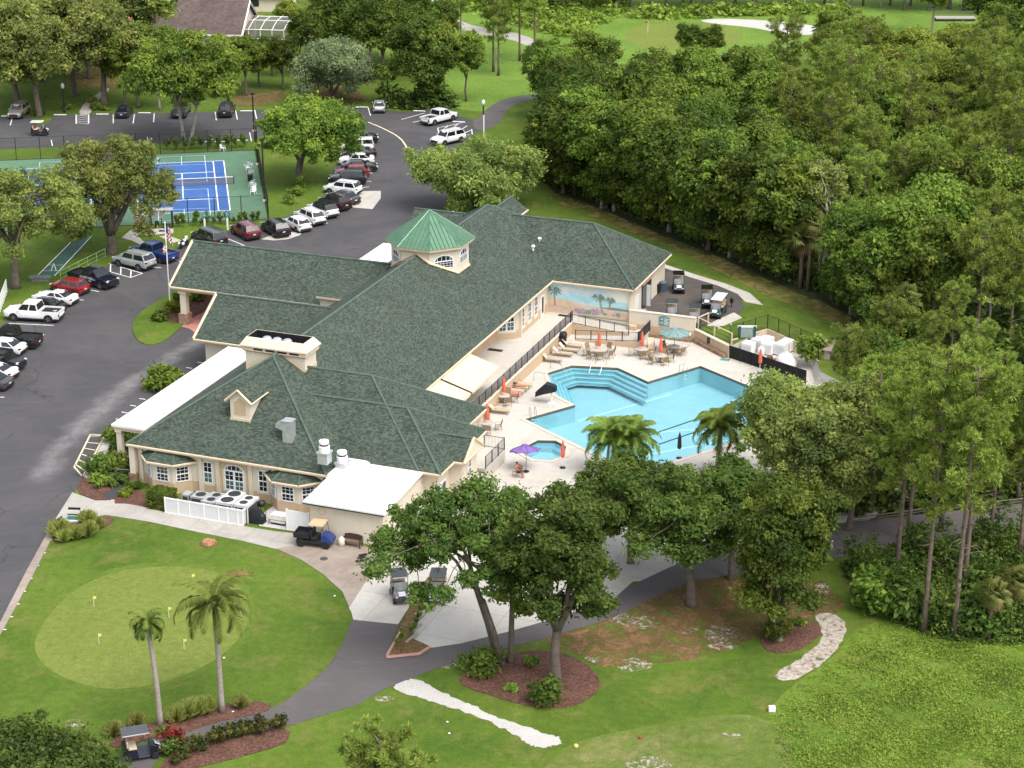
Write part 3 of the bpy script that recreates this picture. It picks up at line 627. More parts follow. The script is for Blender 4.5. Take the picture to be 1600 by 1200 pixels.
# shed pieces where the wings meet the main roof
def shed(x0, x1, y0, z0, y1, z1, wall, nm='roof'):
    mb = MB(); roof_poly(mb, [(x0,y0,z0),(x1,y0,z0),(x1,y1,z1),(x0,y1,z1)])
    mb.poly([(x0,y0,z0-.2),(x1,y0,z0-.2),(x1,y0,z0),(x0,y0,z0)], 2)
    mb.poly([(x0+.25,y0+.35,wall),(x1,y0+.35,wall),(x1,y0+.35,z0-.02),(x0+.25,y0+.35,z0-.02)], 3)
    mb.poly([(x0,y0,z0-.2),(x0,y0,z0),(x0,y1,z1),(x0,y1,z1-.2)], 2); mb.poly([(x0+.25,y0+.35,wall),(x0+.25,y0+.35,z0),(x0+.25,y1,z1)], 3)
    mb.poly([(x0,y0,z0-.2),(x0,y1,z1-.2),(x1,y1,z1-.2),(x1,y0,z0-.2)], 2)
    return part(mb, nm, RM)
shed(.7, 6.5, 34.0, 5.75, 38.3, 6.25, 3.0); shed(1.5, 5.5, 24.9, 5.05, 27.5, 5.75, 3.4)
mb = MB(); mb.box(-6.9, 33.6, 3.05, 3, 36.6, 3.3); part(mb, 'flat_roof', M_roofw)
# walls
def wallbox(x0, y0, x1, y1, z1, z0=-.05, m=0): mb = MB(); mb.box(x0, y0, z0, x1, y1, z1, m); return mb
BAND = 1.0
def walls(poly, z1, z0=-.05, name='wall', band=True):
    mb = MB(); mb.prism(poly, z0, z1, 0)
    if band: mb.prism(inset(poly, -.035), z0, z0 + BAND, 1)
    return part(mb, name, [M_cream, M_tan])
walls([(.75,.6),(17.5,.6),(17.5,31.5),(15.6,32.5),(15.6,43.2),(17.4,44.6),(17.4,66.3),(.75,66.3)], 3.5)
walls([(17,3.9),(24.0,3.9),(24.0,17.2),(17,17.2)], 3.5, -1.2)
walls([(23.5,3.95),(25.9,3.95),(25.9,12.5),(23.5,12.5)], 3.52, -1.2)
walls([(17.2,53.4),(26.25,53.4),(26.25,65.5),(17.2,65.5)], 3.4, -1.2)
walls([(-6.6,25.1),(1,25.1),(1,33.4),(-6.6,33.4)], 3.5); walls([(-.8,59),(1,59),(1,67),(-.8,67)], 3.5)
mb = MB(); mb.prism([(25.5,6.5),(27.0,6.5),(27.0,9.5),(25.5,9.5)], -1.2, 3.6, 0); mb.poly([(27.01,6.5,3.6),(27.01,9.5,3.6),(27.01,8,4.75)], 0); mb.prism([(25.4,6.4),(27.12,6.4),(27.12,9.6),(25.4,9.6)], -1.2, .5, 1); part(mb, 'gable_wall', [M_cream, M_brick])
mb = MB()   # pilasters and tan wall panel round the arched window
for x in (.82, 6.35, 7.95, 10.9, 13.0): c = MB(); c.box(x, .42, 0, x+.34, .62, 3.36, 0); part(c, 'pilaster', M_cream)
mb.box(8.3, .5, 0, 10.88, .62, 3.36, 1); part(mb, 'wall_panel', [M_cream, M_tan])
# ---- windows
def window(parent, c, ang, w_, h, nx=2, ny=4, arch=False, curtain=False, sash=True, trim=True, mt=1.0):
    """c: centre of the sill on the wall face, ang: direction the face looks (building frame)"""
    mb = MB(); pn = MB(); fw = .09*mt
    def top(x): return h + (math.sqrt(max(0, (w_/2)**2 - x*x)) * .55 if arch else 0)
    for s in (-1, 1): mb.box(min(s*w_/2, s*(w_/2-fw)), -.07, 0, max(s*w_/2, s*(w_/2-fw)), .02, h)
    mb.box(-w_/2, -.07, 0, w_/2, .02, fw)
    if arch:
        mb.box(-w_/2, -.072, h-fw, w_/2, .02, h+fw*.3); xs = [-w_/2 + w_*k/10 for k in range(11)]
        for a, b in zip(xs, xs[1:]): mb.tube([(a, -.03, top(a)), (b, -.03, top(b))], .06, 4)
        for x in (-.33*w_, -.12*w_, .12*w_, .33*w_): mb.box(x-.02, -.05, h, x+.02, .02, top(x))
    else: mb.box(-w_/2, -.07, h-fw, w_/2, .02, h)
    for k in range(1, nx): x = -w_/2 + w_*k/nx; t = (.015 if not (nx == 4 and k == 2) else .09)*mt; mb.box(x-t, -.055, fw, x+t, .01, h-fw)
    for k in range(1, ny): z = h*k/ny; t = (.05 if (sash and k*2 == ny) else .014)*mt; mb.box(-w_/2+fw, -.05 - .004*(k*2 == ny), z-t, w_/2-fw, .012, z+t)
    if arch:
        xs = [-w_/2+.03 + (w_-.06)*k/12 for k in range(13)]
        pn.poly([(x, -.02, .02) for x in (-w_/2+.03, w_/2-.03)] + [(x, -.02, top(x)-.03) for x in reversed(xs)], 0)
    else: pn.poly([(-w_/2+.03,-.02,.03),(w_/2-.03,-.02,.03),(w_/2-.03,-.02,h-.03),(-w_/2+.03,-.02,h-.03)], 0)
    if curtain: pn.poly([(-w_/2+.05,-.026,.04),(w_/2-.05,-.026,.04),(w_/2-.05,-.026,h*.5),(-w_/2+.05,-.026,h*.5)], 1)
    if trim:
        q = .16
        for s in (-1, 1): mb.box(min(s*(w_/2+q), s*w_/2), -.045, -.1, max(s*(w_/2+q), s*w_/2), .03, h+.05, 1)
        mb.box(-w_/2-q, -.06, -.18, w_/2+q, .03, -.0, 1)
    o = mb.build('window', [M_white, M_cream], parent, loc=c, rz=ang + math.pi/2)
    pn.build('pane', [M_glass, M_teal], o); return o
F = -math.pi/2      # looks to the front (-y)
window(CH, (7.15, .6, .95), F, .85, 1.9, 2, 4, curtain=True)
window(CH, (9.6, .5, .7), F, 1.75, 1.75, 4, 4, arch=True, curtain=True)
window(CH, (12.15, .6, .95), F, .85, 1.9, 2, 4)
# bays
def bay(cx):
    b = 0.58; d = 1.05
    base = [(cx-2.1, b), (cx-.95, b-d), (cx+.95, b-d), (cx+2.1, b)]
    mb = MB(); mb.prism([(p[0], p[1]) for p in base], -.05, 2.8, 0); mb.prism([(cx-2.14, b), (cx-.97, b-d-.04), (cx+.97, b-d-.04), (cx+2.14, b)], -.05, .95, 1)
    bw_ = part(mb, 'bay', [M_cream, M_tan])
    rr = MB(); o_ = [(cx-2.65, b+.02, 2.74), (cx-1.2, b-d-.42, 2.74), (cx+1.2, b-d-.42, 2.74), (cx+2.65, b+.02, 2.74)]
    i_ = [(cx-1.25, b+.02, 3.32), (cx-.75, b-.28, 3.32), (cx+.75, b-.28, 3.32), (cx+1.25, b+.02, 3.32)]
    for k in range(3): rr.poly([o_[k], o_[k+1], i_[k+1], i_[k]], 0, True)
    rr.poly(i_, 0, True); eave(rr, o_, .2, False); rr.poly([(p[0], p[1], 2.56) for p in reversed(o_)], 2)
    for k in (1, 2): cap(rr, o_[k], i_[k], .06)
    rr.build('bay_roof', RM, bw_)
    for (x, y, a, w_) in ((cx, b-d, F, 1.15), (cx+1.52, b-d/2, F + math.atan2(d, 1.15), 1.1), (cx-1.52, b-d/2, F - math.atan2(d, 1.15), 1.0)):
        window(bw_, (x + math.cos(a)*.01, y + math.sin(a)*.01, 1.0), a, w_, 1.35, 3, 4, trim=False)
bay(3.55); bay(14.9)
# ---- kitchen annexe
mb = MB(); mb.prism([(18.55,-3.95),(24.75,-3.95),(24.75,4.2),(18.55,4.2)], -.05, 3.0, 0); mb.box(18.5,-4.0,-.05,24.8,-3.9,.22,1); KIT = part(mb, 'kitchen_wall', [M_cream, M_tan])
mb = MB(); e = .14
t0, t1 = 3.2, 3.62
mb.loft([[(18.2,-4.35,t0-e),(25.05,-4.35,t0-e),(25.05,3.4,t1-e),(18.2,3.4,t1-e)], [(18.2,-4.35,t0),(25.05,-4.35,t0),(25.05,3.4,t1),(18.2,3.4,t1)]])
mb.loft([[(18.3,-.6,3.41),(20.4,-.2,3.44),(20.4,3.3,3.66),(18.3,3.3,3.66)], [(18.35,-.2,3.78),(20.1,.1,3.78),(20.1,3.2,3.86),(18.35,3.2,3.86)]])
for y in (-2.4, -.5, 1.4): mb.box(20.6, y, 3.31+(y+2.4)*.055, 25.0, y+.05, 3.335+(y+2.4)*.055)
mb.box(18.2, -4.4, 2.98, 25.05, -4.33, 3.07, 1)
part(mb, 'flat_roof', [M_roofw, M_gutter])
mb = MB(); ring = [(math.cos(2*math.pi*k/14)*.3, math.sin(2*math.pi*k/14)*.3) for k in range(15)]
mb.tube([(19.6 + x, -3.98, 2.45 + z) for x, z in ring], .045, 5); mb.lathe(19.6, -3.96, [(.02, 2.4), (.12, 2.42), (.02, 2.5)], 8); part(mb, 'wall_medallion', M_trim)
mb = MB(); mb.box(25.92, 4.3, .9, 25.97, 5.6, 2.3, 0); mb.box(25.97, 4.9, 1.2, 25.99, 5.5, 2.1, 1); part(mb, 'side_door', [M_white, M_glass])
window(CH, (25.95, 10.9, .8), 0, .8, 1.7, 2, 4); window(CH, (27.02, 8.0, 1.6), 0, .75, 1.6, 2, 4, arch=True)
# ---- white flat porch roofs
def porch(x0, x1, y0, y1, cols):
    mb = MB(); mb.box(x0, y0, 3.32, x1, y1, 3.5); part(mb, 'porch_roof', M_roofw)
    mb = MB(); mb.box(x0+.15, y0+.12, 3.0, x1, y1-.1, 3.33); mb.box(x0+.02, y0+.02, 3.24, x1-.02, y1-.02, 3.345); part(mb, 'porch_beam', M_trim)
    for y in cols:
        c = MB(); c.box(x0+.3, y, .9, x0+.75, y+.45, 3.02, 0); c.box(x0+.22, y-.08, 2.78, x0+.83, y+.53, 3.0, 0); c.box(x0+.2, y-.1, 0, x0+.85, y+.55, .9, 1); part(c, 'porch_column', [M_cream, M_brick])
porch(-3.5, -.25, 3.4, 23.9, (3.6, 8.4, 13.2, 18.0)); porch(-3.5, -.25, 47, 59, (48, 54))
mb = MB(); mb.box(.1, .15, 0, .6, .65, 3.3, 0); mb.box(.0, .05, 0, .7, .75, .95, 1); part(mb, 'porch_column', [M_cream, M_brick])
mb = MB(); mb.box(-3.2, 3.6, 0, .8, 23.5, .06); part(mb, 'porch_floor', M_conc)
# ---- entrance canopy columns
for x, y in ((-15.5, 36.9), (-15.5, 45.4), (-9.5, 36.9), (-9.5, 45.4)):
    c = MB(); c.box(x-.32, y-.32, 1.15, x+.32, y+.32, 3.8, 0); c.box(x-.45, y-.45, 3.3, x+.45, y+.45, 3.55, 0); c.box(x-.5, y-.5, 0, x+.5, y+.5, 1.15, 1); part(c, 'canopy_column', [M_cream, M_brick])
mb = MB(); mb.box(-16, 36.65, 3.5, 1, 36.85, 3.8); mb.box(-16, 45.75, 3.5, 1, 45.95, 3.8); mb.box(-16.1, 36.9, 3.5, -15.9, 45.7, 3.8); part(mb, 'canopy_beam', M_trim)
# ---- dormer on the front slope
mb = MB(); dx0, dx1, dy = 8.0, 9.75, 3.3
sl_ = .63; zb = 3.6 + sl_*dy
def rz_(y): return 3.6 + sl_*y
mb.poly([(dx0,dy,zb),(dx1,dy,zb),(dx1,dy,7.55),((dx0+dx1)/2,dy,8.25),(dx0,dy,7.55)], 0)
ye = (7.55-3.6)/sl_
mb.poly([(dx1,dy,zb),(dx1,ye,7.55),(dx1,dy,7.55)], 0); mb.poly([(dx0,dy,zb),(dx0,dy,7.55),(dx0,ye,7.55)], 0)
mb.box(dx0-.06, dy-.06, zb-.05, dx1+.06, dy-.005, zb+.16, 1)
dz = .35; mb.poly([(dx0+dz,dy-.02,zb+.45),(dx1-dz,dy-.02,zb+.45),(dx1-dz,dy-.02,7.2),((dx0+dx1)/2,dy-.02,7.6),(dx0+dz,dy-.02,7.2)], 2)
DM = part(mb, 'dormer', [M_cream, M_trim, M_tan])
mb = MB(); ov = .35; xm = (dx0+dx1)/2; yr = (8.4-3.6)/sl_; yl = (7.35-3.6)/sl_
roof_poly(mb, [(dx1+ov,dy-.25,7.35),(dx1+ov,yl,7.35),(xm,yr,8.42),(xm,dy-.25,8.42)]); roof_poly(mb, [(dx0-ov,yl,7.35),(dx0-ov,dy-.25,7.35),(xm,dy-.25,8.42),(xm,yr,8.42)])
mb.tube([(dx0-ov,dy-.25,7.3),(xm,dy-.25,8.37),(dx1+ov,dy-.25,7.3)], .11, 4, 2); mb.tube([(dx1+ov,dy-.25,7.33),(dx1+ov,yl,7.33)], .07, 4, 2); mb.tube([(dx0-ov,dy-.25,7.33),(dx0-ov,yl,7.33)], .07, 4, 2)
mb.build('dormer_roof', RM, DM)
# ---- chimney block with open parapet
cx0, cx1, cy0, cy1 = 5.95, 11.5, 10.0, 12.1
mb = MB(); mb.box(cx0, cy0, 6.4, cx1, cy1, 9.0, 0)
xr = 9.05
for s in (-1, 1):      # tan flashing board following the roof line on the front
    xa = cx0 if s < 0 else cx1
    mb.poly([(xr, cy0-.03, 9.3), (xa, cy0-.03, 9.3-sl_*abs(xa-xr)), (xa, cy0-.03, 9.3-sl_*abs(xa-xr)+.38), (xr, cy0-.03, 9.68)][::(1 if s < 0 else -1)], 1)
def ring(e, z): return [(cx0-e,cy0-e,z),(cx1+e,cy0-e,z),(cx1+e,cy1+e,z),(cx0-e,cy1+e,z)]
mb.loft([ring(.0, 9.0), ring(.22, 9.2), ring(.22, 9.52)], 1, cap=False)
mb.loft([ring(.22, 9.52), ring(.34, 9.56), ring(.34, 9.66), ring(-.1, 10.3), ring(-.16, 10.3)], 0, cap=False); mb.loft([ring(-.16, 10.3), ring(-.12, 9.42)], 2, cap=False)
mb.box(cx0, cy0, 9.3, cx1, cy1, 9.42, 2)
for k in range(4): mb.box(cx0 + .9 + k*1.12, cy0-.235, 9.3, cx0 + 1.75 + k*1.12, cy0-.2, 9.46, 2)
CHIM = part(mb, 'chimney', [M_cream, M_trim, M_blk])
for k in range(3): c = MB(); c.lathe(cx0 + 1.7 + k*.95, cy0 + .75, [(.36,9.42),(.42,9.98),(.44,10.1),(.28,10.26),(.05,10.3)], 12); c.build('flue_cap', M_galv, CHIM, smooth=True)
mb = MB(); mb.box(cx1-.1, cy0-.02, 7.6, cx1+.06, cy1, 8.1, 0); part(mb, 'chimney_flashing', M_trim)
# ---- cupola
ccx, ccy = 8.95, 42.7
def octo(r, z): k = r / math.cos(math.pi/8); return [(ccx + k*math.cos(math.pi/8 + j*math.pi/4), ccy + k*math.sin(math.pi/8 + j*math.pi/4), z) for j in range(8)]
mb = MB(); mb.loft([octo(3.5, 5.5), octo(3.5, 9.75)], 0); mb.loft([octo(3.5, 9.45), octo(3.75, 9.7), octo(4.0, 9.78), octo(4.05, 10.0)], 1, cap=True)
for s, a in ((-1, 3.5),):     # flashing board over the ridge
    mb.tube([(ccx-3.5-.02, ccy-1.5, 9.3-sl_*3.5), (ccx-1.45, ccy-3.54, 9.42-sl_*1.3), (9.05, ccy-3.54, 9.42), (ccx+1.45, ccy-3.54, 9.42-sl_*1.3), (ccx+3.52, ccy-1.45, 9.42-sl_*3.4), (ccx+3.52, ccy+1.45, 9.42-sl_*3.4)], .17, 4, 1)
CUP = part(mb, 'cupola', [M_cream, M_trim])
mc, ntc, bc = nodes('green_metal_roof')
fc = noise(ntc, .8, 5, .6, N(ntc, 'ShaderNodeTexCoord').outputs['Object'])
ntc.links.new(ramp(ntc, fc, [(.3, (.085, .19, .115)), (.7, (.13, .25, .16))]), bc.inputs['Base Color']); bc.inputs['Roughness'].default_value = .38; bc.inputs['Metallic'].default_value = .25
mb = MB(); e8 = octo(4.08, 10.02); ap = Vector((ccx, ccy, 12.85))
M_seam = mat('standing_seam', (.05, .14, .075), .5)
for j in range(8):
    a, b = Vector(e8[j]), Vector(e8[(j+1) % 8]); mb.poly([a, b, ap], 0)
    mid = (a+b)/2; L_ = (b-a).length; d = (b-a).normalized(); up = (ap - mid)
    for k in range(1, 8):
        t = k/8; q = a + (b-a)*t; s = 1 - abs(2*t-1); n_ = up.cross(d).normalized(); n_ = n_ if n_.z > 0 else -n_
        mb.tube([q + n_*.02, q + up*(s*.97) + n_*.02], .034, 4, 1)
    mb.tube([a + Vector((0,0,.03)), ap], .06, 4, 0)
mb.build('cupola_roof', [mc, M_seam], CUP)
for j in range(8):
    a = j*math.pi/4
    w_ = window(CUP, (ccx + 3.5*math.cos(a), ccy + 3.5*math.sin(a), 8.0 if j in (0, 4) else 7.9), a, 2.0, .75, 6, 3, arch=True, sash=False, trim=False, mt=.75)
# ---- roof equipment
def vent_pipe(x, y, z, parent=CH): c = MB(); c.cyl(x, y, z-.1, z+.35, .1, n=8); c.lathe(x, y, [(.2,z+.3),(.22,z+.42),(.12,z+.5),(.02,z+.52)], 10); part(c, 'vent_pipe', M_white)
for qx, qy, zz in ((475.5, 603, 6.9), (485.5, 611, 6.5), (843, 378, 6.2), (833, 390, 5.9), (698.5, 336.5, 5.6), (708, 337, 5.6)):
    a_, b_ = AB(qx, qy, zz); vent_pipe(a_, b_, zz)
def exhaust(a_, b_, z): 
    c = MB(); c.box(a_-.42, b_-.42, z-.6, a_+.42, b_+.42, z+.25, 0); c.box(a_-.5, b_-.5, z+.25, a_+.5, b_+.5, z+.38, 0)
    c.lathe(a_, b_, [(.42,z+.38),(.44,z+.85),(.34,z+.9),(.34,z+1.02),(.4,z+1.06),(.4,z+1.28),(.1,z+1.34)], 14, 1); c.lathe(a_, b_, [(.36,z+.88),(.36,z+1.05)], 12, 2); part(c, 'exhaust_fan', [M_galv, M_white, M_blk])
a_, b_ = AB(507, 712, 5.2); exhaust(a_, b_, 5.2); a_, b_ = AB(535, 728, 3.9); exhaust(a_, b_, 3.9)
a_, b_ = AB(452, 682, 5.3); c = MB(); c.box(a_-.4, b_-.4, 4.9, a_+.4, b_+.4, 6.7, 0); c.loft([[(a_-1.0, b_-.4, 6.1), (a_-1.0, b_+.4, 6.1), (a_-1.0, b_+.4, 6.4), (a_-1.0, b_-.4, 6.4)], [(a_-.4, b_-.4, 5.9), (a_-.4, b_+.4, 5.9), (a_-.4, b_+.4, 6.71), (a_-.4, b_-.4, 6.71)]]); c.box(a_-.46, b_-.46, 6.7, a_+.46, b_+.46, 6.76); part(c, 'kitchen_duct', M_galv)
# ---- terrace side
window(CH, (17.5, 29.6, .5), 0, 1.0, 2.1, 2, 4, curtain=True); 
a1 = math.atan2(44.6-43.2, 17.4-15.6)
window(CH, (15.6 + .9, 43.2 + .7, .85), a1 - math.pi/2, 1.65, 1.9, 4, 4, curtain=True)
for y in (46.0, 47.9, 49.8): window(CH, (17.4, y, .7), 0, .95, 2.05, 2, 4, curtain=True)
mb = MB(); mb.box(17.4, 51.2, .05, 17.46, 52.2, 2.3, 0); mb.box(17.46, 51.45, .4, 17.48, 51.95, 2.1, 1); part(mb, 'terrace_door', [M_white, M_glass])
for y in (31.5, 45.0): c = MB(); c.box(17.35, y-.15, 0, 17.7, y+.2, 3.4); part(c, 'terrace_post', M_cream)
def awning(y0, y1):
    mb = MB(); mb.loft([[(17.9,y0,3.34),(17.9,y1,3.34),(21.0,y1,2.42),(21.0,y0,2.42)], [(17.9,y0,3.4),(17.9,y1,3.4),(21.0,y1,2.48),(21.0,y0,2.48)]], 0)
    mb.box(20.98, y0, 2.24, 21.05, y1, 2.48, 1); o = part(mb, 'awning', [mat('awning_canvas', (.74,.58,.40), .9, .08, 1.2), M_trim])
    s = MB(); s.tube([(17.8,y0+.05,3.3),(20.95,y0+.05,2.4)], .05, 5); s.tube([(17.8,y1-.05,3.3),(20.95,y1-.05,2.4)], .05, 5); s.build('awning_arm', M_blk, o)
awning(17.9, 23.2); awning(23.6, 30.4)
# ---- cart barn end
mb = MB(); mb.box(26.2, 57.2, 0, 26.32, 60.4, 2.7, 1); mb.box(26.3, 57.2, 0, 26.34, 58.8, 2.4, 2); mb.box(26.3, 58.7, .02, 26.75, 58.78, 2.3, 0); mb.box(26.26, 57.0, 2.7, 26.5, 60.7, 3.15, 3); part(mb, 'barn_door', [M_white, M_blk, M_glass, M_tan])
mb = MB(); mb.box(26.24, 55.0, .2, 26.31, 56.2, 2.1); part(mb, 'service_door', M_white)
# ---- beach mural on the wing wall (flat painted scene)
MU = MB(); x0, x1, yy = 17.45, 26.1, 53.37
def mu(pts, m): MU.poly([(x0 + (x1-x0)*u, yy - .004*MU_l[0], .05 + 3.1*v) for u, v in pts], m); MU_l[0] += .25
MU_l = [1]
mu([(0,0),(1,0),(1,1),(0,1)], 0); mu([(0,.42),(1,.36),(1,.58),(.6,.62),(.3,.7),(0,.66)], 1)
mu([(.1,.72),(.28,.82),(.5,.78),(.62,.84),(.6,.9),(.4,.86),(.2,.92)], 4); mu([(.6,.66),(1,.6),(1,1),(.8,1)], 4)
mu([(0,0),(1,0),(1,.3),(.75,.36),(.5,.36),(.3,.44),(.12,.5),(0,.52)], 2)
mu([(0,.02),(.2,.1),(.45,.04),(.5,.16),(.62,.1),(.98,.12),(.98,.24),(.7,.28),(.5,.24),(.3,.2),(.12,.26),(0,.3)], 5)
mu([(.62,.34),(.8,.4),(1,.38),(1,.3),(.8,.3)], 3)
def mpalm(u, v, h, lean, s):
    mu([(u-.012,v),(u+.012,v),(u+lean+.008,v+h),(u+lean-.008,v+h)], 6)
    for k in range(9):
        t = 2*math.pi*k/9 + .2; c, sn = math.cos(t), math.sin(t)
        mu([(u+lean, v+h), (u+lean+.5*s*c-.02*sn, v+h+1.1*s*sn*.8+.05), (u+lean+s*c, v+h+1.6*s*sn*.8-.06), (u+lean+.5*s*c+.02*sn, v+h+1.1*s*sn*.8-.03)], 3)
mpalm(.09, .22, .55, -.02, .12); mpalm(.68, .18, .52, -.05, .1); mpalm(.76, .3, .36, .02, .07)
for k in range(22): u = .34 + .58*rs.random(); v = .08 + .1*rs.random(); s_ = .012 + .016*rs.random(); mu([(u-s_,v),(u+s_*.6,v-.02),(u+s_,v+.06),(u+s_*.2,v+.13*rs.random()+.05),(u-s_*.8,v+.07)], 7 if k % 3 else 3)
part(MU, 'mural', [speck_mat(n_, c_, s_, .6, .9, 0, bigamt=.25) for n_, c_, s_ in (('mural_sky', [(.42,.6,.68),(.55,.72,.78)], .9), ('mural_sea', [(.3,.56,.62),(.5,.72,.74)], 1.6), ('mural_sand', [(.56,.42,.3),(.7,.56,.42)], 1.8), ('mural_leaf', [(.12,.22,.19),(.22,.34,.3)], 2), ('mural_cloud', [(.62,.66,.62),(.72,.7,.62)], 1.2), ('mural_dune', [(.5,.36,.28),(.66,.5,.42)], 2.4), ('mural_trunk', [(.22,.2,.2),(.34,.3,.28)], 2), ('mural_bloom', [(.28,.24,.36),(.42,.36,.5)], 3))])
# downpipes
mb = MB()
for x, y in ((.78, .5), (8.2, .45), (13.4, .48), (17.45, .55)): mb.box(x, y-.08, 0, x+.12, y+.02, 3.4)
mb.box(26.1, 53.25, -1, 26.22, 53.36, 3.35); mb.box(17.4, 53.2, 0, 17.52, 53.3, 3.35)
part(mb, 'downpipe', M_trim)
# ================================================================== terrace, ramp, walls, pool court
mb = MB(); mb.prism([(17.2,17.4),(20.7,17.4),(20.7,53.35),(17.2,53.35)], -1.15, .04, 0); mb.prism([(15.4,31),(17.4,31),(17.4,45),(15.4,45)], -.2, .036, 0); mb.prism([(24.4,13.2),(26.4,13.2),(26.4,17.7),(24.4,17.7)], -1.15, .03, 0)
t = kind(mb.build('terrace', M_deck, loc=BO - Vector((0, 0, 3.6)), rz=TH))
def bthing(name, label, cat, group=None): return thing(name, label, cat, BO - Vector((0, 0, 3.6)), TH, group)
def solo(mb, name, mats, label, cat, group=None, bld=True, **k):
    if bld: k.setdefault('loc', BO - Vector((0, 0, 3.6))); k.setdefault('rz', TH)
    return tag(mb.build(name, mats, **k), label, cat, group)
mb = MB(); mb.box(20.7, 17.4, -1.15, 20.98, 50.9, .08, 0); mb.box(20.64, 17.4, .08, 21.04, 50.9, .16, 1)
solo(mb, 'retaining_wall', [M_tan, M_cream], 'low tan retaining wall along the terrace under the long black railing', 'wall')
# ramp: down along the mural, landing, back down to the deck
mb = MB()
mb.loft([[(20.7,50.7,-1.15),(20.7,52.9,-1.15),(20.7,52.9,.03),(20.7,50.7,.03)], [(27,50.7,-1.15),(27,52.9,-1.15),(27,52.9,-.52),(27,50.7,-.52)]], 0)
mb.box(27, 49.0, -1.15, 28.5, 52.9, -.5, 0)
mb.loft([[(21.9,49.05,-1.14),(21.9,50.6,-1.14),(21.9,50.6,-1.05),(21.9,49.05,-1.05)], [(27,49.05,-1.14),(27,50.6,-1.14),(27,50.6,-.51),(27,49.05,-.51)]], 0)
mb.loft([[(21.9,48.9,-1.14),(21.9,49.05,-1.14),(21.9,49.05,-.98),(21.9,48.9,-.98)], [(28.6,48.9,-1.14),(28.6,49.05,-1.14),(28.6,49.05,-.42),(28.6,48.9,-.42)]], 1)
mb.loft([[(20.9,50.58,-1.14),(20.9,50.72,-1.14),(20.9,50.72,.1),(20.9,50.58,.1)], [(27,50.58,-1.14),(27,50.72,-1.14),(27,50.72,-.42),(27,50.58,-.42)]], 1)
solo(mb, 'access_ramp', [M_deck, M_tan], 'switchback concrete ramp with tan kerbs in front of the mural', 'ramp')
mb = MB(); mb.box(26.3, 52.95, .0, 33.2, 53.25, 1.32, 0); mb.box(26.3, 52.93, -1.15, 33.2, 53.27, 0, 1); mb.box(26.25, 52.9, 1.32, 33.25, 53.3, 1.4, 0); mb.box(26.35, 52.2, -1.15, 27.2, 52.95, -.05, 1)
solo(mb, 'boundary_wall', [M_cream, M_tan], 'cream over tan wall between pool deck and golf cart yard', 'wall')
mb = MB(); mb.prism([(33.0,53.1),(33.2,53.3),(37.75,49.75),(37.55,49.5)], -1.15, .12, 0); mb.prism([(32.98,53.06),(33.22,53.34),(37.8,49.78),(37.53,49.44)], .12, .2, 1)
mb.prism([(33.0,52.7),(33.1,52.95),(37.4,49.5),(37.2,49.25)], -1.1, -.75, 2); mb.box(27.6,52.5,-1.1,33,52.8,-.75,2)
solo(mb, 'retaining_wall', [M_tan, M_cream, M_brick], 'short angled tan wall with brick base below white rail fence', 'wall')
# black metal railings
def railing(pts, h, label, group=None, step=.13, post=1.55, screen=True, name='railing', low=.1):
    """pts: [(a, b, z)], one railing thing: posts, rails, balusters, panels"""
    t = bthing(name, label, 'railing', group)
    rl = MB(); bal = MB(); scr = MB()
    for p, q in zip(pts, pts[1:]):
        p, q = Vector(p), Vector(q); L = (q-p).length; n = max(1, round(L/post))
        for z in (h, low): rl.tube([p + Vector((0,0,z)), q + Vector((0,0,z))], .028, 4)
        if screen:
            a, b = p + (q-p)*.0, q
            d = (q-p).normalized(); o = Vector((-d.y, d.x, 0))*.004
            scr.poly([a + Vector((0,0,low)) + o, b + Vector((0,0,low)) + o, b + Vector((0,0,h)) + o, a + Vector((0,0,h)) + o])
        k = max(1, int(L/step))
        for j in range(1, k): c = p + (q-p)*(j/k); bal.tube([c + Vector((0,0,low)), c + Vector((0,0,h))], .009, 3)
        for j in range(n + 1):
            c = p + (q-p)*(j/n); pm = MB(); pm.box(c.x-.035, c.y-.035, c.z, c.x+.035, c.y+.035, c.z+h+.05); pm.build('post', M_blk, t)
    rl.build('rail', M_blk, t); o = bal.build('balusters', M_blk, t); o['kind'] = 'stuff'
    if screen: scr.build('screen', M_scr, t)
    return t
ms, nts, bs = nodes('dark_screen_mesh')
trs = N(nts, 'ShaderNodeBsdfTransparent'); mxs = N(nts, 'ShaderNodeMixShader'); mxs.inputs[0].default_value = .62
bs.inputs['Base Color'].default_value = (.15, .14, .14, 1); bs.inputs['Roughness'].default_value = .9
nts.links.new(trs.outputs[0], mxs.inputs[1]); nts.links.new(bs.outputs[0], mxs.inputs[2]); nts.links.new(mxs.outputs[0], nts.nodes['Material Output'].inputs['Surface']); M_scr = ms
ms, nts, bs = nodes('chain_link')
trs = N(nts, 'ShaderNodeBsdfTransparent'); mxs = N(nts, 'ShaderNodeMixShader'); mxs.inputs[0].default_value = .13
bs.inputs['Base Color'].default_value = (.02, .025, .025, 1); bs.inputs['Roughness'].default_value = .8
nts.links.new(trs.outputs[0], mxs.inputs[1]); nts.links.new(bs.outputs[0], mxs.inputs[2]); nts.links.new(mxs.outputs[0], nts.nodes['Material Output'].inputs['Surface']); M_chain = ms
railing([(20.84,17.9,.16),(20.84,50.6,.16),(20.84,51.2,.16)], 1.05, 'long black railing with dark panels along the top of the terrace wall')
railing([(20.9,50.65,.05),(27,50.65,-.45)], 1.0, 'black railing sloping along the upper run of the ramp', screen=False)
railing([(21.95,48.98,-1.0),(28.5,48.98,-.42)], 1.0, 'black railing along the lower run of the ramp beside the deck', screen=False)
railing([(28.55,49.0,-.5),(28.55,52.8,-.5)], 1.1, 'short dark gate railing at the right end of the ramp landing', step=.06)
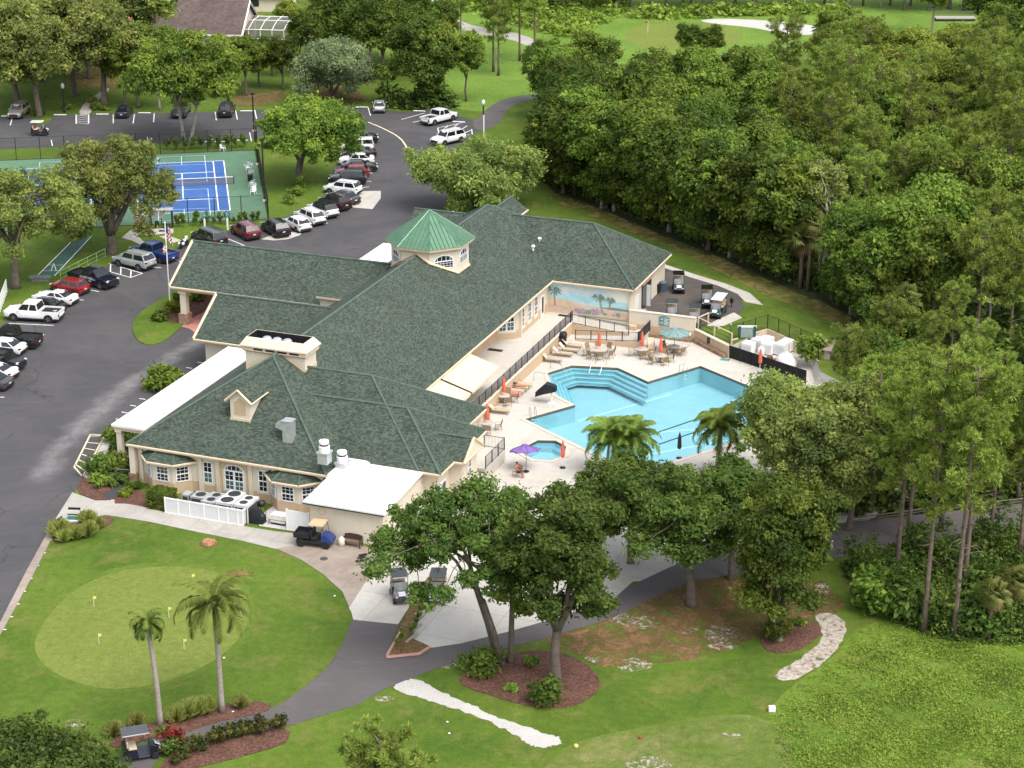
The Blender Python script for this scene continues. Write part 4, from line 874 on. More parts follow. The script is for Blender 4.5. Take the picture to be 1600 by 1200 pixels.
railing([(24.5,17.65,.03),(26.35,17.65,.03),(26.35,13.3,.03)], 1.1, 'black railing round the small landing at the gabled corner', screen=False)
# white post and rail fence by the cart yard
t = bthing('rail_fence', 'cream two-rail fence above the angled wall by the cart yard', 'fence'); rl = MB()
pp = [(33.9,55.3),(33.35,53.6),(35.5,51.9),(37.7,50.2)]
for a, b in zip(pp, pp[1:]):
    rl.tube([(a[0],a[1],1.25),(b[0],b[1],1.25)], .06, 4); rl.tube([(a[0],a[1],.65),(b[0],b[1],.65)], .03, 4, 1); rl.tube([(a[0],a[1],.2),(b[0],b[1],.2)], .03, 4, 1)
for a in pp: m_ = MB(); m_.box(a[0]-.07, a[1]-.07, 0, a[0]+.07, a[1]+.07, 1.28); m_.build('post', M_trim, t)
rl.build('rail', [M_trim, M_blk], t)
# wall sign
t = bthing('wall_sign', 'square green sign with pale lines on the cream boundary wall', 'sign'); a_, b_ = 30.0, 52.94
m_ = MB(); m_.prism([(a_-.55,0),(a_+.55,0),(a_+.55,.95),(a_+.25,1.02),(a_,1.12),(a_-.25,1.02),(a_-.55,.95)], 0, .05); 
o = m_.build('sign_board', mat('sign_green', (.14,.28,.26), .6), t, loc=(0, b_, .15)); o.rotation_euler = (R(90), 0, 0)
m_ = MB()
for k, w_ in enumerate((.5,.42,.46,.38,.48)): m_.box(a_+.02-.0, b_-.06, .28+k*.15, a_+.02+w_, b_-.052, .33+k*.15)
m_.box(a_-.45, b_-.06, .45, a_-.1, b_-.052, .5); m_.lathe(a_-.25, b_-.056, [(.01,.85),(.12,.86),(.01,.87)], 8)
m_.build('lettering', M_white, t)
m_ = MB(); m_.box(34.9, 51.35, -.55, 35.4, 51.75, .1, 0); solo(m_, 'speaker_box', M_blk, 'black box fixed to the angled tan wall', 'box')
m_ = MB(); m_.lathe(32.4, 52.75, [(.02,-.45),(.16,-.42),(.2,-.2),(.1,-.05),(.02,-.03)], 10); m_.lathe(32.75, 52.75, [(.02,-.5),(.12,-.45),(.12,-.2),(.02,-.15)], 8); solo(m_, 'drinking_fountain', M_white, 'small white double fountain on the wall behind the teal parasol', 'fountain')
# ---- pool equipment yard
t = railing([(37.7,49.6,-.4),(37.2,51.6,0),(39.8,56.2,0),(45.2,52.2,0),(46.6,49.0,-.2)], 1.5, 'black metal fence behind the pool equipment yard', name='yard_fence', step=.12, screen=False); t['category'] = 'fence'
t = railing([(37.75,49.4,-1.1),(40.2,48.2,-1.1),(44.2,46.2,-1.1),(46.3,45.2,-1.1)], 1.35, 'low black screened fence in front of the white equipment boxes', name='screen_fence', step=.1); t['category'] = 'fence'
for c in t.children:
    if c.name.startswith('screen'): c.data.materials[0] = mat('black_screen', (.012,.012,.012), .9)
m_ = MB()
for (a, b) in (((37.3,51.5),(39.85,56.1)),((39.85,56.1),(45.2,52.1)),((45.2,52.1),(46.6,48.9))):
    d = Vector((b[0]-a[0], b[1]-a[1])).normalized(); n_ = Vector((-d.y, d.x))*.1
    m_.prism([(a[0]+n_.x,a[1]+n_.y),(a[0]-n_.x,a[1]-n_.y),(b[0]-n_.x,b[1]-n_.y),(b[0]+n_.x,b[1]+n_.y)], -1.15, .06)
solo(m_, 'yard_kerb', M_trim, 'cream kerb at the foot of the equipment yard fence', 'kerb')
def heater_proto():
    t = thing('pool_heater', 'x', 'heater', (0,0,0)); m_ = MB(); m_.bbox(-.55,-.5,.08,.55,.5,1.25,.06); m_.build('cabinet', M_white, t)
    m_ = MB()
    for k in range(6): m_.box(-.45,-.515,.3+.12*k,.45,-.5,.35+.12*k)
    m_.build('louvre_panel', mat('pale_grey_plastic', (.55,.57,.58), .6), t); m_ = MB(); m_.lathe(0,0,[(.4,1.24),(.4,1.3),(.3,1.32),(.02,1.32)],14); m_.build('fan_top', M_white, t); return t
HT = heater_proto()
hl = ['white pool heater box at the left end of the row beside the green frame', 'white pool heater box in the back row nearest the green frame', 'white pool heater box in the middle of the back row', 'white pool heater box in the middle of the front row', 'white pool heater box in the front row beside the white dome', 'white pool heater box at the right end of the back row']
for k, (x, y) in enumerate(((1169,549),(1184,543),(1198,541),(1200,549),(1220,550),(1229,545))):
    p = P(x, y + 4, -1.1)
    o = HT if k == 0 else dup(HT)
    o.location = p; o.rotation_euler = (0, 0, TH + R(-12)); tag(o, hl[k], 'heater', 'white pool heaters in the equipment yard')
p = P(1228, 574, -1.1); m_ = MB(); m_.lathe(0, 0, [(1.0,0),(1.05,.6),(.95,1.0),(.6,1.35),(.1,1.5)], 16); m_.lathe(0,0,[(.2,1.45),(.2,1.6),(.05,1.62)],8)
tag(m_.build('filter_tank', M_white, loc=p, smooth=True), 'big white domed filter tank in the equipment yard', 'tank')
p = P(1189, 556, -1.1); m_ = MB(); m_.lathe(0,0,[(.32,0),(.36,.5),(.3,.85),(.05,1.0)],12); tag(m_.build('pump_tank', M_white, loc=p, smooth=True), 'small white round tank behind the screened fence', 'tank')
p = P(1203, 566, -1.1); m_ = MB(); m_.tube([(-.9,0,.3),(.2,0,.3),(.9,.3,.3)], .09, 6); m_.box(-.3,-.25,.1,.25,.25,.62,1); tag(m_.build('pump', [mat('copper_pipe',(.3,.16,.08),.5,.2,3), mat('pump_brown',(.16,.07,.04),.6)], loc=p), 'brown pump with copper pipes beside the white dome', 'pump')
p = P(1166, 545, -1.1); t = thing('gantry_frame', 'dark green frame with grey panel standing by the white heaters', 'frame', p, TH + R(20))
for x in (-.75, .75): m_ = MB(); m_.box(x-.13,-.13,0,x+.13,.13,2.4); m_.build('post', mat('dark_green_paint',(.03,.07,.055),.6), t)
m_ = MB(); m_.box(-.62,-.06,1.2,.62,.06,2.2); m_.build('panel', mat('grey_green_panel',(.25,.33,.3),.5), t); m_ = MB(); m_.box(-.95,-.08,2.25,.95,.08,2.42); m_.build('crossbar', M_white, t)
p = P(1284, 566, -.6); t = thing('garden_shed', 'little tan shed with sloping roof right of the equipment yard', 'shed', p, TH); m_ = MB(); m_.box(-.9,-.7,-.2,.9,.7,1.6); m_.build('wall', mat('shed_tan',(.5,.42,.33),.8), t); m_ = MB(); m_.loft([[(-1.05,-.9,1.5),(1.05,-.9,1.5),(1.05,.9,2.0),(-1.05,.9,2.0)],[(-1.05,-.9,1.6),(1.05,-.9,1.6),(1.05,.9,2.1),(-1.05,.9,2.1)]]); m_.build('roof', mat('shed_roof',(.3,.24,.2),.8), t)
# ---- pool deck furniture
M_sling = mat('tan_sling', (.5,.38,.24), .85, .12, 5); M_slingd = mat('brown_sling', (.26,.19,.11), .85, .15, 5); M_frame = mat('bronze_frame', (.2,.16,.12), .5, .2, 5); M_lsling = mat('pale_sling', (.62,.52,.4), .85, .1, 5)
M_coral = mat('coral_canvas', (.66,.13,.075), .85, .2, 3); M_top = mat('mottled_table_top', (.5,.42,.35), .5, .2, 3)
def lounger_proto():
    t = thing('sun_lounger', 'x', 'sun lounger')
    m_ = MB(); m_.loft([[(-.3,-.32,.36),(-.3,.32,.36),(-.3,.32,.39),(-.3,-.32,.39)],[(1.2,-.32,.34),(1.2,.32,.34),(1.2,.32,.37),(1.2,-.32,.37)]]); m_.build('seat', M_sling, t)
    m_ = MB(); m_.loft([[(-.3,-.32,.36),(-.3,.32,.36),(-.3,.32,.4),(-.3,-.32,.4)],[(-.78,-.32,.88),(-.78,.32,.88),(-.81,.32,.91),(-.81,-.32,.91)]]); m_.build('backrest', M_lsling, t)
    m_ = MB()
    for y in (-.34,.34): m_.tube([(-.35,y,.37),(1.22,y,.35)], .022, 5); m_.tube([(-.3,y,.38),(-.8,y,.9)], .022, 5); m_.tube([(.0,y,.37),(.1,y*1.05,.58),(-.42,y*1.05,.58)], .018, 5)
    m_.build('frame', M_frame, t)
    for x, y in ((-.45,-.33),(-.45,.33),(1.05,-.33),(1.05,.33)): m_ = MB(); m_.tube([(x,y,.36),(x+(.12 if x > 0 else -.1),y,0)], .02, 5); m_.build('leg', M_frame, t)
    return t
LG = lounger_proto(); n_l = 0
def lounger(x, y, rz, label, z=-1.1, group='sun loungers on the pool deck'):
    global n_l
    o = LG if n_l == 0 else dup(LG); n_l += 1; o.location = P(x, y, z); o.rotation_euler = (0, 0, rz); return tag(o, label, 'sun lounger', group)
for k, (x, y, l) in enumerate(((859,565,'tan lounger nearest the pool steps in the row under the terrace wall'),(876,556,'second tan lounger from the pool steps in the row under the terrace wall'),(886,550,'third tan lounger from the pool steps in the row under the terrace wall'),(891,543,'tan lounger of the row that stands right beside the black bin'))): lounger(x, y, TH + R(4), l)
lounger(811,604,TH+R(3),'tan lounger at the head of the row behind the towel lounger'); lounger(806,609,TH+R(3),'tan lounger in use by the reclining sunbather'); lounger(800,614,TH+R(3),'tan lounger with a pink towel lying on it')
lounger(776,645,TH+R(5),'tan lounger behind the red parasol nearest the gabled corner')
lounger(1017,545,TH-R(70),'tan lounger below the boundary wall left of the teal parasol'); lounger(1063,552,TH+R(165),'tan lounger turned side on under the teal parasol')
p = P(803, 613.5, -.7); m_ = MB(); m_.loft([[(-.35,-.28,0),(-.35,.28,0),(-.35,.28,.04),(-.35,-.28,.04)],[(.75,-.28,-.02),(.75,.28,-.02),(.75,.28,.03),(.75,-.28,.03)]]); m_.ell((.2,0,.07),(.35,.2,.06),8,4); tag(m_.build('beach_towel', mat('pink_towel',(.7,.22,.2),.95,.2,3), loc=p, rz=TH), 'pink towel spread on a tan lounger', 'towel')
def chair_proto():
    t = thing('patio_chair', 'x', 'chair')
    m_ = MB(); m_.box(-.25,-.25,.42,.25,.25,.45); m_.build('seat', M_sling, t)
    m_ = MB(); m_.loft([[(-.25,.22,.45),(.25,.22,.45),(.25,.25,.45),(-.25,.25,.45)],[(-.25,.38,1.0),(.25,.38,1.0),(.25,.41,1.0),(-.25,.41,1.0)]]); m_.build('backrest', M_slingd, t)
    m_ = MB()
    for x in (-.28,.28): m_.tube([(x,-.28,.0),(x,-.25,.64),(x,.2,.66),(x,.27,.5)], .018, 5); m_.tube([(x,.24,.45),(x,.4,1.0)], .018, 5); m_.tube([(x,-.25,.43),(x,.25,.43),(x,.34,0)], .018, 5)
    m_.build('frame', M_frame, t); return t
CHR = chair_proto(); n_c = 0
def chair(loc, rz, label, group):
    global n_c
    o = CHR if n_c == 0 else dup(CHR); n_c += 1; o.location = loc; o.rotation_euler = (0, 0, rz); return tag(o, label, 'chair', group)
def round_table(loc, label, r=.62):
    t = thing('patio_table', label, 'table', loc); m_ = MB(); m_.lathe(0,0,[(.05,.69),(r,.70),(r,.735),(.02,.74)],18); m_.build('table_top', M_top, t)
    m_ = MB(); m_.cyl(0,0,.0,.7,.05,n=8); m_.lathe(0,0,[(.28,0),(.3,.06),(.08,.12)],10); m_.build('pedestal', M_frame, t); return t
def closed_parasol(loc, label, h=2.55, col=None):
    t = thing('closed_parasol', label, 'parasol', loc); m_ = MB(); m_.cyl(0,0,.05,h,.025,n=6); m_.build('pole', M_white, t)
    m_ = MB(); m_.lathe(0,0,[(.13,h-1.5),(.2,h-1.35),(.17,h-.95),(.15,h-.5),(.07,h-.1),(.01,h+.03)],9); m_.build('canopy', col or M_coral, t, smooth=False); m_ = MB(); m_.lathe(0,0,[(.26,.0),(.26,.07),(.05,.12)],10); m_.build('base', M_blk, t); return t
def open_parasol(loc, label, col, r=1.45, h=2.5, tilt=0.0):
    t = thing('open_parasol', label, 'parasol', loc, .2); m_ = MB(); m_.cyl(0,0,0,h+.05,.025,n=6); m_.build('pole', M_blk, t)
    m_ = MB(); n = 8
    for k in range(n):
        a, b = 2*math.pi*k/n, 2*math.pi*(k+1)/n; e0 = Vector((r*math.cos(a), r*math.sin(a), h-.42)); e1 = Vector((r*math.cos(b), r*math.sin(b), h-.42)); mm = (e0+e1)/2*.97; mm.z = h-.36; tp = Vector((0,0,h+.05))
        m_.poly([e0, mm, tp]); m_.poly([mm, e1, tp]); m_.poly([e0, e0 - Vector((0,0,.14)), mm - Vector((0,0,.12)), mm]); m_.poly([mm, mm - Vector((0,0,.12)), e1 - Vector((0,0,.14)), e1])
        m_.tube([e0, tp], .02, 4, 1)
    m_.lathe(0,0,[(.3,h-.01),(.22,h+.08),(.03,h+.13)],8)
    o = m_.build('canopy', [col, M_blk], t); o.rotation_euler = (tilt, 0, 0); m_ = MB(); m_.lathe(0,0,[(.26,0),(.26,.07),(.05,.12)],10); m_.build('base', M_blk, t); return t
SETS = [((936,556), 8, 'beside the pool steps', 'coral'), ((1003,556), 4, 'below the ramp gate', 'coral'), ((1032,566), 5, 'nearest the pool edge', 'coral'), ((787,629), 5, 'beside the towel lounger', 'coral'), ((761,672), 4, 'at the gabled corner', 'coral')]
for (x, y), n, where, c in SETS:
    p = P(x, y, -1.1); wide = n == 8
    round_table(p, 'round mottled patio table %s' % where, .85 if wide else .62); closed_parasol(p + Vector((0,0,.0)), 'closed coral parasol through the table %s' % where)
    for k in range(n):
        a = 2*math.pi*k/n + .4 + TH; d = 1.25 if wide else 1.0
        chair(p + Vector((math.cos(a)*d, math.sin(a)*d, 0)), a - math.pi/2, 'tan sling chair round the table %s' % where, 'chairs at the table %s' % where)
p = P(1053, 552, -1.1); round_table(p, 'round patio table under the open teal parasol'); open_parasol(p, 'open grey teal parasol by the boundary wall', mat('teal_canvas',(.19,.3,.28),.85,.15,2), 1.55, 2.55)
for k in range(3): a = 2.4 + 1.5*k; chair(p + Vector((math.cos(a), math.sin(a), 0)), a - math.pi/2, 'tan sling chair under the open teal parasol', 'chairs under the teal parasol')
p = P(822, 737, -1.1); open_parasol(p, 'open purple parasol beside the spa', mat('purple_canvas',(.22,.13,.4),.85,.15,2), 1.35, 2.3, R(-14))
closed_parasol(P(879, 731, -1.1), 'closed coral parasol right of the spa', 2.5); closed_parasol(P(1187, 583, -1.1), 'closed coral parasol in front of the screened equipment fence', 2.5)
closed_parasol(P(1061, 716, -1.1), 'closed black parasol at the near edge of the pool', 2.4, M_blk)
open_parasol(P(893, 834, -.8), 'open off white parasol seen through the oaks', mat('ivory_canvas',(.62,.56,.5),.85,.1,2), 1.5, 2.4)
# bin, hatch, lift, ladders
p = P(880, 541, -1.1); t = thing('litter_bin', 'black litter bin at the foot of the ramp beside the loungers', 'bin', p); m_ = MB(); m_.lathe(0,0,[(.3,0),(.36,1.15),(.4,1.2),(.4,1.3)],12); m_.build('body', M_blk, t); m_ = MB(); m_.lathe(0,0,[(.42,1.28),(.3,1.5),(.05,1.52)],12); m_.build('lid', M_blk, t)
m_ = MB(); m_.rbox((0,0,.01),(.9,.6,.02)); tag(m_.build('drain_cover', mat('green_cover',(.07,.3,.22),.6), loc=P(1133,562,-1.1), rz=TH), 'flat green drain cover on the pool deck by the screened fence', 'drain cover')
p = P(862, 630, -1.1); t = thing('pool_lift', 'covered pool lift with black hood and white post at the pool edge', 'pool lift', p, TH)
m_ = MB(); m_.box(-.3,-.3,0,.3,.3,.08); m_.cyl(0,0,.08,1.3,.07,n=8); m_.tube([(0,0,1.2),(-.5,.1,1.5)], .05, 6); m_.build('post', M_white, t)
m_ = MB(); m_.loft([[(.45,-.25,1.25),(.45,.25,1.25),(.4,.25,1.75),(.4,-.25,1.75)],[(-.6,-.45,.95),(-.6,.45,.95),(-.55,.4,1.95),(-.55,-.4,1.95)],[(-1.5,-.4,.55),(-1.5,.4,.55),(-1.5,.3,1.0),(-1.5,-.3,1.0)]]); m_.build('cover', mat('black_vinyl',(.012,.014,.02),.5,.3,3), t)
M_steel = mat('steel_rail', (.4,.42,.44), .25, .1, 4, .9)
def ladder(x, y, rz, label):
    t = thing('pool_ladder', label, 'pool ladder', P(x, y, -1.05), rz)
    for s in (-.25, .25): m_ = MB(); m_.tube([(s,.45,0),(s,.42,.7),(s,.3,.85),(s,.1,.85),(s,-.12,.6),(s,-.16,-.6)], .028, 6); m_.build('handrail', M_steel, t)
    m_ = MB()
    for k in range(2): m_.box(-.25,-.22,-.25-.3*k,.25,-.12,-.21-.3*k)
    m_.build('tread', M_white, t)
ladder(833, 651, R(37)+TH, 'steel ladder at the near left corner of the pool'); ladder(1069, 583, TH+R(59), 'steel ladder below the coral parasols on the far pool edge')
def grab(pts, label): m_ = MB(); m_.tube([BW(*q) for q in pts], .03, 6); tag(m_.build('handrail', M_steel), label, 'handrail')
a0, b0 = AB(866, 575, -1.1); grab([(22.3,40.6,-1.05),(22.3,40.6,-.25),(22.6,40.5,-.15),(23.6,40.0,-.35),(24.7,39.4,-1.3)], 'bent steel handrail over the left side of the pool steps')
grab([(22.0,36.8,-1.05),(22.0,36.8,-.3),(22.3,36.9,-.15),(23.4,37.1,-.35),(24.4,37.3,-1.3)], 'bent steel handrail over the steps beside the pool lift')
for x, l in ((26.0,'left'),(27.1,'right')): grab([(x,43.3,-1.05),(x,43.2,-.2),(x,42.9,-.15),(x,42.2,-.5),(x,41.2,-1.4)], '%s one of the two steel handrails at the back of the pool steps' % l)
# terrace furniture under the awning
t = bthing('high_table', 'brown high table beneath the near awning', 'table'); m_ = MB(); m_.box(19.0,18.9,.98,19.9,20.6,1.04); m_.build('table_top', M_slingd, t); m_ = MB(); m_.cyl(19.45,19.75,.04,.98,.06,n=8); m_.build('pedestal', M_blk, t)
pc = MB(); 
for k, (a, b, l) in enumerate(((19.4,21.6,'dark high chair at the far end of the awning table'),(20.2,19.8,'dark high chair on the railing side of the awning table'),(19.9,18.4,'dark high chair at the near end of the awning table'))):
    c = chair(BW(a, b, .04), TH + R((90, -90, 180)[k]), l, 'chairs under the awnings')
for a, b, l in ((19.6,53.0-.35,'black doormat at the terrace door'),(16.6,40.6,'black doormat in the recess by the angled window')): m_ = MB(); m_.box(a-.75,b-.3,.04,a+.75,b+.3,.06); solo(m_, 'doormat', M_blk, l, 'doormat')
# ================================================================== vehicles
M_tyre = mat('tyre_rubber', (.016,.016,.017), .85, .2, 6); M_rim = mat('alloy_rim', (.42,.43,.45), .3, .15, 6, .8); M_cglass = glassy('car_glass', (.012,.014,.017), .04, .8)
M_lamp = mat('headlamp_lens', (.7,.72,.74), .12, .1, 5); M_tail = mat('tail_lamp_lens', (.2,.008,.008), .2, .2, 5); M_plast = mat('black_plastic', (.018,.018,.02), .6, .2, 5); M_plate = mat('number_plate', (.6,.62,.6), .5, .1, 8)
def lerp(a, b, t): return a + (b-a)*t
def car_proto(name, L, W, H, wb, belt, hood, deck, xw0, xr0, xr1, xw1, wr=.34, bed=None, ribs=0, sun=False, tw=.74, boxy=0.0):
    """x forward; xw0/xr0 windscreen foot/top, xr1/xw1 roof end/back window foot (metres from the middle)"""
    t = thing(name, 'x', 'car'); hl, hw = L/2, W/2; zb = .24 if wr < .37 else .34
    def ringat(x, top, k, lo=zb, cr=.02):
        w_ = hw*k
        h = [(w_*.9, lo), (w_*.985, lo+.12), (w_, lerp(lo, top, .45)), (w_*.985, lerp(lo, top, .78)), (w_*.93, top-.015), (w_*.55, top+cr), (0, top+cr*1.4)]
        return [(x, y, z) for y, z in h] + [(x, -y, z) for y, z in reversed(h[:-1])]
    st = [(-hl, deck-.28-boxy*-.1, .80, lo_) for lo_ in (zb+.14,)] + [(-hl+.06, deck-.12, .90, zb+.04), (-hl+.2, deck-.01, .955, zb), (-hl+.55, deck+.01, .985, zb)]
    if bed is None: st += [(min(xw1, -hl+.9) if xw1 < -hl+.85 else xw1, belt-.02, 1, zb), (xw1+.5, belt, 1, zb), (0, belt, 1, zb), (xw0-.05, belt-.02, 1, zb)]
    else: st += [(bed-.02, deck, .99, zb), (bed, belt, 1, zb), (xw0-.05, belt, 1, zb)]
    st += [(xw0+.12, hood+.02, .99, zb), (lerp(xw0, hl, .55), hood-.02, .975, zb), (hl-.3, hood-.09-.05*(1-boxy), .94, zb), (hl-.1, hood-.22+.12*boxy, .88, zb+.02), (hl, hood-.36+.2*boxy, .78, zb+.14)]
    st.sort(key=lambda s: s[0])
    m_ = MB(); m_.loft([ringat(x, z, k, lo) for x, z, k, lo in st], 0)
    for sx in (-1, 1):       # dark wheel housings
        for sy in (-1, 1):
            n = 14; cx = sx*wb/2; r = wr*1.2
            m_.loft([[(cx + r*math.cos(2*math.pi*j/n), sy*yy, wr + r*math.sin(2*math.pi*j/n)*.98) for j in range(n)] for yy in (hw*.8, hw*1.004)], 1)
    m_.box(-hl+.1, -hw*.97, zb-.06, hl-.15, hw*.97, zb+.1, 1); m_.box(hl-.06, -hw*.6, zb+.1, hl+.015, hw*.6, hood-.3, 1); m_.box(-hl-.015, -hw*.78, zb+.08, -hl+.1, hw*.78, zb+.28, 1)
    body = m_.build('body', [M_plast, M_plast], t, smooth=True); body.data.set_sharp_from_angle(angle=R(38))
    # cabin
    c = MB(); bw_, tw_ = hw*.965, hw*tw
    lowf, lowb = (xw0, xw1)
    zt = H
    bl = [(xw0, bw_*.94, belt-.03), (xr0, tw_, zt-.05), (xr1, tw_, zt-.05), (xw1, bw_*.96, belt-.03)]
    ringL = [Vector(p) for p in bl]; ringR = [Vector((p[0], -p[1], p[2])) for p in bl]
    rm = [Vector((lerp(xr0, xr1, s), 0, zt)) for s in (0, 1)]
    c.poly([ringL[0], ringL[1], ringL[2], ringL[3]][::-1], 0); c.poly([ringR[0], ringR[1], ringR[2], ringR[3]], 0)
    c.poly([ringR[0], ringL[0], ringL[1], rm[0], ringR[1]][::-1], 0); c.poly([ringL[3], ringR[3], ringR[2], rm[1], ringL[2]][::-1], 0)
    c.poly([ringL[1], ringL[2], rm[1], rm[0]][::-1], 0); c.poly([ringR[1], rm[0], rm[1], ringR[2]][::-1], 0)
    if ribs:
        for s in (-1, 1): c.tube([(xr0-.15, s*tw_*.92, zt+.03), (xr1+.1, s*tw_*.92, zt+.03)], .025, 5, 1)
    if sun: c.box(lerp(xr0, xr1, .15), -tw_*.55, zt-.02, lerp(xr0, xr1, .55), tw_*.55, zt+.012, 1)
    c.build('cabin', [M_plast, M_cglass if sun else M_plast], t)
    def pane(nm, q, ins=.08, off=.012):
        q = [Vector(p) for p in q]; ctr = sum(q, Vector())/len(q); nn = (q[1]-q[0]).cross(q[2]-q[0]).normalized(); nn = nn if nn.dot(ctr - Vector((0, 0, belt*.8))) > 0 else -nn
        g = MB(); q2 = [ctr + (p-ctr)*(1-ins) + nn*off for p in q]; q3 = [p - nn*.02 for p in q2]; g.loft([q3, q2], 0); g.build(nm, M_cglass, t)
    pane('windscreen', [ringR[0]+Vector((0,0,.05)), ringL[0]+Vector((0,0,.05)), ringL[1], ringR[1]]); pane('rear_window', [ringL[3]+Vector((0,0,.08)), ringR[3]+Vector((0,0,.08)), ringR[2], ringL[2]], .12)
    for s in (1, -1):
        f = lambda u, v: (lambda a, b: a + (b-a)*v)(Vector(bl[0]) + (Vector(bl[3])-Vector(bl[0]))*u, Vector(bl[1]) + (Vector(bl[2])-Vector(bl[1]))*u)
        for u0, u1 in (((.02,.48),(.53,.98)) if not bed else ((.03,.52),(.57,.96))):
            q = [f(u0,.1), f(u1,.1), f(u1,.93), f(u0,.93)]; q = [Vector((p.x, p.y*s, p.z)) for p in q]; pane('side_window', q, .05)
        m_ = MB(); m_.rbox((xw0-.25, s*(hw+.09), belt+.06), (.16,.2,.15)); m_.build('wing_mirror', M_plast, t)
        m_ = MB(); m_.rbox((hl-.13, s*hw*.68, hood-.27+.1*boxy), (.2, hw*.36, .16), s*-.25); m_.build('headlight', M_lamp, t)
        m_ = MB(); m_.rbox((-hl+.07, s*hw*.78, deck-.2), (.16, hw*.2 + .08*(1-boxy), .14 + .14*boxy)); m_.build('tail_light', M_tail, t)
    m_ = MB(); m_.box(-hl-.02, -.17, deck-.42, -hl+.05, .17, deck-.3); m_.build('number_plate', M_plate, t)
    if bed is not None:
        m_ = MB(); m_.box(-hl+.16, -hw*.8, deck-.05, bed-.05, hw*.8, deck+.035); m_.build('bed_liner', M_plast, t)
        m_ = MB()
        for s in (-1, 1): m_.loft([[(-hl+.05, s*hw*.985, deck-.3), (-hl+.05, s*hw*.82, deck-.3), (-hl+.05, s*hw*.82, belt), (-hl+.05, s*hw*.965, belt)], [(bed, s*hw*.995, deck-.3), (bed, s*hw*.82, deck-.3), (bed, s*hw*.82, belt), (bed, s*hw*.97, belt)]], 0)
        m_.box(-hl+.03, -hw*.86, deck-.45, -hl+.13, hw*.86, belt-.01, 0); m_.build('bed_side', [M_plast], t)
    tm = MB(); n = 16; prof = [(wr*.62, -.1), (wr*.93, -.12), (wr, -.08), (wr, .08), (wr*.93, .12), (wr*.62, .1)]
    tm.loft([[(r*math.cos(2*math.pi*j/n), y, r*math.sin(2*math.pi*j/n)) for j in range(n)] for r, y in prof], 0)
    rmb = MB(); rmb.loft([[(r*math.cos(2*math.pi*j/n), y, r*math.sin(2*math.pi*j/n)) for j in range(n)] for r, y in ((wr*.64,-.09),(wr*.64,.095),(wr*.5,.08),(wr*.2,.1),(wr*.02,.1))], 0)
    for k in range(5):
        a = 2*math.pi*k/5; rmb.rbox((wr*.36*math.cos(a), .1, wr*.36*math.sin(a)), (wr*.5, .02, wr*.13), 0, 0, 0, -a)
    w0 = None
    for sx in (-1, 1):
        for sy in (-1, 1):
            if w0 is None: wo = tm.build('wheel', M_tyre, t); ri = rmb.build('rim', M_rim, wo); w0 = wo, ri
            else:
                wo = w0[0].copy(); COL.objects.link(wo); wo.parent = t; ri = w0[1].copy(); COL.objects.link(ri); ri.parent = wo
            wo.location = (sx*wb/2, sy*(hw-.1), wr); wo.rotation_euler = (0, 0, 0 if sy > 0 else math.pi)
    for ch in t.children:
        b = ch.name.split('.')[0]
        if b in ('body', 'cabin', 'bed_side', 'wing_mirror'):
            ch.material_slots[0].link = 'OBJECT'
    t['wb'] = wb; t['hw'] = hw
    return t
def PR(key):
    if key in _pr: return dup(_pr[key])
    s = {'sedan': ('parked_car', 4.75,1.84,1.45,2.78,.93,.92,1.0, .95,.35,-1.0,-1.75),
         'coupe': ('parked_car', 4.75,1.9,1.36,2.72,.93,.94,1.0, .7,.1,-.75,-1.7),
         'hatch': ('parked_car', 4.35,1.8,1.52,2.65,.98,.95,1.06, 1.0,.4,-1.45,-2.0),
         'suv': ('parked_car', 4.75,1.9,1.72,2.8,1.08,1.06,1.15, 1.05,.55,-1.75,-2.2),
         'bigsuv': ('parked_car', 5.1,1.98,1.82,2.95,1.13,1.1,1.2, 1.15,.7,-2.0,-2.4),
         'jeep': ('parked_car', 4.4,1.85,1.84,2.6,1.15,1.12,1.16, .95,.7,-2.0,-2.15),
         'pickup': ('pickup_truck', 5.9,2.05,1.94,3.7,1.17,1.17,1.0, 1.5,.82,-.6,-.78),
         }[key]
    kw = dict(suv=dict(wr=.37, ribs=1, tw=.76), bigsuv=dict(wr=.39, ribs=1, tw=.78), jeep=dict(wr=.4, tw=.86, boxy=1.0), pickup=dict(wr=.41, bed=-.85, tw=.83, boxy=.8), coupe=dict(tw=.68), hatch=dict(tw=.73)).get(key, {})
    _pr[key] = car_proto(*s, **kw); return _pr[key]
_pr = {}
CP = {'white': paint('white_paint', (.78,.78,.78)), 'black': paint('black_paint', (.012,.012,.014)), 'silver': paint('silver_paint', (.52,.54,.55), .5, .3), 'red': paint('red_paint', (.33,.02,.022), .2), 'dkred': paint('dark_red_paint', (.16,.015,.02), .2), 'blue': paint('blue_paint', (.015,.05,.24), .3), 'navy': paint('navy_paint', (.012,.014,.03), .3), 'grey': paint('grey_paint', (.09,.095,.1), .4), 'brown': paint('brown_paint', (.035,.018,.018), .3), 'tan': paint('beige_paint', (.42,.38,.32), .4, .3)}
def vehicle(key, col, f, r, side, label, cat='car', group='cars in the clubhouse car park', roof=None, z=.02):
    """f, r: pixels where the near side front / rear tyres touch the ground"""
    o = PR(key); a, b = P(*f), P(*r); d = (a-b).normalized(); left = Vector((-d.y, d.x, 0))
    c = (a+b)/2 + left * (o['hw'] - .1) * (-1 if side == 'L' else 1); c.z = z
    o.location = c; o.rotation_euler = (0, 0, math.atan2(d.y, d.x)); tag(o, label, cat, group)
    for ch in o.children:
        nm = ch.name.split('.')[0]
        if nm in ('body', 'cabin', 'bed_side', 'wing_mirror'): ch.material_slots[0].material = CP[roof if (roof and nm == 'cabin') else col]
    return o
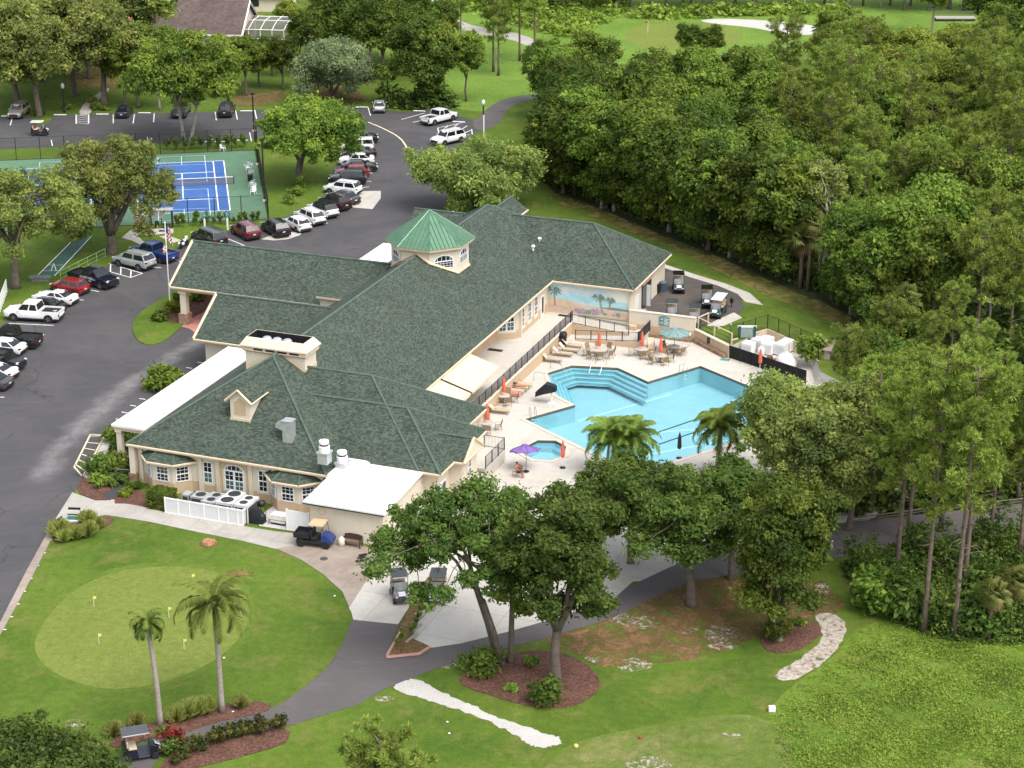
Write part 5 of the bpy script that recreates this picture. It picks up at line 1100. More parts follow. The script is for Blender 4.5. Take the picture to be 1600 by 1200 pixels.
def vehicle_c(key, col, c, ang, label, cat='car', roof=None, group='cars in the clubhouse car park'):
    o = PR(key); o.location = P(*c, .02); o.rotation_euler = (0, 0, R(ang)); tag(o, label, cat, group)
    for ch in o.children:
        nm = ch.name.split('.')[0]
        if nm in ('body', 'cabin', 'bed_side', 'wing_mirror'): ch.material_slots[0].material = CP[roof if (roof and nm == 'cabin') else col]
    return o
V = vehicle
V('pickup','white',(23,502),(75,505),'L','white crew cab pickup parked at the left end of the row facing the lawn','pickup truck')
V('sedan','black',(38,488),(84,493),'L','black saloon squeezed between the white pickup and the white coupe')
V('coupe','white',(57,474),(104,480),'L','white sports coupe with dark back window next to the red hatchback')
V('hatch','red',(80,455),(124,464),'L','bright red crossover beside the black lettered pickup', roof='red')
BP = V('pickup','navy',(162,454),(113,442),'R','black pickup with white lettering on its door, nose to the road','pickup truck')
V('bigsuv','silver',(186,416.5),(217,423.5),'L','silver estate SUV with sunroof parked left of the blue pickup')
V('pickup','blue',(214,403.5),(250,412),'L','bright blue pickup behind the flagpole','pickup truck')
V('bigsuv','black',(303,377),(331,388),'L','large black SUV with grey roof at the corner of the entrance canopy roof', roof='grey')
V('suv','dkred',(364,366),(383,376.5),'L','dark red SUV parked beside the painted stall line')
V('suv','black',(411,361),(430,372.5),'L','small black SUV between the dark red SUV and the white hatchback')
V('hatch','white',(445,354),(465,364),'L','white hatchback next to the small black SUV')
V('suv','white',(463,344),(486,354),'L','white SUV second from the small black SUV')
V('suv','white',(483,333),(507,343),'L','white SUV with black roof next to the brown estate', roof='black')
V('suv','brown',(502,322),(528,331),'L','dark brown estate between the white black-roofed SUV and the grey saloon')
V('sedan','grey',(516,313.5),(541,321),'L','dark grey saloon beside the pale concrete patch')
V('suv','white',(513,303),(549,307.5),'L','white SUV alone above the pale concrete patch')
V('suv','black',(525,289),(560,289.5),'L','glossy black SUV just above the white SUV by the concrete patch')
V('hatch','red',(534,278.5),(567,278),'L','red hatchback mostly hidden behind the glossy black SUV')
V('sedan','black',(577,269),(547,270),'R','black saloon with headlamps towards the road beyond the red hatchback')
V('sedan','white',(541,259),(573,258.5),'L','white saloon in the curved row below the black open car')
V('coupe','black',(546,249),(575,248),'L','low black car parked against the white jeep')
V('jeep','white',(545,239),(573,238.5),'L','white boxy SUV in the curved row')
V('bigsuv','black',(577,225),(548,226),'R','black SUV at the far end of the curved row by the big oak')
vehicle_c('sedan','silver',(593,172),92,'silver saloon parked nose in below the street lamp')
V('pickup','white',(707.5,189),(678.5,196.5),'R','white pickup parked by the hatched bay at the far end','pickup truck')
V('bigsuv','white',(692,229),(722,222),'L','white SUV half hidden under the olive oak beside the hatched bay')
vehicle_c('sedan','white',(722,286),170,'white car hidden under the olive oak behind the cupola')
vehicle_c('bigsuv','tan',(30,181),-94,'beige SUV facing the camera at the top left')
vehicle_c('sedan','navy',(194.5,180),90,'dark navy saloon parked nose in beside the footpath')
vehicle_c('pickup','grey',(283.5,179),90,'grey pickup with dark bed seen from behind by the tall tree','pickup truck')
vehicle_c('bigsuv','black',(354.5,179),90,'black SUV seen from behind below a lamp post')
V('pickup','black',(-12,543),(37,546.5),'L','black pickup at the left edge behind the white saloon','pickup truck')
V('sedan','white',(-28,553),(22,558),'L','white saloon at the left edge between black pickup and black off-roader')
V('jeep','black',(19,583),(-24,577),'R','black off-roader with chunky tyres nosing out at the left edge')
V('coupe','white',(-42,590),(6,597),'L','white coupe showing only its tail at the left edge')
V('sedan','grey',(-50,606),(-2,612),'L','grey saloon barely in frame at the left edge')
# lettering on the black pickup
def text(body, size, matr, parent, loc, rot, name='lettering', ext=.004, align='CENTER'):
    c = bpy.data.curves.new(name, 'FONT'); c.body = body; c.size = size; c.extrude = ext; c.align_x = align; c.align_y = 'CENTER'
    tmp = bpy.data.objects.new(name, c); COL.objects.link(tmp); bpy.context.view_layer.update()
    me = bpy.data.meshes.new_from_object(tmp.evaluated_get(bpy.context.evaluated_depsgraph_get())); bpy.data.objects.remove(tmp); me.materials.clear(); me.materials.append(matr)
    o = bpy.data.objects.new(name, me); COL.objects.link(o); o.parent = parent; o.location = loc; o.rotation_euler = rot; return o
text('NORTHERN', .42, M_white, BP, (.15, -1.04, .98), (R(90), 0, 0)); text('LTD', .26, M_white, BP, (.45, -1.04, .68), (R(90), 0, 0))
# motorbike
p = P(288, 386, .02); t = thing('motorcycle', 'white and black motorcycle parked behind the canopy roof corner', 'motorcycle', p, R(70))
for x in (-.7, .7): m_ = MB(); n = 14; m_.loft([[(x + r*math.cos(2*math.pi*j/n), y, .32 + r*math.sin(2*math.pi*j/n)) for j in range(n)] for r, y in ((.2,-.06),(.31,-.07),(.32,0),(.31,.07),(.2,.06))]); m_.build('wheel', M_tyre, t)
m_ = MB(); m_.ell((.1,0,.75),(.38,.17,.2),10,6); m_.ell((-.65,.25,.6),(.3,.14,.2),8,5); m_.ell((-.65,-.25,.6),(.3,.14,.2),8,5); m_.ell((.55,0,.95),(.2,.25,.25),8,5); m_.build('fairing', CP['white'], t, smooth=True); m_ = MB(); m_.ell((-.4,0,.8),(.42,.16,.09),10,5); m_.box(-.3,-.15,.3,.35,.15,.65); m_.tube([(.7,0,.35),(.45,0,1.0)], .04, 6); m_.tube([(.4,-.4,1.08),(.42,0,1.0),(.4,.4,1.08)], .022, 5); m_.build('seat_and_frame', M_plast, t)
# golf carts
def cart_proto(four=False):
    t = thing('golf_cart', 'x', 'golf cart'); ex = .75 if four else 0
    m_ = MB()
    sec = lambda x, z0, z1, w_: [(x,-w_,z0),(x,w_,z0),(x,w_*.94,z1),(x,-w_*.94,z1)]
    m_.loft([sec(-1.15-ex,.35,.78,.56),sec(-1.05-ex,.28,.85,.6),sec(-.3,.26,.82,.6),sec(-.22,.26,.36,.6),sec(.45,.26,.36,.6),sec(.52,.28,.98,.58),sec(.75,.3,.95,.56),sec(1.1,.34,.72,.5),sec(1.2,.4,.6,.42)], 0)
    m_.build('body', M_plast, t).material_slots[0].link = 'OBJECT'
    M_beige = mat('beige_vinyl', (.5,.4,.28), .6, .1, 4)
    for k, x in enumerate((-.55,) + ((-1.3,) if four else ())):
        m_ = MB(); m_.bbox(x-.25,-.52,.82,x+.27,.52,.96,.04); m_.build('seat', M_beige, t); m_ = MB(); m_.bbox(x-.36,-.52,.98,x-.24,.52,1.4,.04); m_.build('backrest', M_beige, t)
    if not four: m_ = MB(); m_.box(-1.15,-.5,.8,-.85,.5,1.05); m_.build('bag_well', M_plast, t)
    m_ = MB(); r0, r1 = -1.15-ex*1.1, .55
    m_.loft([[(r0+.06,-.54,1.86),(r1-.06,-.54,1.86),(r1-.06,.54,1.86),(r0+.06,.54,1.86)],[(r0,-.6,1.9),(r1,-.6,1.9),(r1,.6,1.9),(r0,.6,1.9)],[(r0+.05,-.56,1.95),(r1-.05,-.56,1.95),(r1-.05,.56,1.95),(r0+.05,.56,1.95)]]); m_.build('canopy', M_plast, t).material_slots[0].link = 'OBJECT'
    for x0, x1 in ((.58,.42),(-.95-ex,-1.0-ex)):
        for s in (-.52,.52): m_ = MB(); m_.tube([(x0,s,.85),(x1,s,1.88)], .02, 5); m_.build('strut', M_plast, t)
    m_ = MB(); m_.loft([[(.57,-.5,.95),(.57,.5,.95),(.56,.5,.95),(.56,-.5,.95)],[(.45,-.5,1.5),(.45,.5,1.5),(.44,.5,1.5),(.44,-.5,1.5)]]); m_.build('windscreen', glassy('cart_screen', (.3,.32,.33), .1), t)
    m_ = MB(); m_.tube([(.4,.25,.8),(.15,.25,1.08)], .02, 5); n = 12; m_.tube([(.15+.06*math.sin(2*math.pi*j/n)*1.6, .25+.17*math.cos(2*math.pi*j/n), 1.1+.1*math.sin(2*math.pi*j/n)*1.3) for j in range(n+1)], .016, 4); m_.build('steering_wheel', M_plast, t)
    for s in (-.38,.38): m_ = MB(); m_.rbox((1.1,s,.66),(.12,.18,.1)); m_.build('headlight', M_lamp, t)
    m_ = MB(); m_.rbox((1.03,0,.86),(.4,.5,.02),0,0,0,.55); m_.build('name_panel', mat('cart_badge',(.6,.6,.62),.5), t)
    for x in (-.82-ex*.8,.82):
        for s in (-1,1):
            m_ = MB(); n = 12; m_.loft([[(r*math.cos(2*math.pi*j/n), y, r*math.sin(2*math.pi*j/n)) for j in range(n)] for r, y in ((.12,-.1),(.22,-.1),(.23,0),(.22,.1),(.12,.1))]); o = m_.build('wheel', M_tyre, t); o.location = (x, s*.52, .23); m_ = MB(); m_.lathe(0,0,[(.13,-.09),(.13,.095),(.02,.1)],10); q = m_.build('rim', M_rim, o); q.rotation_euler = (R(90), 0, 0) if s < 0 else (R(-90), 0, 0)
    return t
_cp = {}
def cart(loc, ang, body, roof, label, four=False, group='golf carts', z=.03):
    if four not in _cp: _cp[four] = cart_proto(four); o = _cp[four]
    else: o = dup(_cp[four])
    o.location = P(*loc, z) if len(loc) == 2 else loc; o.rotation_euler = (0, 0, R(ang)); tag(o, label, 'golf cart', group)
    for ch in o.children:
        nm = ch.name.split('.')[0]
        if nm == 'body': ch.material_slots[0].material = CP.get(body, body)
        if nm == 'canopy': ch.material_slots[0].material = CP.get(roof, roof)
    return o
CP['dgreen'] = paint('dark_green_cart_paint', (.012,.05,.045), .1)
cart((970,443),-100,'black','grey','black golf cart half hidden behind the corner of the wing'); cart((1060,455),-92,'navy','black','dark navy golf cart with white panel beside the blue bins')
cart((1104,478),-95,'navy','black','dark blue golf cart parked just behind the green four-seater'); cart((1120,494),-110,'dgreen','white','dark green four-seat golf cart with white roof on the pad', True)
cart((1050,500),-93,'black','grey','black golf cart behind the wall above the green sign'); cart((1085,508),-97,'black','grey','black golf cart behind the right end of the boundary wall')
cart((221,1182),18,'navy','grey','dark golf cart with beige seats on the path by the palms'); cart((63,211),2,'black','white','golf cart with white roof carrying a driver in red', group='golf carts')
cart((625,935),-78,'grey','black','grey golf cart half hidden by leaves left of the planting strip'); cart((684,935),-95,'white','black','white and black golf cart under the oak right of the planting strip')
# utility buggy with tan roof and load bed
p = P(495, 851, .05); t = thing('utility_buggy', 'blue and black utility buggy with tan canopy and open load bed', 'utility vehicle', p, R(-14))
m_ = MB(); m_.box(-1.45,-.62,.35,.75,.62,.55,1); m_.loft([[(.55,-.6,.45),(.55,.6,.45),(.55,.55,1.05),(.55,-.55,1.05)],[(1.0,-.58,.45),(1.0,.58,.45),(1.0,.5,1.0),(1.0,-.5,1.0)],[(1.45,-.45,.5),(1.45,.45,.5),(1.42,.38,.78),(1.42,-.38,.78)]], 0); m_.build('body', [CP['blue'], M_plast], t)
m_ = MB()
for a in ((-1.65,-.65,.75,-.35,-.58,1.12),(-1.65,.58,.75,-.35,.65,1.12),(-1.65,-.65,.75,-1.58,.65,1.12),(-.42,-.65,.75,-.35,.65,1.15),(-1.65,-.65,.72,-.35,.65,.78)): m_.box(*a)
m_.build('load_bed', M_plast, t); m_ = MB(); m_.bbox(-.28,-.55,.6,.2,.55,.82,.04); m_.bbox(-.36,-.55,.8,-.22,.55,1.3,.04); m_.build('seat', M_plast, t)
m_ = MB(); m_.loft([[(-.45,-.62,1.86),(.75,-.62,1.86),(.75,.62,1.86),(-.45,.62,1.86)],[(-.4,-.58,1.95),(.7,-.58,1.95),(.7,.58,1.95),(-.4,.58,1.95)]]); m_.build('canopy', mat('tan_canopy',(.56,.4,.25),.7), t)
for x0, x1 in ((.85,.68),(-.3,-.38)):
    for s in (-.56,.56): m_ = MB(); m_.tube([(x0,s,.95),(x1,s,1.87)], .022, 5); m_.build('strut', M_plast, t)
m_ = MB(); m_.tube([(.55,.25,.85),(.3,.25,1.1)], .02, 5); m_.tube([(.3+.1*math.sin(k*.524), .25+.17*math.cos(k*.524), 1.12+.12*math.sin(k*.524)) for k in range(13)], .016, 4); m_.build('steering_wheel', M_plast, t)
for x in (-1.1,.95):
    for s in (-1,1): m_ = MB(); n = 14; m_.loft([[(x + r*math.cos(2*math.pi*j/n), s*.58+y, .32 + r*math.sin(2*math.pi*j/n)) for j in range(n)] for r, y in ((.14,-.13),(.29,-.13),(.32,0),(.29,.13),(.14,.13))]); m_.build('wheel', M_tyre, t)
# ================================================================== trees and plants
def leaf_mat(name, stops, trans=.42, hue=.025, val=.4):
    m, nt, b = nodes(name)
    at = N(nt, 'ShaderNodeAttribute', attribute_name='tint'); oi = N(nt, 'ShaderNodeObjectInfo')
    c = ramp(nt, at.outputs['Fac'], stops)
    hs = N(nt, 'ShaderNodeHueSaturation'); nt.links.new(c, hs.inputs['Color'])
    nt.links.new(math_(nt, 'ADD', math_(nt, 'MULTIPLY', oi.outputs['Random'], hue), .5 - hue/2), hs.inputs['Hue'])
    nt.links.new(math_(nt, 'ADD', math_(nt, 'MULTIPLY', oi.outputs['Random'], val), 1 - val/2), hs.inputs['Value'])
    nt.links.new(hs.outputs['Color'], b.inputs['Base Color']); b.inputs['Roughness'].default_value = .7; b.inputs['Specular IOR Level'].default_value = .18
    tr = N(nt, 'ShaderNodeBsdfTranslucent'); nt.links.new(mixc(nt, 1.0, hs.outputs['Color'], (1.15, 1.2, .6), 'MULTIPLY'), tr.inputs['Color'])
    mx = N(nt, 'ShaderNodeMixShader'); mx.inputs[0].default_value = trans
    nt.links.new(b.outputs[0], mx.inputs[1]); nt.links.new(tr.outputs[0], mx.inputs[2]); nt.links.new(mx.outputs[0], nt.nodes['Material Output'].inputs['Surface'])
    return m
L_oak = leaf_mat('oak_leaves', [(0, (0.050, 0.091, 0.019)), (.5, (0.113, 0.182, 0.037)), (1, (0.215, 0.290, 0.062))])
L_olive = leaf_mat('live_oak_leaves', [(0, (0.105, 0.142, 0.041)), (.5, (0.237, 0.289, 0.078)), (1, (0.421, 0.455, 0.126))])
L_dark = leaf_mat('dark_leaves', [(0, (0.042, 0.078, 0.015)), (.5, (0.122, 0.181, 0.031)), (1, (0.257, 0.308, 0.052))])
L_green = leaf_mat('bright_leaves', [(0, (0.063, 0.116, 0.021)), (.5, (0.165, 0.244, 0.036)), (1, (0.312, 0.385, 0.064))], .35, .02)
L_yel = leaf_mat('yellow_green_leaves', [(0, (0.131, 0.139, 0.023)), (.5, (0.238, 0.302, 0.048)), (1, (0.395, 0.419, 0.087))], .35, .014)
L_pine = leaf_mat('pine_needles', [(0, (0.124, 0.148, 0.030)), (.5, (0.224, 0.303, 0.057)), (1, (0.385, 0.453, 0.107))], .3, .014)
L_grey = leaf_mat('grey_leaves', [(0, (0.110, 0.138, 0.075)), (.5, (0.198, 0.242, 0.125)), (1, (0.297, 0.341, 0.180))])
L_palm = leaf_mat('palm_fronds', [(0, (0.066, 0.110, 0.020)), (.5, (0.154, 0.231, 0.040)), (1, (0.297, 0.352, 0.080))], .25)
L_sabal = leaf_mat('fan_fronds', [(0, (.1, .1, .03)), (.5, (.17, .21, .055)), (1, (.33, .32, .1))], .25)
L_dead = leaf_mat('dead_fronds', [(0, (.1, .06, .03)), (1, (.28, .18, .09))], .2)
L_lime = leaf_mat('lime_leaves', [(0, (.12, .17, .015)), (.5, (.22, .27, .03)), (1, (.32, .34, .05))])
L_red = leaf_mat('red_flowers', [(0, (.2, .03, .025)), (1, (.45, .1, .08))])
L_grass = leaf_mat('tall_grass', [(0, (0.156, 0.188, 0.052)), (.5, (0.338, 0.375, 0.104)), (1, (0.546, 0.525, 0.208))])
L_mead = leaf_mat('meadow_growth', [(0, (0.109, 0.172, 0.026)), (.5, (0.228, 0.332, 0.047)), (1, (0.383, 0.465, 0.094))], .35, 0, 0)
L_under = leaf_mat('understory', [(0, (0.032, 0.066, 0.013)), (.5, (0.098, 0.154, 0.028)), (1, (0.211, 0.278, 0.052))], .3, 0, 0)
M_bark = mat('grey_bark', (.14, .115, .095), .95, .35, 2, 0, .1, .6); M_pbark = mat('pine_bark', (.175, .13, .105), .95, .35, 2, 0, .1, .6); M_pale = mat('pale_bark', (.34, .3, .26), .9, .3, 2, 0, .1, .4); M_palmt = mat('palm_trunk', (.33, .29, .25), .95, .25, 5, 0, .1, .5)
def leaves(rg, centers, radii, n_each, size, tints, flat=.7, up=.55, elong=1.6, shell=.35):
    """clouds of small pointed leaf faces; centers (C,3), radii (C,)"""
    C = len(centers); idx = np.repeat(np.arange(C), n_each); M = len(idx)
    d = rg.normal(size=(M, 3)); d /= np.linalg.norm(d, axis=1, keepdims=True)
    rad = radii[idx] * (shell + (1-shell)*rg.random(M)) * np.where(rg.random(M) < .3, 1.15 + .35*rg.random(M), 1.0)
    p = centers[idx] + d * rad[:, None] * np.array([1, 1, flat])
    nrm = d * .9 + rg.normal(size=(M, 3)) * .6 + np.array([0, 0, up]); nrm /= np.linalg.norm(nrm, axis=1, keepdims=True)
    a = np.cross(nrm, rg.normal(size=(M, 3))); a /= np.linalg.norm(a, axis=1, keepdims=True) + 1e-9; b = np.cross(nrm, a)
    s = size * (.55 + .9*rg.random(M))[:, None]
    v = np.stack([p - a*s*elong*.5, p - b*s*.42 + a*s*.05, p + a*s*elong*.5, p + b*s*.42 - nrm*s*.12], 1).reshape(-1, 3)
    f = np.arange(M*4).reshape(M, 4)
    t = np.clip(tints[idx] + rg.normal(size=M)*.13 , 0, 1)
    return v, f, t
def cat(parts):
    vs, fs, ts = [], [], []; o = 0
    for v, f, t in parts: vs.append(v); fs.append(f + o); ts.append(t); o += len(v)
    return np.concatenate(vs), np.concatenate(fs), np.concatenate(ts)
def limb(mb, a, b, r0, r1, rr, sag=.12, n=5, k=5):
    a, b = Vector(a), Vector(b); L = (b-a).length; pts = []
    o = Vector((rr.uniform(-1,1), rr.uniform(-1,1), rr.uniform(-.3,.8))) * L * sag
    for i in range(k + 1): t = i/k; pts.append(a.lerp(b, t) + o * math.sin(math.pi*t) + Vector((rr.uniform(-1,1), rr.uniform(-1,1), rr.uniform(-1,1)))*L*.02*(0 < i < k))
    mb.tube(pts, [lerp(r0, r1, i/k) for i in range(k+1)], n); return pts
def broadleaf(name, seed, h, r, trunk_h, leaf, bark, nclump=40, per=90, size=.42, cr=1.5, lobes=None, trunk_r=.35, flat=.75, forks=3, gap=.0, low=.15, hang=0, dead=3, shape=1.0, multi=1, off=(0, 0)):
    rg = np.random.default_rng(seed); rr = random.Random(seed); t = thing(name, 'x', 'tree')
    cz = trunk_h + (h-trunk_h)*.5; rz = (h-trunk_h)*.5
    cs = []; tries = 0
    while len(cs) < nclump and tries < 20000:
        tries += 1
        u = rg.normal(size=3); u /= np.linalg.norm(u); k = rg.random()**.45
        if u[2] < -.75 + low and rg.random() < .7: continue
        wob = 1 + .22*math.sin(3*math.atan2(u[1], u[0]) + seed) + .14*math.sin(5*math.atan2(u[1], u[0]) + 2*seed)
        p = np.array([u[0]*k*(r-cr*.55)*wob, u[1]*k*(r-cr*.55)*wob, cz + u[2]*k*(rz-cr*.4)])
        if u[2] < 0: p[:2] *= (1 + .12*shape*abs(u[2]))
        if any(np.linalg.norm(p-q) < cr*(.72+gap) for q in cs): continue
        cs.append(p)
    cs = np.array(cs) + np.array([off[0], off[1], 0]); rad = cr*(.65 + .65*rg.random(len(cs)))
    tint = np.clip(.42 + rg.normal(size=len(cs))*.2, 0, 1)
    P_ = [leaves(rg, cs, rad, per, size, tint, flat)]
    # small satellite sprays that break the outline
    k = len(cs); sub = cs[rg.integers(0, k, k*2)] + np.clip(rg.normal(size=(k*2, 3)), -1.3, 1.3)*cr*np.array([.7, .7, .5]); P_.append(leaves(rg, sub, np.full(k*2, cr*.42), max(8, per//5), size*.95, np.clip(.5 + rg.normal(size=k*2)*.22, 0, 1), .8))
    if hang:
        hc = cs[rg.integers(0, k, hang)] + np.array([0, 0, -cr]); q = np.repeat(hc, 14, 0) + rg.normal(size=(hang*14, 3))*np.array([.12,.12,.5]); P_.append(leaves(rg, q, np.full(len(q), .12), 3, size*.6, np.full(len(q), .25), 1.8))
    v, f, tt = cat(P_)
    np_mesh('crown', v, f, leaf, tt, t)
    mb = MB(); forkp = []
    for mlt in range(multi):
        off_ = Vector((0,0,0)) if multi == 1 else Vector((math.cos(mlt*2.3)*.5, math.sin(mlt*2.3)*.4, 0))
        top = off_*(1 if multi == 1 else 3.2) + Vector((rr.uniform(-.3,.3), rr.uniform(-.3,.3), trunk_h*1.12)) + Vector((off[0]*.3, off[1]*.3, 0)); base = off_
        pts = [base, base + (top-base)*.12 + Vector((rr.uniform(-.05,.05), 0, 0)), base.lerp(top, .5) + Vector((rr.uniform(-.15,.15), rr.uniform(-.15,.15), 0)), top]
        tr_ = trunk_r if multi == 1 else trunk_r*.62
        mb.tube(pts, [tr_*1.45, tr_*1.05, tr_*.92, tr_*.8], 9); forkp.append((top, tr_))
    order = sorted(range(len(cs)), key=lambda i: -rad[i])
    hubs = []
    for i in range(forks*multi):
        tp, tr_ = forkp[i % multi]; a = 2*math.pi*i/(forks*multi) + rr.uniform(-.4,.4); e = Vector((off[0] + math.cos(a)*r*.38, off[1] + math.sin(a)*r*.38, cz + rz*rr.uniform(-.1,.3)))
        limb(mb, tp - Vector((0,0,.2)), e, tr_*.7, tr_*.38, rr, .1, 7); hubs.append((e, tr_*.38))
    e = Vector((off[0] + rr.uniform(-.5,.5), off[1] + rr.uniform(-.5,.5), cz + rz*.5)); limb(mb, forkp[0][0] - Vector((0,0,.2)), e, forkp[0][1]*.65, forkp[0][1]*.3, rr, .08, 7); hubs.append((e, forkp[0][1]*.3))
    for i in order[:min(len(cs), 46)]:
        c = Vector(cs[i]); hb = min(hubs, key=lambda q: (q[0]-c).length); limb(mb, hb[0], c, hb[1]*.5, .03, rr, .12, 5)
    for i in range(dead*4):
        c = Vector(cs[rr.randrange(len(cs))]); d = Vector((rr.uniform(-1,1), rr.uniform(-1,1), rr.uniform(.0,.8))).normalized(); limb(mb, c, c + d*cr*rr.uniform(1.0,1.35), .05, .015, rr, .15, 4)
    mb.build('trunk', bark, t, smooth=True)
    return t
def pine(name, seed, h, cw, crown0, leaf=None, bark=None, ntuft=230, per=34, tr=.2, size=.5, lean=0.0):
    rg = np.random.default_rng(seed); rr = random.Random(seed); t = thing(name, 'x', 'tree'); mb = MB()
    ax = [Vector((lean*k*k + .12*math.sin(2*k+seed)*k, .1*math.cos(3*k+seed)*k, h*k)) for k in [i/8 for i in range(9)]]
    mb.tube(ax, [lerp(tr, .05, (i/8)**1.1) * (1.3 if i == 0 else 1) for i in range(9)], 8)
    def axp(z): k = max(0, min(.999, z/h))*8; i = int(k); return ax[i].lerp(ax[i+1], k-i)
    cs = []; nb = 26
    for i in range(nb):
        u = (i + rr.random())/nb; z = lerp(crown0, h*.985, u**.9); a = i*2.4 + rr.uniform(-.5,.5)
        sh = math.sin(math.pi*min(1, .18 + .82*(1-u)**.75))**.7 if u > .25 else .55 + u*1.8
        L = cw * min(1, sh) * rr.uniform(.6, 1.08)
        b0 = axp(z); b1 = b0 + Vector((math.cos(a)*L, math.sin(a)*L, L*rr.uniform(.12,.42))); pts = limb(mb, b0, b1, .06, .02, rr, .12, 4)
        m_ = max(3, int(ntuft/nb * (.5 + .8*L/cw)))
        for j in range(m_):
            q = pts[-1].lerp(pts[2], rr.random()**1.5) + Vector((rr.gauss(0,.36), rr.gauss(0,.36), rr.gauss(.1,.26))); cs.append(q)
    for i in range(6):        # bare dead branches below the crown
        z = lerp(crown0*.55, crown0*1.05, rr.random()); a = rr.uniform(0, 6.3); L = rr.uniform(.8, 2.2); b0 = axp(z); limb(mb, b0, b0 + Vector((math.cos(a)*L, math.sin(a)*L, rr.uniform(-.3,.5))), .045, .012, rr, .15, 4)
    mb.build('trunk', bark or M_pbark, t, smooth=True)
    cs = np.array([tuple(q) for q in cs]); C = len(cs); idx = np.repeat(np.arange(C), per); M = len(idx)
    d = rg.normal(size=(M, 3)) + np.array([0, 0, .55]); d /= np.linalg.norm(d, axis=1, keepdims=True); L = size*(.6+.6*rg.random(M))[:, None]
    a = np.cross(d, rg.normal(size=(M, 3))); a /= np.linalg.norm(a, axis=1, keepdims=True) + 1e-9; w_ = .085*size
    c0 = cs[idx] + d*.05
    v = np.stack([c0 - a*w_*.6, c0 + a*w_*.6, c0 + d*L*.7 + a*w_*1.5, c0 + d*L, c0 + d*L*.7 - a*w_*1.5], 1)[:, [0, 1, 2, 3]].reshape(-1, 3)
    tt = np.clip(np.clip(.48 + rg.normal(size=C)*.2, 0, 1)[idx] + rg.normal(size=M)*.1, 0, 1)
    np_mesh('crown', v, np.arange(M*4).reshape(M, 4), leaf or L_pine, tt, t); return t
def frond_arr(rg, base, az, el, L, droop, nl=26, ll=.7, w_=.09, curl=1.0):
    """arching feather frond: returns (verts, faces) of leaflets and the rachis points"""
    pts = []; p = np.array(base, float); ang = el
    for i in range(nl + 1): pts.append(p.copy()); p = p + np.array([math.cos(az)*math.cos(ang), math.sin(az)*math.cos(ang), math.sin(ang)]) * (L/nl); ang -= droop/nl*(.5 + 1.0*i/nl)
    pts = np.array(pts); V = []
    side = np.array([-math.sin(az), math.cos(az), 0])
    for i in range(2, nl):
        t = i/nl; d = pts[i+1]-pts[i]; d /= np.linalg.norm(d); upv = np.cross(side, d); l = ll*(math.sin(math.pi*min(1, .12+.88*t))**.6)
        for s in (-1, 1):
            for q in range(2):
                dr = side*s*(.85 + .2*rg.random()) + d*.55 - upv*(-.15 + .35*rg.random()) + np.array([0, 0, -.45*curl*rg.random()]); dr /= np.linalg.norm(dr)
                b = pts[i] + d*(L/nl)*q*.5; n_ = d*w_
                V += [b - n_*.5, b + n_*.5, b + dr*l*.6 + n_*.4 + np.array([0,0,-.05*l]), b + dr*l + np.array([0, 0, -.22*l*curl])]
    return np.array(V), pts
def feather_palm(name, seed, h, n=16, L=3.2, leaf=None, tr=.2, droop=2.2, ll=.7, dead=2, el0=1.2, lean=.2):
    rg = np.random.default_rng(seed); rr = random.Random(seed); t = thing(name, 'x', 'palm'); mb = MB()
    top = Vector((lean, .0, h)); ax = [Vector((lean*(k/8)**2, 0, h*k/8)) for k in range(9)]
    mb.tube(ax, [tr*(1.35 if i == 0 else 1.0 - .25*i/8) for i in range(9)], 10); mb.lathe(lean, 0, [(tr*.75,h-.1),(tr*.9,h+.25),(tr*.5,h+.5)], 8)
    mb.build('trunk', M_palmt, t, smooth=True)
    parts = []; rb = MB()
    for i in range(n):
        az = i*2.399 + rr.uniform(-.2,.2); u = i/n; el = lerp(el0, -.25, u); V, pts = frond_arr(rg, (lean, 0, h + .5 - .3*u), az, el, L*rr.uniform(.85,1.1), droop*rr.uniform(.8,1.15), 30, ll)
        f = np.arange(len(V)).reshape(-1, 4); parts.append((V, f, np.clip(np.full(len(f), .62 - .35*u + rr.uniform(-.1,.1)) + rg.normal(size=len(f))*.1, 0, 1)))
        rb.tube([tuple(q) for q in pts[::4]], [.035*(1 - .8*k/6) for k in range(len(pts[::4]))], 4)
    v, f, tt = cat(parts); np_mesh('crown', v, f, leaf or L_palm, tt, t); rb.build('frond_ribs', mat('frond_rib', (.2,.2,.06), .7), t)
    if dead:
        parts = []
        for i in range(dead): V, pts = frond_arr(rg, (lean, 0, h + .1), rr.uniform(0,6.3), -.5, L*.65, 1.8, 16, ll*.6); f = np.arange(len(V)).reshape(-1, 4); parts.append((V, f, rg.random(len(f))))
        v, f, tt = cat(parts); np_mesh('dead_fronds', v, f, L_dead, tt, t)
    return t
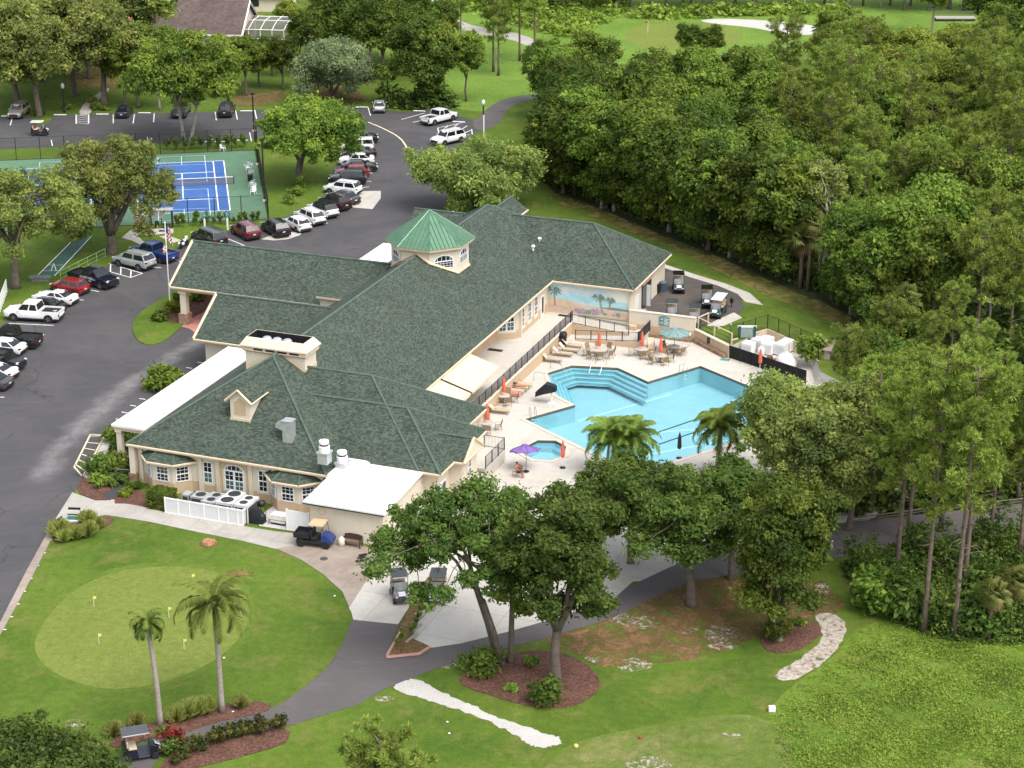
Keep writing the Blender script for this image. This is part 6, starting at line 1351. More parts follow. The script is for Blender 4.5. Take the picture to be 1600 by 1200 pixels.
def fan_palm(name, seed, h, n=26, R_=1.5):
    rg = np.random.default_rng(seed); rr = random.Random(seed); t = thing(name, 'x', 'palm'); mb = MB(); mb.tube([(0,0,0),(.08,.04,h*.5),(.0,0,h)], [.24,.19,.2], 9); mb.build('trunk', M_pbark, t, smooth=True)
    def fans(n, elr, L, rad):
        V = []; T = []
        for i in range(n):
            az = i*2.399 + rr.uniform(-.3,.3); el = lerp(elr[0], elr[1], i/n); d = np.array([math.cos(az)*math.cos(el), math.sin(az)*math.cos(el), math.sin(el)]); s = np.array([-math.sin(az), math.cos(az), 0]); c = np.array([0, 0, h + .2]) + d*L*rr.uniform(.8,1.15); u = np.cross(s, d); tb = rr.uniform(.25,.75)
            for k in range(15):
                a = -1.9 + 3.8*k/14; dr = d*math.cos(a) + s*math.sin(a); dr = dr - u*.12 + np.array([0,0,-.28]); ln = rad*rr.uniform(.8,1.1); w_ = np.cross(dr, u)*.075
                V += [c - w_*.5, c + w_*.5, c + dr*ln*.65 + w_ + np.array([0,0,-.02]), c + dr*ln + np.array([0,0,-.22*ln])]; T.append(tb + rr.uniform(-.12,.12) + .12*abs(a)/1.9)
        V = np.array(V); return V, np.arange(len(V)).reshape(-1, 4), np.clip(np.array(T), 0, 1)
    v, f, tt = fans(n, (1.4, -.5), 1.0*R_/1.5, R_*.72); np_mesh('crown', v, f, L_sabal, tt, t); v, f, tt = fans(8, (-.7, -1.2), .7, R_*.6); np_mesh('dead_fronds', v, f, L_dead, tt, t); return t
def shrub(name, seed, r, h, leaf, n=900, size=.16, label='x', grass=False, boxy=False, stems=True):
    rg = np.random.default_rng(seed); t = None
    if grass:
        M = n; az = rg.random(M)*6.283; tl = (.15 + .85*rg.random(M)); base = np.stack([np.cos(az)*r*.25*rg.random(M), np.sin(az)*r*.25*rg.random(M), np.zeros(M)], 1); d = np.stack([np.cos(az)*tl*r, np.sin(az)*tl*r, h*(1.05 - .55*tl**2)*(.8+.3*rg.random(M))], 1); s = np.stack([-np.sin(az), np.cos(az), np.zeros(M)], 1)*size
        mid = base + d*np.array([.45,.45,.75]); v = np.stack([base - s*.5, base + s*.5, mid + s*.5, base + d], 1).reshape(-1, 3); v2 = np.stack([base - s*.5, mid + s*.5, base + d, mid - s*.5], 1).reshape(-1, 3); v = np.concatenate([v, v2]); tt = np.clip(.5 + rg.normal(size=2*M)*.22, 0, 1)
        return np_mesh(name, v, np.arange(8*M).reshape(-1, 4), leaf, tt)
    if boxy:
        M = n; p = rg.random((M, 3))*2-1; ax = rg.integers(0, 3, M); p[np.arange(M), ax] = np.sign(p[np.arange(M), ax]); p[:, 2] = np.abs(p[:, 2]); p *= np.array([r, r*.8, h]); C = p + rg.normal(size=p.shape)*.04
        v, f, tt = leaves(rg, C, np.full(M, .06), 1, size, np.clip(.45 + rg.normal(size=M)*.2, 0, 1), 1)
    else:
        k = max(5, int(n/60)); u = rg.normal(size=(k, 3)); u /= np.linalg.norm(u, axis=1, keepdims=True); c = u*(rg.random(k)**.4)[:, None]*np.array([r*.72, r*.72, h*.36]) + np.array([0, 0, h*.52]); v, f, tt = leaves(rg, c, np.full(k, min(r, h)*.42), n//k, size, np.clip(.45 + rg.normal(size=k)*.2, 0, 1), .85)
    return np_mesh(name, v, f, leaf, tt)
_plant = {}
def plant(key, mk, p, label, cat_, group=None, rz=None, sc=1.0):
    o = dup(_plant[key]) if key in _plant else mk(); _plant.setdefault(key, o)
    o.location = p; o.rotation_euler = (0, 0, rs.uniform(0, 6.28) if rz is None else rz); o.scale = (sc, sc, sc) if not isinstance(sc, tuple) else sc
    return tag(o, label, cat_, group)
def place(o, p, rz, label, cat_='tree', group=None, sc=1.0):
    o.location = p; o.rotation_euler = (0, 0, rz); o.scale = (sc, sc, sc) if not isinstance(sc, tuple) else sc; return tag(o, label, cat_, group)
# ---- hero trees in front of the pool
def oak(sd, xy, rz, l, h, r, th, leaf, nc, **k):
    k.setdefault('per', 560); k.setdefault('size', .19); k.setdefault('flat', .62); k.setdefault('bark', M_bark); return place(broadleaf('oak_tree', sd, h, r, th, leaf, nclump=nc, **k), P(*xy), rz, l)
oak(11, (786,1035), 0, 'many-stemmed oak standing in the red mulch bed left of the single-trunk oak', 12.6, 5.9, 4.8, L_oak, 46, cr=1.08, trunk_r=.34, forks=2, gap=.42, hang=10, dead=6, multi=3, off=(-3.0, .6))
oak(12, (868,1063), 0, 'single-trunk oak with a thick bare trunk in the red mulch bed', 14.6, 4.3, 3.4, L_oak, 52, cr=1.1, trunk_r=.36, forks=4, gap=.28, hang=4, dead=4, off=(.3, 0))
oak(13, (1080,945), 0, 'oak with pale trunk in pine straw right of the cart path', 10.6, 4.7, 3.0, L_oak, 48, cr=1.08, trunk_r=.34, forks=4, gap=.28, dead=4, off=(-.8, 0))
oak(14, (1216,1000), 0, 'dense dark oak clothed to the ground beside the sand track', 13.4, 3.3, 1.0, L_dark, 60, cr=1.1, trunk_r=.3, forks=4, gap=.05, dead=3, low=.4)
oak(15, (1140,905), 0, 'slimmer oak with an open crown behind the pine straw bed', 9.4, 4.2, 3.4, L_oak, 40, cr=1.05, trunk_r=.2, forks=3, gap=.25, dead=5)
oak(16, (985,880), 0, 'oak standing between the pool and the cart path behind the others', 8.4, 4.5, 2.8, L_oak, 44, cr=1.1, trunk_r=.22, forks=3, gap=.25, dead=3)
# light oaks round the right end of the pool
for k, (x, y, h, r, sd, l) in enumerate(((1222,752,9.4,4.3,21,'pale feathery oak nearest the right end of the pool'),(1275,845,12.4,4.6,22,'tallest of the feathery oaks by the boardwalk'),(1325,828,12.6,4.4,24,'feathery oak at the edge of the pine wood'),(1312,770,9.2,4.2,25,'pale feathery oak farthest back right of the pool'))):
    oak(sd, (x, y), sd, l, h, r, 2.2, L_olive, 56, cr=1.25, trunk_r=.26, forks=4, gap=.04, dead=6, per=480, size=.2, low=.3)
# ---- car park oaks
place(broadleaf('oak_tree', 31, 13.4, 8.0, 2.0, L_olive, M_bark, 84, 380, .22, 1.35, trunk_r=.55, forks=4, gap=.16, dead=7, hang=6), P(175,395), 1.0, 'huge spreading live oak by the shuffleboard court')
place(broadleaf('oak_tree', 32, 13.5, 7.9, 4.0, L_olive, M_bark, 78, 380, .22, 1.35, trunk_r=.45, forks=4, gap=.16, dead=4), P(24,450), 2.2, 'tall live oak on the lawn at the left edge')
place(broadleaf('oak_tree', 33, 11.2, 6.6, 2.6, L_green, M_bark, 70, 440, .25, 1.45, trunk_r=.5, forks=4, gap=.04, dead=2, off=(1.5, 0)), P(465,285), 0, 'round bright oak on the lawn beside the curved car row')
place(broadleaf('oak_tree', 34, 9.2, 7.7, .8, L_olive, M_bark, 78, 440, .24, 1.45, trunk_r=.5, forks=4, gap=.02, dead=5), P(745,332), .9, 'broad olive oak behind the clubhouse cupola')
place(broadleaf('oak_tree', 35, 15.5, 8.0, 4.5, L_green, M_pale, 84, 380, .28, 1.6, trunk_r=.4, forks=4, gap=.1, dead=3, multi=2), P(292,222), .3, 'tall twin-stemmed tree behind the tennis courts')
place(broadleaf('oak_tree', 36, 9.5, 6.6, 1.0, L_grey, M_bark, 66, 380, .25, 1.45, trunk_r=.35, forks=4, gap=.0, dead=6, low=.4), P(522,160), .3, 'low grey-green willowy tree behind the car park')
place(broadleaf('dark_tree', 37, 13.5, 5.6, .6, L_dark, M_bark, 70, 380, .3, 1.5, trunk_r=.3, forks=4, gap=.0, dead=1, low=.4), P(662,163), .3, 'dense dark round tree beside the lamp post at the far car park')
place(broadleaf('slender_tree', 38, 10.5, 2.7, 3.0, L_green, M_bark, 26, 300, .25, 1.05, trunk_r=.15, forks=3, gap=.05, dead=2), P(728,158), .3, 'slender young tree on the lawn by the far cart path')
# background kinds, copied
kinds = {}
def K(key):
    if key not in kinds:
        kinds[key] = {
         'd1': lambda: broadleaf('broadleaf_tree', 51, 14, 4.6, 3.5, L_dark, M_bark, 42, 360, .29, 1.5, trunk_r=.28, gap=.02, dead=2),
         'd2': lambda: broadleaf('broadleaf_tree', 52, 13, 3.9, 5.5, L_dark, M_pale, 38, 360, .28, 1.4, trunk_r=.22, gap=.05, dead=3),
         'g1': lambda: broadleaf('broadleaf_tree', 53, 14.5, 4.4, 4.0, L_green, M_bark, 40, 360, .28, 1.4, trunk_r=.25, gap=.03, dead=2),
         'g2': lambda: broadleaf('broadleaf_tree', 54, 12.5, 3.7, 5.0, L_green, M_pale, 32, 360, .28, 1.3, trunk_r=.2, gap=.1, dead=3),
         'y1': lambda: broadleaf('broadleaf_tree', 55, 10.5, 4.2, 2.0, L_yel, M_bark, 40, 340, .26, 1.35, trunk_r=.2, gap=.0, dead=2),
         'o1': lambda: broadleaf('live_oak', 56, 14, 6.0, 4.0, L_olive, M_bark, 50, 360, .29, 1.6, trunk_r=.4, gap=.08, dead=3),
         'p1': lambda: pine('pine_tree', 61, 16, 2.9, 7.5), 'p2': lambda: pine('pine_tree', 62, 14, 2.6, 5.5), 'p3': lambda: pine('pine_tree', 63, 17.5, 3.1, 9.5),
         'e1': lambda: broadleaf('edge_tree', 57, 7.5, 3.3, .7, L_dark, M_bark, 34, 300, .25, 1.25, trunk_r=.15, gap=.0, dead=2, low=.5), 'e2': lambda: broadleaf('edge_tree', 58, 6.2, 3.0, .6, L_green, M_bark, 30, 300, .25, 1.2, trunk_r=.13, gap=.05, dead=2, low=.5),
         's1': lambda: fan_palm('cabbage_palm', 71, 7.5), 's2': lambda: fan_palm('cabbage_palm', 72, 5.0, 24, 1.6)}[key]()
        kinds[key]['_used'] = 0
    o = kinds[key]
    if o['_used'] == 0: o['_used'] = 1; return o
    c = dup(o); return c
def tree(key, p, label, cat_, group, sc=1.0): return place(K(key), p, rs.uniform(0, 6.28), label, cat_, group, sc)
# ---- the wood on the right
def inpoly(x, y, poly):
    c = False; j = len(poly)-1
    for i in range(len(poly)):
        if (poly[i][1] > y) != (poly[j][1] > y) and x < (poly[j][0]-poly[i][0])*(y-poly[i][1])/(poly[j][1]-poly[i][1]+1e-9)+poly[i][0]: c = not c
        j = i
    return c
def pxof(w_):
    d = w_ - Vector((0, 0, CAM_H)); dep = d.y*math.cos(CAM_P) - d.z*math.sin(CAM_P); up = d.y*math.sin(CAM_P) + d.z*math.cos(CAM_P); return 800 + CAM_F*d.x/dep, 600 - CAM_F*up/dep
LAB = {'d1': ('dark dense broadleaf tree in the wood behind the clubhouse lawn', 'dark broadleaf trees of the wood'), 'd2': ('smaller dark broadleaf tree on pale stems in the wood', 'smaller dark trees of the wood'), 'g1': ('tall fresh green broadleaf tree in the wood right of the clubhouse', 'tall green trees of the wood'), 'g2': ('smaller fresh green broadleaf tree in the wood with an open crown', 'smaller green trees of the wood'),
       'y1': ('low rounded yellow-green tree in the far right of the wood', 'yellow-green trees of the wood'), 'p1': ('tall yellow-green pine standing in the wood', 'tall pines of the wood'), 'p2': ('shorter bushy yellow-green pine standing in the wood', 'shorter pines of the wood'), 'p3': ('very tall pine with a long bare trunk in the wood', 'very tall pines of the wood'), 'e1': ('low dark leafy tree clothed to the ground along the wood edge', 'low dark trees along the wood edge'), 'e2': ('low fresh green leafy tree clothed to the ground along the wood edge', 'low green trees along the wood edge'), 's1': ('taller cabbage palm with skirt of brown fronds in the wood', 'taller cabbage palms of the wood'), 's2': ('short cabbage palm among the trees of the wood', 'short cabbage palms of the wood')}
TCAT = lambda k: 'palm' if k[0] == 's' else 'tree'
def wood(key, p, sc=1.0): return tree(key, p, LAB[key][0], TCAT(key), LAB[key][1], sc)
wp = [tuple(P(x, y))[:2] for x, y in WOOD]
rw = random.Random(99); n_w = 0; pts_w = []
yy_ = 150.0
while yy_ < 312:
    xx_ = 0.0
    while xx_ < 92:
        q = (xx_ + rw.uniform(-2.3, 2.3), yy_ + rw.uniform(-2.6, 2.6))
        if inpoly(q[0], q[1], wp):
            X, Y = pxof(Vector((q[0], q[1], 0)))
            if X < 1690: pts_w.append((q, X, Y))
        xx_ += 6.1
    yy_ += 6.6
for q, X, Y in pts_w:
    u = rw.random()
    pinez = X > 1180 + (Y-200)*.25 and 185 < Y < 560
    if Y > 560: key = rw.choice(['p1','p1','p2','p3','g2','d2'])
    elif pinez: key = rw.choice(['p1','p2','p2','p1','p3','y1','g2']) if Y < 330 else rw.choice(['p2','g1','y1','g2','p1','p1','d2'])
    elif X > 1330 and Y <= 215: key = rw.choice(['y1','y1','g1','d2'])
    elif Y < 215 or X < 930: key = rw.choice(['d1','d1','d2','g1','d1','s1' if u < .3 else 'd2'])
    else: key = rw.choice(['g1','d1','g1','d1','d2','g2','y1'])
    if u > .965: key = 's1'
    wood(key, Vector((q[0], q[1], 0)), rw.uniform(.82, 1.12) * (.95 if Y < 215 and X > 1270 else .84 if Y < 215 else .56 if Y > 560 else .92)); n_w += 1
# edge trees and palms that show individually
for key, x, y, sc in (('g2',940,325,1.0),('d2',1045,362,1.05),('g2',1140,402,1.0),('g2',1235,440,1.05),('s1',898,305,.9),('s1',925,313,.8),('s2',1250,452,1.1),('s1',1262,455,1.0),('s1',1300,470,.95),('s1',1372,520,.95),('s2',1405,545,1.0),('s1',1280,112,.9),('s1',1335,116,.8),('s1',1378,112,.8),('d1',880,302,1.0),('d2',960,330,1.0),('g1',1010,345,1.05),('d1',1075,368,1.05),('g1',1115,388,1.0),('d1',1160,410,1.0),('d2',1215,432,1.05),('d2',1330,492,.9),('g2',1360,520,.8)): wood(key, P(x, y), sc)
E_ = [(850,272),(858,288),(885,300),(910,308),(935,318),(958,327),(985,337),(1008,346),(1030,355),(1055,365),(1078,375),(1100,385),(1122,394),(1145,402),(1168,413),(1190,423),(1213,433),(1235,441),(1312,472),(1332,484),(1350,498),(1365,512),(1380,530),(1392,548),(1398,570),(1385,600)]
for k, (x, y) in enumerate(E_): wood('e1' if k % 3 != 1 else 'e2', P(x, y), rw.uniform(.6, 1.05))
# two bare pale-stemmed trees on the wood edge
for x, y, sd, l in ((1272,447,81,'left one of the two thin bare pale-stemmed trees on the wood edge'),(1286,441,82,'right one of the two thin bare pale-stemmed trees on the wood edge')):
    place(broadleaf('bare_tree', sd, 14, 2.2, 7.0, L_olive, M_pale, 18, 90, .22, .85, trunk_r=.2, forks=3, gap=.3, dead=6, multi=2), P(x, y), sd, l)
place(broadleaf('pale_stemmed_tree', 83, 13, 3.4, 6.5, L_dark, M_pale, 24, 150, .42, 1.4, trunk_r=.2, forks=4, gap=.2, dead=4), P(1198,415), 1, 'pale forked-stem tree at the wood edge left of the bare trees')
# tall pines at the right front
for x, y, h, cw, c0, sd, l in ((1400,905,16.5,3.0,7.5,91,'tall pine with thick trunk left of the two front pines'),(1443,988,21,2.8,9,92,'front pine with a straight bare trunk rising from the bushes'),(1490,998,20.5,2.6,10,93,'vine-clad front pine right of the straight one'),(1505,940,17,2.8,9,94,'leaning pine behind the vine-clad one'),(1418,850,13.5,2.5,6.5,95,'slim pine beyond the boardwalk'),(1545,870,15,2.8,6.5,96,'pine beyond the boardwalk near the right edge'),(1590,900,16,2.8,7,97,'pine at the right edge of the picture by the boardwalk'),(1470,830,13.5,2.6,6.5,98,'pine standing behind the boardwalk in the middle'),(1360,800,12,2.5,4.5,99,'pine with yellowing needles left of the tall ones'),(1380,705,8,2.4,2.5,100,'bushy pine behind the feathery oaks'),(1450,720,9,2.5,3,101,'bushy pine farther back in the pine stand'),(1530,760,10,2.5,3.5,102,'bushy pine behind the right-hand stand'),(1590,780,10.5,2.5,3.5,103,'bushy pine at the right edge far back')):
    place(pine('pine_tree', sd, h, cw, c0, ntuft=250, per=64, size=.42, tr=.2, lean=rs.uniform(-.3,.5)), P(x, y), sd, l)
place(pine('pine_tree', 110, 5.6, 2.5, 1.0, ntuft=260, per=60, size=.4, tr=.12), P(602,1285), 1, 'small bushy pine top at the bottom edge of the picture')
place(broadleaf('broadleaf_tree', 111, 5.0, 4.6, .4, L_oak, M_bark, 64, 620, .18, 1.15, trunk_r=.25, gap=.0, dead=2, low=.5), P(58,1268), 1, 'dark leafy tree top at the bottom left corner')
# ---- trees behind the car park, top left
TL = [('d1',425,118,.45,'dark tree between the screened house and the willowy tree'),('d1',520,112,1.0,'dark tall tree right behind the willowy tree'),('d2',578,92,1.0,'dark tree in the gap behind the round dark tree'),('d1',640,112,1.0,'dark tree just behind the round dark tree'),('o1',64,128,.95,'live oak in the middle of the far left lawn'),('o1',140,122,.9,'live oak behind the top of the footpath'),('g1',8,120,1.0,'green tree at the far left edge'),('g1',265,140,.7,'green tree below the left end of the brown roof'),('g1',385,150,.65,'green tree left of the willowy tree'),('o1',28,165,1.05,'greyish live oak nearest the left edge behind the car park'),('o1',62,182,.95,'live oak on the planting island at the top left'),('o1',118,150,1.05,'live oak shading the lawn left of the footpath'),('o1',163,165,1.0,'live oak at the top of the footpath'),('g1',196,166,.85,'twin-trunk green tree behind the navy saloon'),('g1',217,168,.9,'green tree right of the navy saloon'),('g2',250,172,.8,'small green tree by the grey pickup'),('g2',358,150,.72,'leaning green tree above the black SUV'),('o1',95,110,1.0,'live oak farther back at the top left'),('o1',30,80,1.0,'live oak in the top left corner'),('d1',165,95,1.0,'dark tree in front of the orange roof'),('o1',222,95,1.1,'mossy live oak standing left of the big brown roof'),('d1',405,135,.55,'dark tree right of the screened house'),('d1',442,140,.62,'dark tree second right of the screened house'),('d2',485,120,.8,'dark tree behind the willowy grey tree'),('g1',470,100,.5,'green tree below the screen enclosure'),('g2',535,105,.95,'green tree behind the willowy tree'),('d1',560,115,1.0,'dark tree left of the round dark tree'),('d1',600,125,1.0,'dark tree touching the round dark tree'),('d2',625,100,.9,'dark tree behind the round dark tree'),('g2',515,75,.7,'green tree in the far row near the screen enclosure'),('g2',555,60,.9,'pale green tree in the far row'),('y1',450,45,.5,'yellowish tree beside the screen enclosure'),('d2',690,100,.8,'dark tree on the far lawn edge'),('g2',130,70,1.0,'green tree among the far live oaks')]
for key, x, y, sc, l in TL: tree(key, P(x, y), l, 'tree', 'trees behind the car park', sc*(1.12 if key == 'o1' else 1))
for key, x, y, sc, l in (('p3',668,55,1.0,'bare-trunked pine left of the far golf path'),('p3',681,58,1.05,'bare-trunked pine right beside the far golf path'),('p1',771,112,.95,'pine at the far lawn edge left of the wood'),('p2',779,118,.9,'shorter pine at the far lawn edge left of the wood'),('p1',812,95,1.0,'pine at the left tip of the wood'),('p1',835,100,1.05,'second pine at the left tip of the wood'),('o1',600,40,.8,'mossy oak far off on the fairway'),('p2',720,60,.7,'small pine on the far fairway'),('g2',790,52,.7,'small green tree beside the far golf path')): tree(key, P(x, y), l, 'tree', 'trees on the far golf course', sc)
# far tree line
fl = random.Random(4)
for k in range(46): x = 800 + 18.5*k + fl.uniform(-7,7); tree(fl.choice(['d1','d2','g1','d1','s1','o1']), P(x, 14 + fl.uniform(-9, 4) + (6 if x > 1500 else 0)), 'tree of the far hedge line beyond the golf green', 'tree', 'trees of the far tree line', fl.uniform(.7,.95))
for k in range(26): tree(fl.choice(['d1','o1','g1','d2']), P(fl.uniform(-20, 700), fl.uniform(-30, -8)), 'tree along the top edge beyond the houses', 'tree', 'trees beyond the houses', fl.uniform(.8,1.0))
for x, y, sc, l in ((1455,55,.9,'pale slim tree before the far bridge'),(1545,75,1.1,'dark round tree right of the far bridge'),(1590,85,1.1,'dark round tree at the far right edge'),(1075,100,.5,'round tree in front of the far green'),(1110,103,.5,'second round tree in front of the far green')): tree('d1' if y > 60 else 'g2', P(x, y), l, 'tree', 'trees in front of the far green', sc)
# ---- palms
place(feather_palm('queen_palm', 201, 7.6, 17, 3.5, lean=-.1), P(347,1113), .4, 'tall feather palm right of the scruffy one by the putting green', 'palm')
place(feather_palm('queen_palm', 202, 7.3, 15, 1.75, None, .2, 2.9, .5, 4, 1.25, -.35), P(251,1137), .2, 'scruffy feather palm with few short fronds by the path', 'palm')
place(feather_palm('pygmy_palm', 203, 3.1, 26, 3.1, None, .14, 2.2, .75, 0, 1.45), P(948,742,-1.1), .2, 'left one of the bushy palm clump on the near pool edge', 'palm')
place(feather_palm('pygmy_palm', 204, 3.3, 26, 3.1, None, .14, 2.2, .75, 0, 1.45), P(985,748,-1.1), 1.2, 'right one of the bushy palm clump on the near pool edge', 'palm')
place(feather_palm('queen_palm', 205, 4.6, 22, 3.3, None, .24, 2.5, .85, 0, 1.4), P(1120,752,-1.1), .7, 'feather palm with arching fronds against the pool water', 'palm')
for x, y, sc, l in ((1545,1000,.7,'low fan palm among the bushes at the right'),(1580,985,.75,'low fan palm at the right edge')): tree('s2', P(x, y), l, 'palm', 'low fan palms at the right', sc)
place(shrub('banana_clump', 206, 1.7, 2.0, L_green, 1500, .34), P(1265,556), 0, 'clump of dark ferny shrubs behind the equipment yard', 'shrub') 
plant('bananap', lambda: shrub('banana_clump', 207, 1.6, 2.2, L_dark, 1500, .34), P(1330,565), 'large leafy shrub on the lawn behind the equipment yard', 'shrub')
# ---- ground cover as stuff
def ed(x, y, poly):
    m = 1e9
    for i in range(len(poly)):
        a, b = Vector(poly[i-1]), Vector(poly[i]); d = b-a; t = max(0, min(1, (Vector((x, y))-a).dot(d)/d.length_squared)); m = min(m, (a+d*t-Vector((x, y))).length)
    return m
def cover(name, poly, n, size, leaf, seed, hmax=.5, label=None, cl=7, zc=0.0, fade=.5):
    rg = np.random.default_rng(seed); wpoly = [tuple(P(x, y))[:2] for x, y in poly]; xs = [p[0] for p in wpoly]; ys = [p[1] for p in wpoly]; C = []
    rr = random.Random(seed)
    while len(C) < n:
        x, y = rr.uniform(min(xs), max(xs)), rr.uniform(min(ys), max(ys))
        q = math.sin(x*.9+y*.5)+math.sin(x*.37-y*1.1+1)+math.sin(x*1.7+y*1.9+2)*.7
        if inpoly(x, y, wpoly) and rr.random() < (.6 + .22*q)*min(1, .12 + ed(x, y, wpoly)/fade): C.append((x, y, zc + rr.random()**2*hmax*max(.3, 1 + .45*q)))
    C = np.array(C); rad = size*(1.2 + 1.6*rg.random(len(C))); v, f, tt = leaves(rg, C, rad, cl, size, np.clip(.42 + .1*np.sin(C[:,0]*.6+C[:,1]*.4) + .1*np.sin(C[:,0]*1.3-C[:,1]*.9) + rg.normal(size=len(C))*.22, 0, 1), .6, .9)
    o = np_mesh(name, v, f, leaf, tt); tag(o, label, name.replace('_', ' ')); return kind(o, 'stuff')
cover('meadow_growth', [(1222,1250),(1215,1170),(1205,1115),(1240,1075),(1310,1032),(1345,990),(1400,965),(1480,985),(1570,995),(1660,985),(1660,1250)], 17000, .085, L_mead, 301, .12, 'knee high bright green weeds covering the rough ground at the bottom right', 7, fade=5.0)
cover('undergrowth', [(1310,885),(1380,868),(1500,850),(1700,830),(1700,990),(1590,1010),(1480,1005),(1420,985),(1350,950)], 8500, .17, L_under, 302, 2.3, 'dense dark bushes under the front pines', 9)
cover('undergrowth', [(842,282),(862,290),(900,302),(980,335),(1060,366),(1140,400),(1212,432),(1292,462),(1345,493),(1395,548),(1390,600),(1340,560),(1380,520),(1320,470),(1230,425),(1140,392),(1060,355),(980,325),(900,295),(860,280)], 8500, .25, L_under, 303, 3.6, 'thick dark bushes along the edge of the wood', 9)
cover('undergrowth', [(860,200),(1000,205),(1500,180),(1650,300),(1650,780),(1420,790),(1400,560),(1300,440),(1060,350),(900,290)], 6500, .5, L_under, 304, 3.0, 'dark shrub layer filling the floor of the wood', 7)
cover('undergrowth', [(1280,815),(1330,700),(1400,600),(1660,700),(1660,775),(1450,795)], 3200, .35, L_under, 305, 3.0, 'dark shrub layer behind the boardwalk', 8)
cover('undergrowth', [(590,160),(700,158),(715,168),(690,170),(640,172),(600,168)], 700, .4, L_under, 306, 2.0, 'dark bushes at the foot of the dense round tree', 8)
cover('tall_grass', [(980,28),(1000,18),(1150,14),(1330,14),(1250,24),(1150,26),(1050,32)], 700, .6, L_mead, 307, 1.0, 'tall yellow-green grass behind the far golf green', 6)
cover('tall_grass', [(700,8),(720,-5),(980,-5),(975,20),(900,60),(860,55),(760,28)], 1600, .6, L_mead, 308, .9, 'tall yellow-green grass beside the far golf path', 6)
# ---- shrubs
for k, (x, y) in enumerate(((262,224),(276,224),(289,223),(302,223),(314,222),(328,222),(342,221),(355,220),(367,220),(381,219))): plant('arb', lambda: shrub('arborvitae', 401, .5, 2.2, L_dark, 700, .17), P(x, y + 11), 'slim dark evergreen shrub in the row along the far court fence', 'shrub', 'evergreen shrubs along the far court fence')
for k, (x, y, s) in enumerate(((278,355,.8),(286,354,.9),(306,353,1.0),(324,352,.9),(334,350,.5),(344,350,.75),(356,351,.9),(365,350,.5),(375,349,.7),(384,348,.75),(395,347,.7),(403,346,.7),(315,353,.5))): plant('arb', None, P(x, y), 'slim dark evergreen shrub in the row along the near court fence', 'shrub', 'evergreen shrubs along the near court fence', sc=s)
for x, y, r, h, lf, l in ((251,502,.9,1.2,L_dark,'dark round shrub at the tip of the entrance island'),(272,489,1.1,1.3,L_lime,'lime yellow rounded shrub beside the canopy column'),(309,472,.8,1.0,L_dark,'dark round shrub in the mulch beside the pink paving'),(312,463,1.0,1.2,L_lime,'lime yellow shrub farther back on the entrance island'),(277,480,.5,1.9,L_dark,'upright dark shrub behind the lime shrub')): tag(shrub('shrub', int(x*7), r, h, lf, 900, .2), l, 'shrub').location = P(x, y)
for x, y, r, h, lf, l in ((253,606,2.2,2.0,L_green,'big rounded green shrub half behind the white porch roof'),(182,690,1.4,1.5,L_green,'bright green hedge shrub at the porch corner'),(186,706,1.3,1.2,L_dark,'darker hedge shrub right of the entry walk'),(152,742,1.6,1.6,L_oak,'bushy shrub at the left of the front bed'),(170,735,1.8,1.6,L_green,'bushy shrub in the middle of the front bed'),(195,736,1.5,1.0,L_dark,'low dark shrub beside the ramp'),(160,758,1.5,.9,L_green,'low hedge shrub at the near side of the front bed'),(180,757,1.5,.9,L_oak,'low hedge shrub next to the ramp kerb'),(207,765,.9,.8,L_dark,'small dark shrub at the bay corner'),(196,775,.6,.6,L_lime,'small pale shrub in the red bed'),(752,1050,1.7,1.8,L_dark,'large dark strappy shrub at the left of the mulch bed'),(850,1098,1.6,1.9,L_dark,'large dark shrub at the front of the mulch bed'),(830,1045,.7,1.0,L_green,'small fern in the mulch bed behind the oak trunk'),(798,1078,.7,.5,L_green,'low fern between the two dark shrubs'),(1215,998,1.3,1.6,L_dark,'dark spiky shrub at the foot of the dense oak'),(1250,975,.5,.6,L_green,'small bright fern beside the sand track'),(452,318,1.0,1.0,L_green,'clipped shrub at the near end of the hedge below the round oak'),(462,305,1.1,1.1,L_green,'clipped shrub in the middle of the hedge below the round oak'),(470,293,1.1,1.2,L_green,'clipped shrub at the far end of the hedge below the round oak'),(105,171,1.0,.8,L_dark,'low shrub at the foot of the lamp post'),(150,171,1.2,.9,L_dark,'low shrub right of the footpath'),(165,172,1.0,.8,L_dark,'second low shrub right of the footpath'),(145,160,1.2,.8,L_yel,'yellowish shrub left of the footpath'),(60,180,1.0,.9,L_dark,'low shrub on the planting island'),(1420,965,2.2,3.2,L_oak,'tall bush at the foot of the front pines'),(1372,955,2.4,3.4,L_green,'bright bush left of the front pines'),(1540,985,2.6,3.0,L_oak,'bush right of the vine-clad pine'),(1465,955,1.9,2.6,L_dark,'dark bush between the two front pines')): tag(shrub('shrub', int(x*3+y), r, h, lf, int(650*max(1, r*r)*.7), .2 if r < 2 else .3), l, 'shrub').location = P(x, y)
plant('box', lambda: shrub('clipped_hedge', 402, .95, 1.45, L_dark, 2600, .13, boxy=True), P(254,792), 'clipped box hedge at the left end of the white lattice fence', 'hedge', rz=TH)
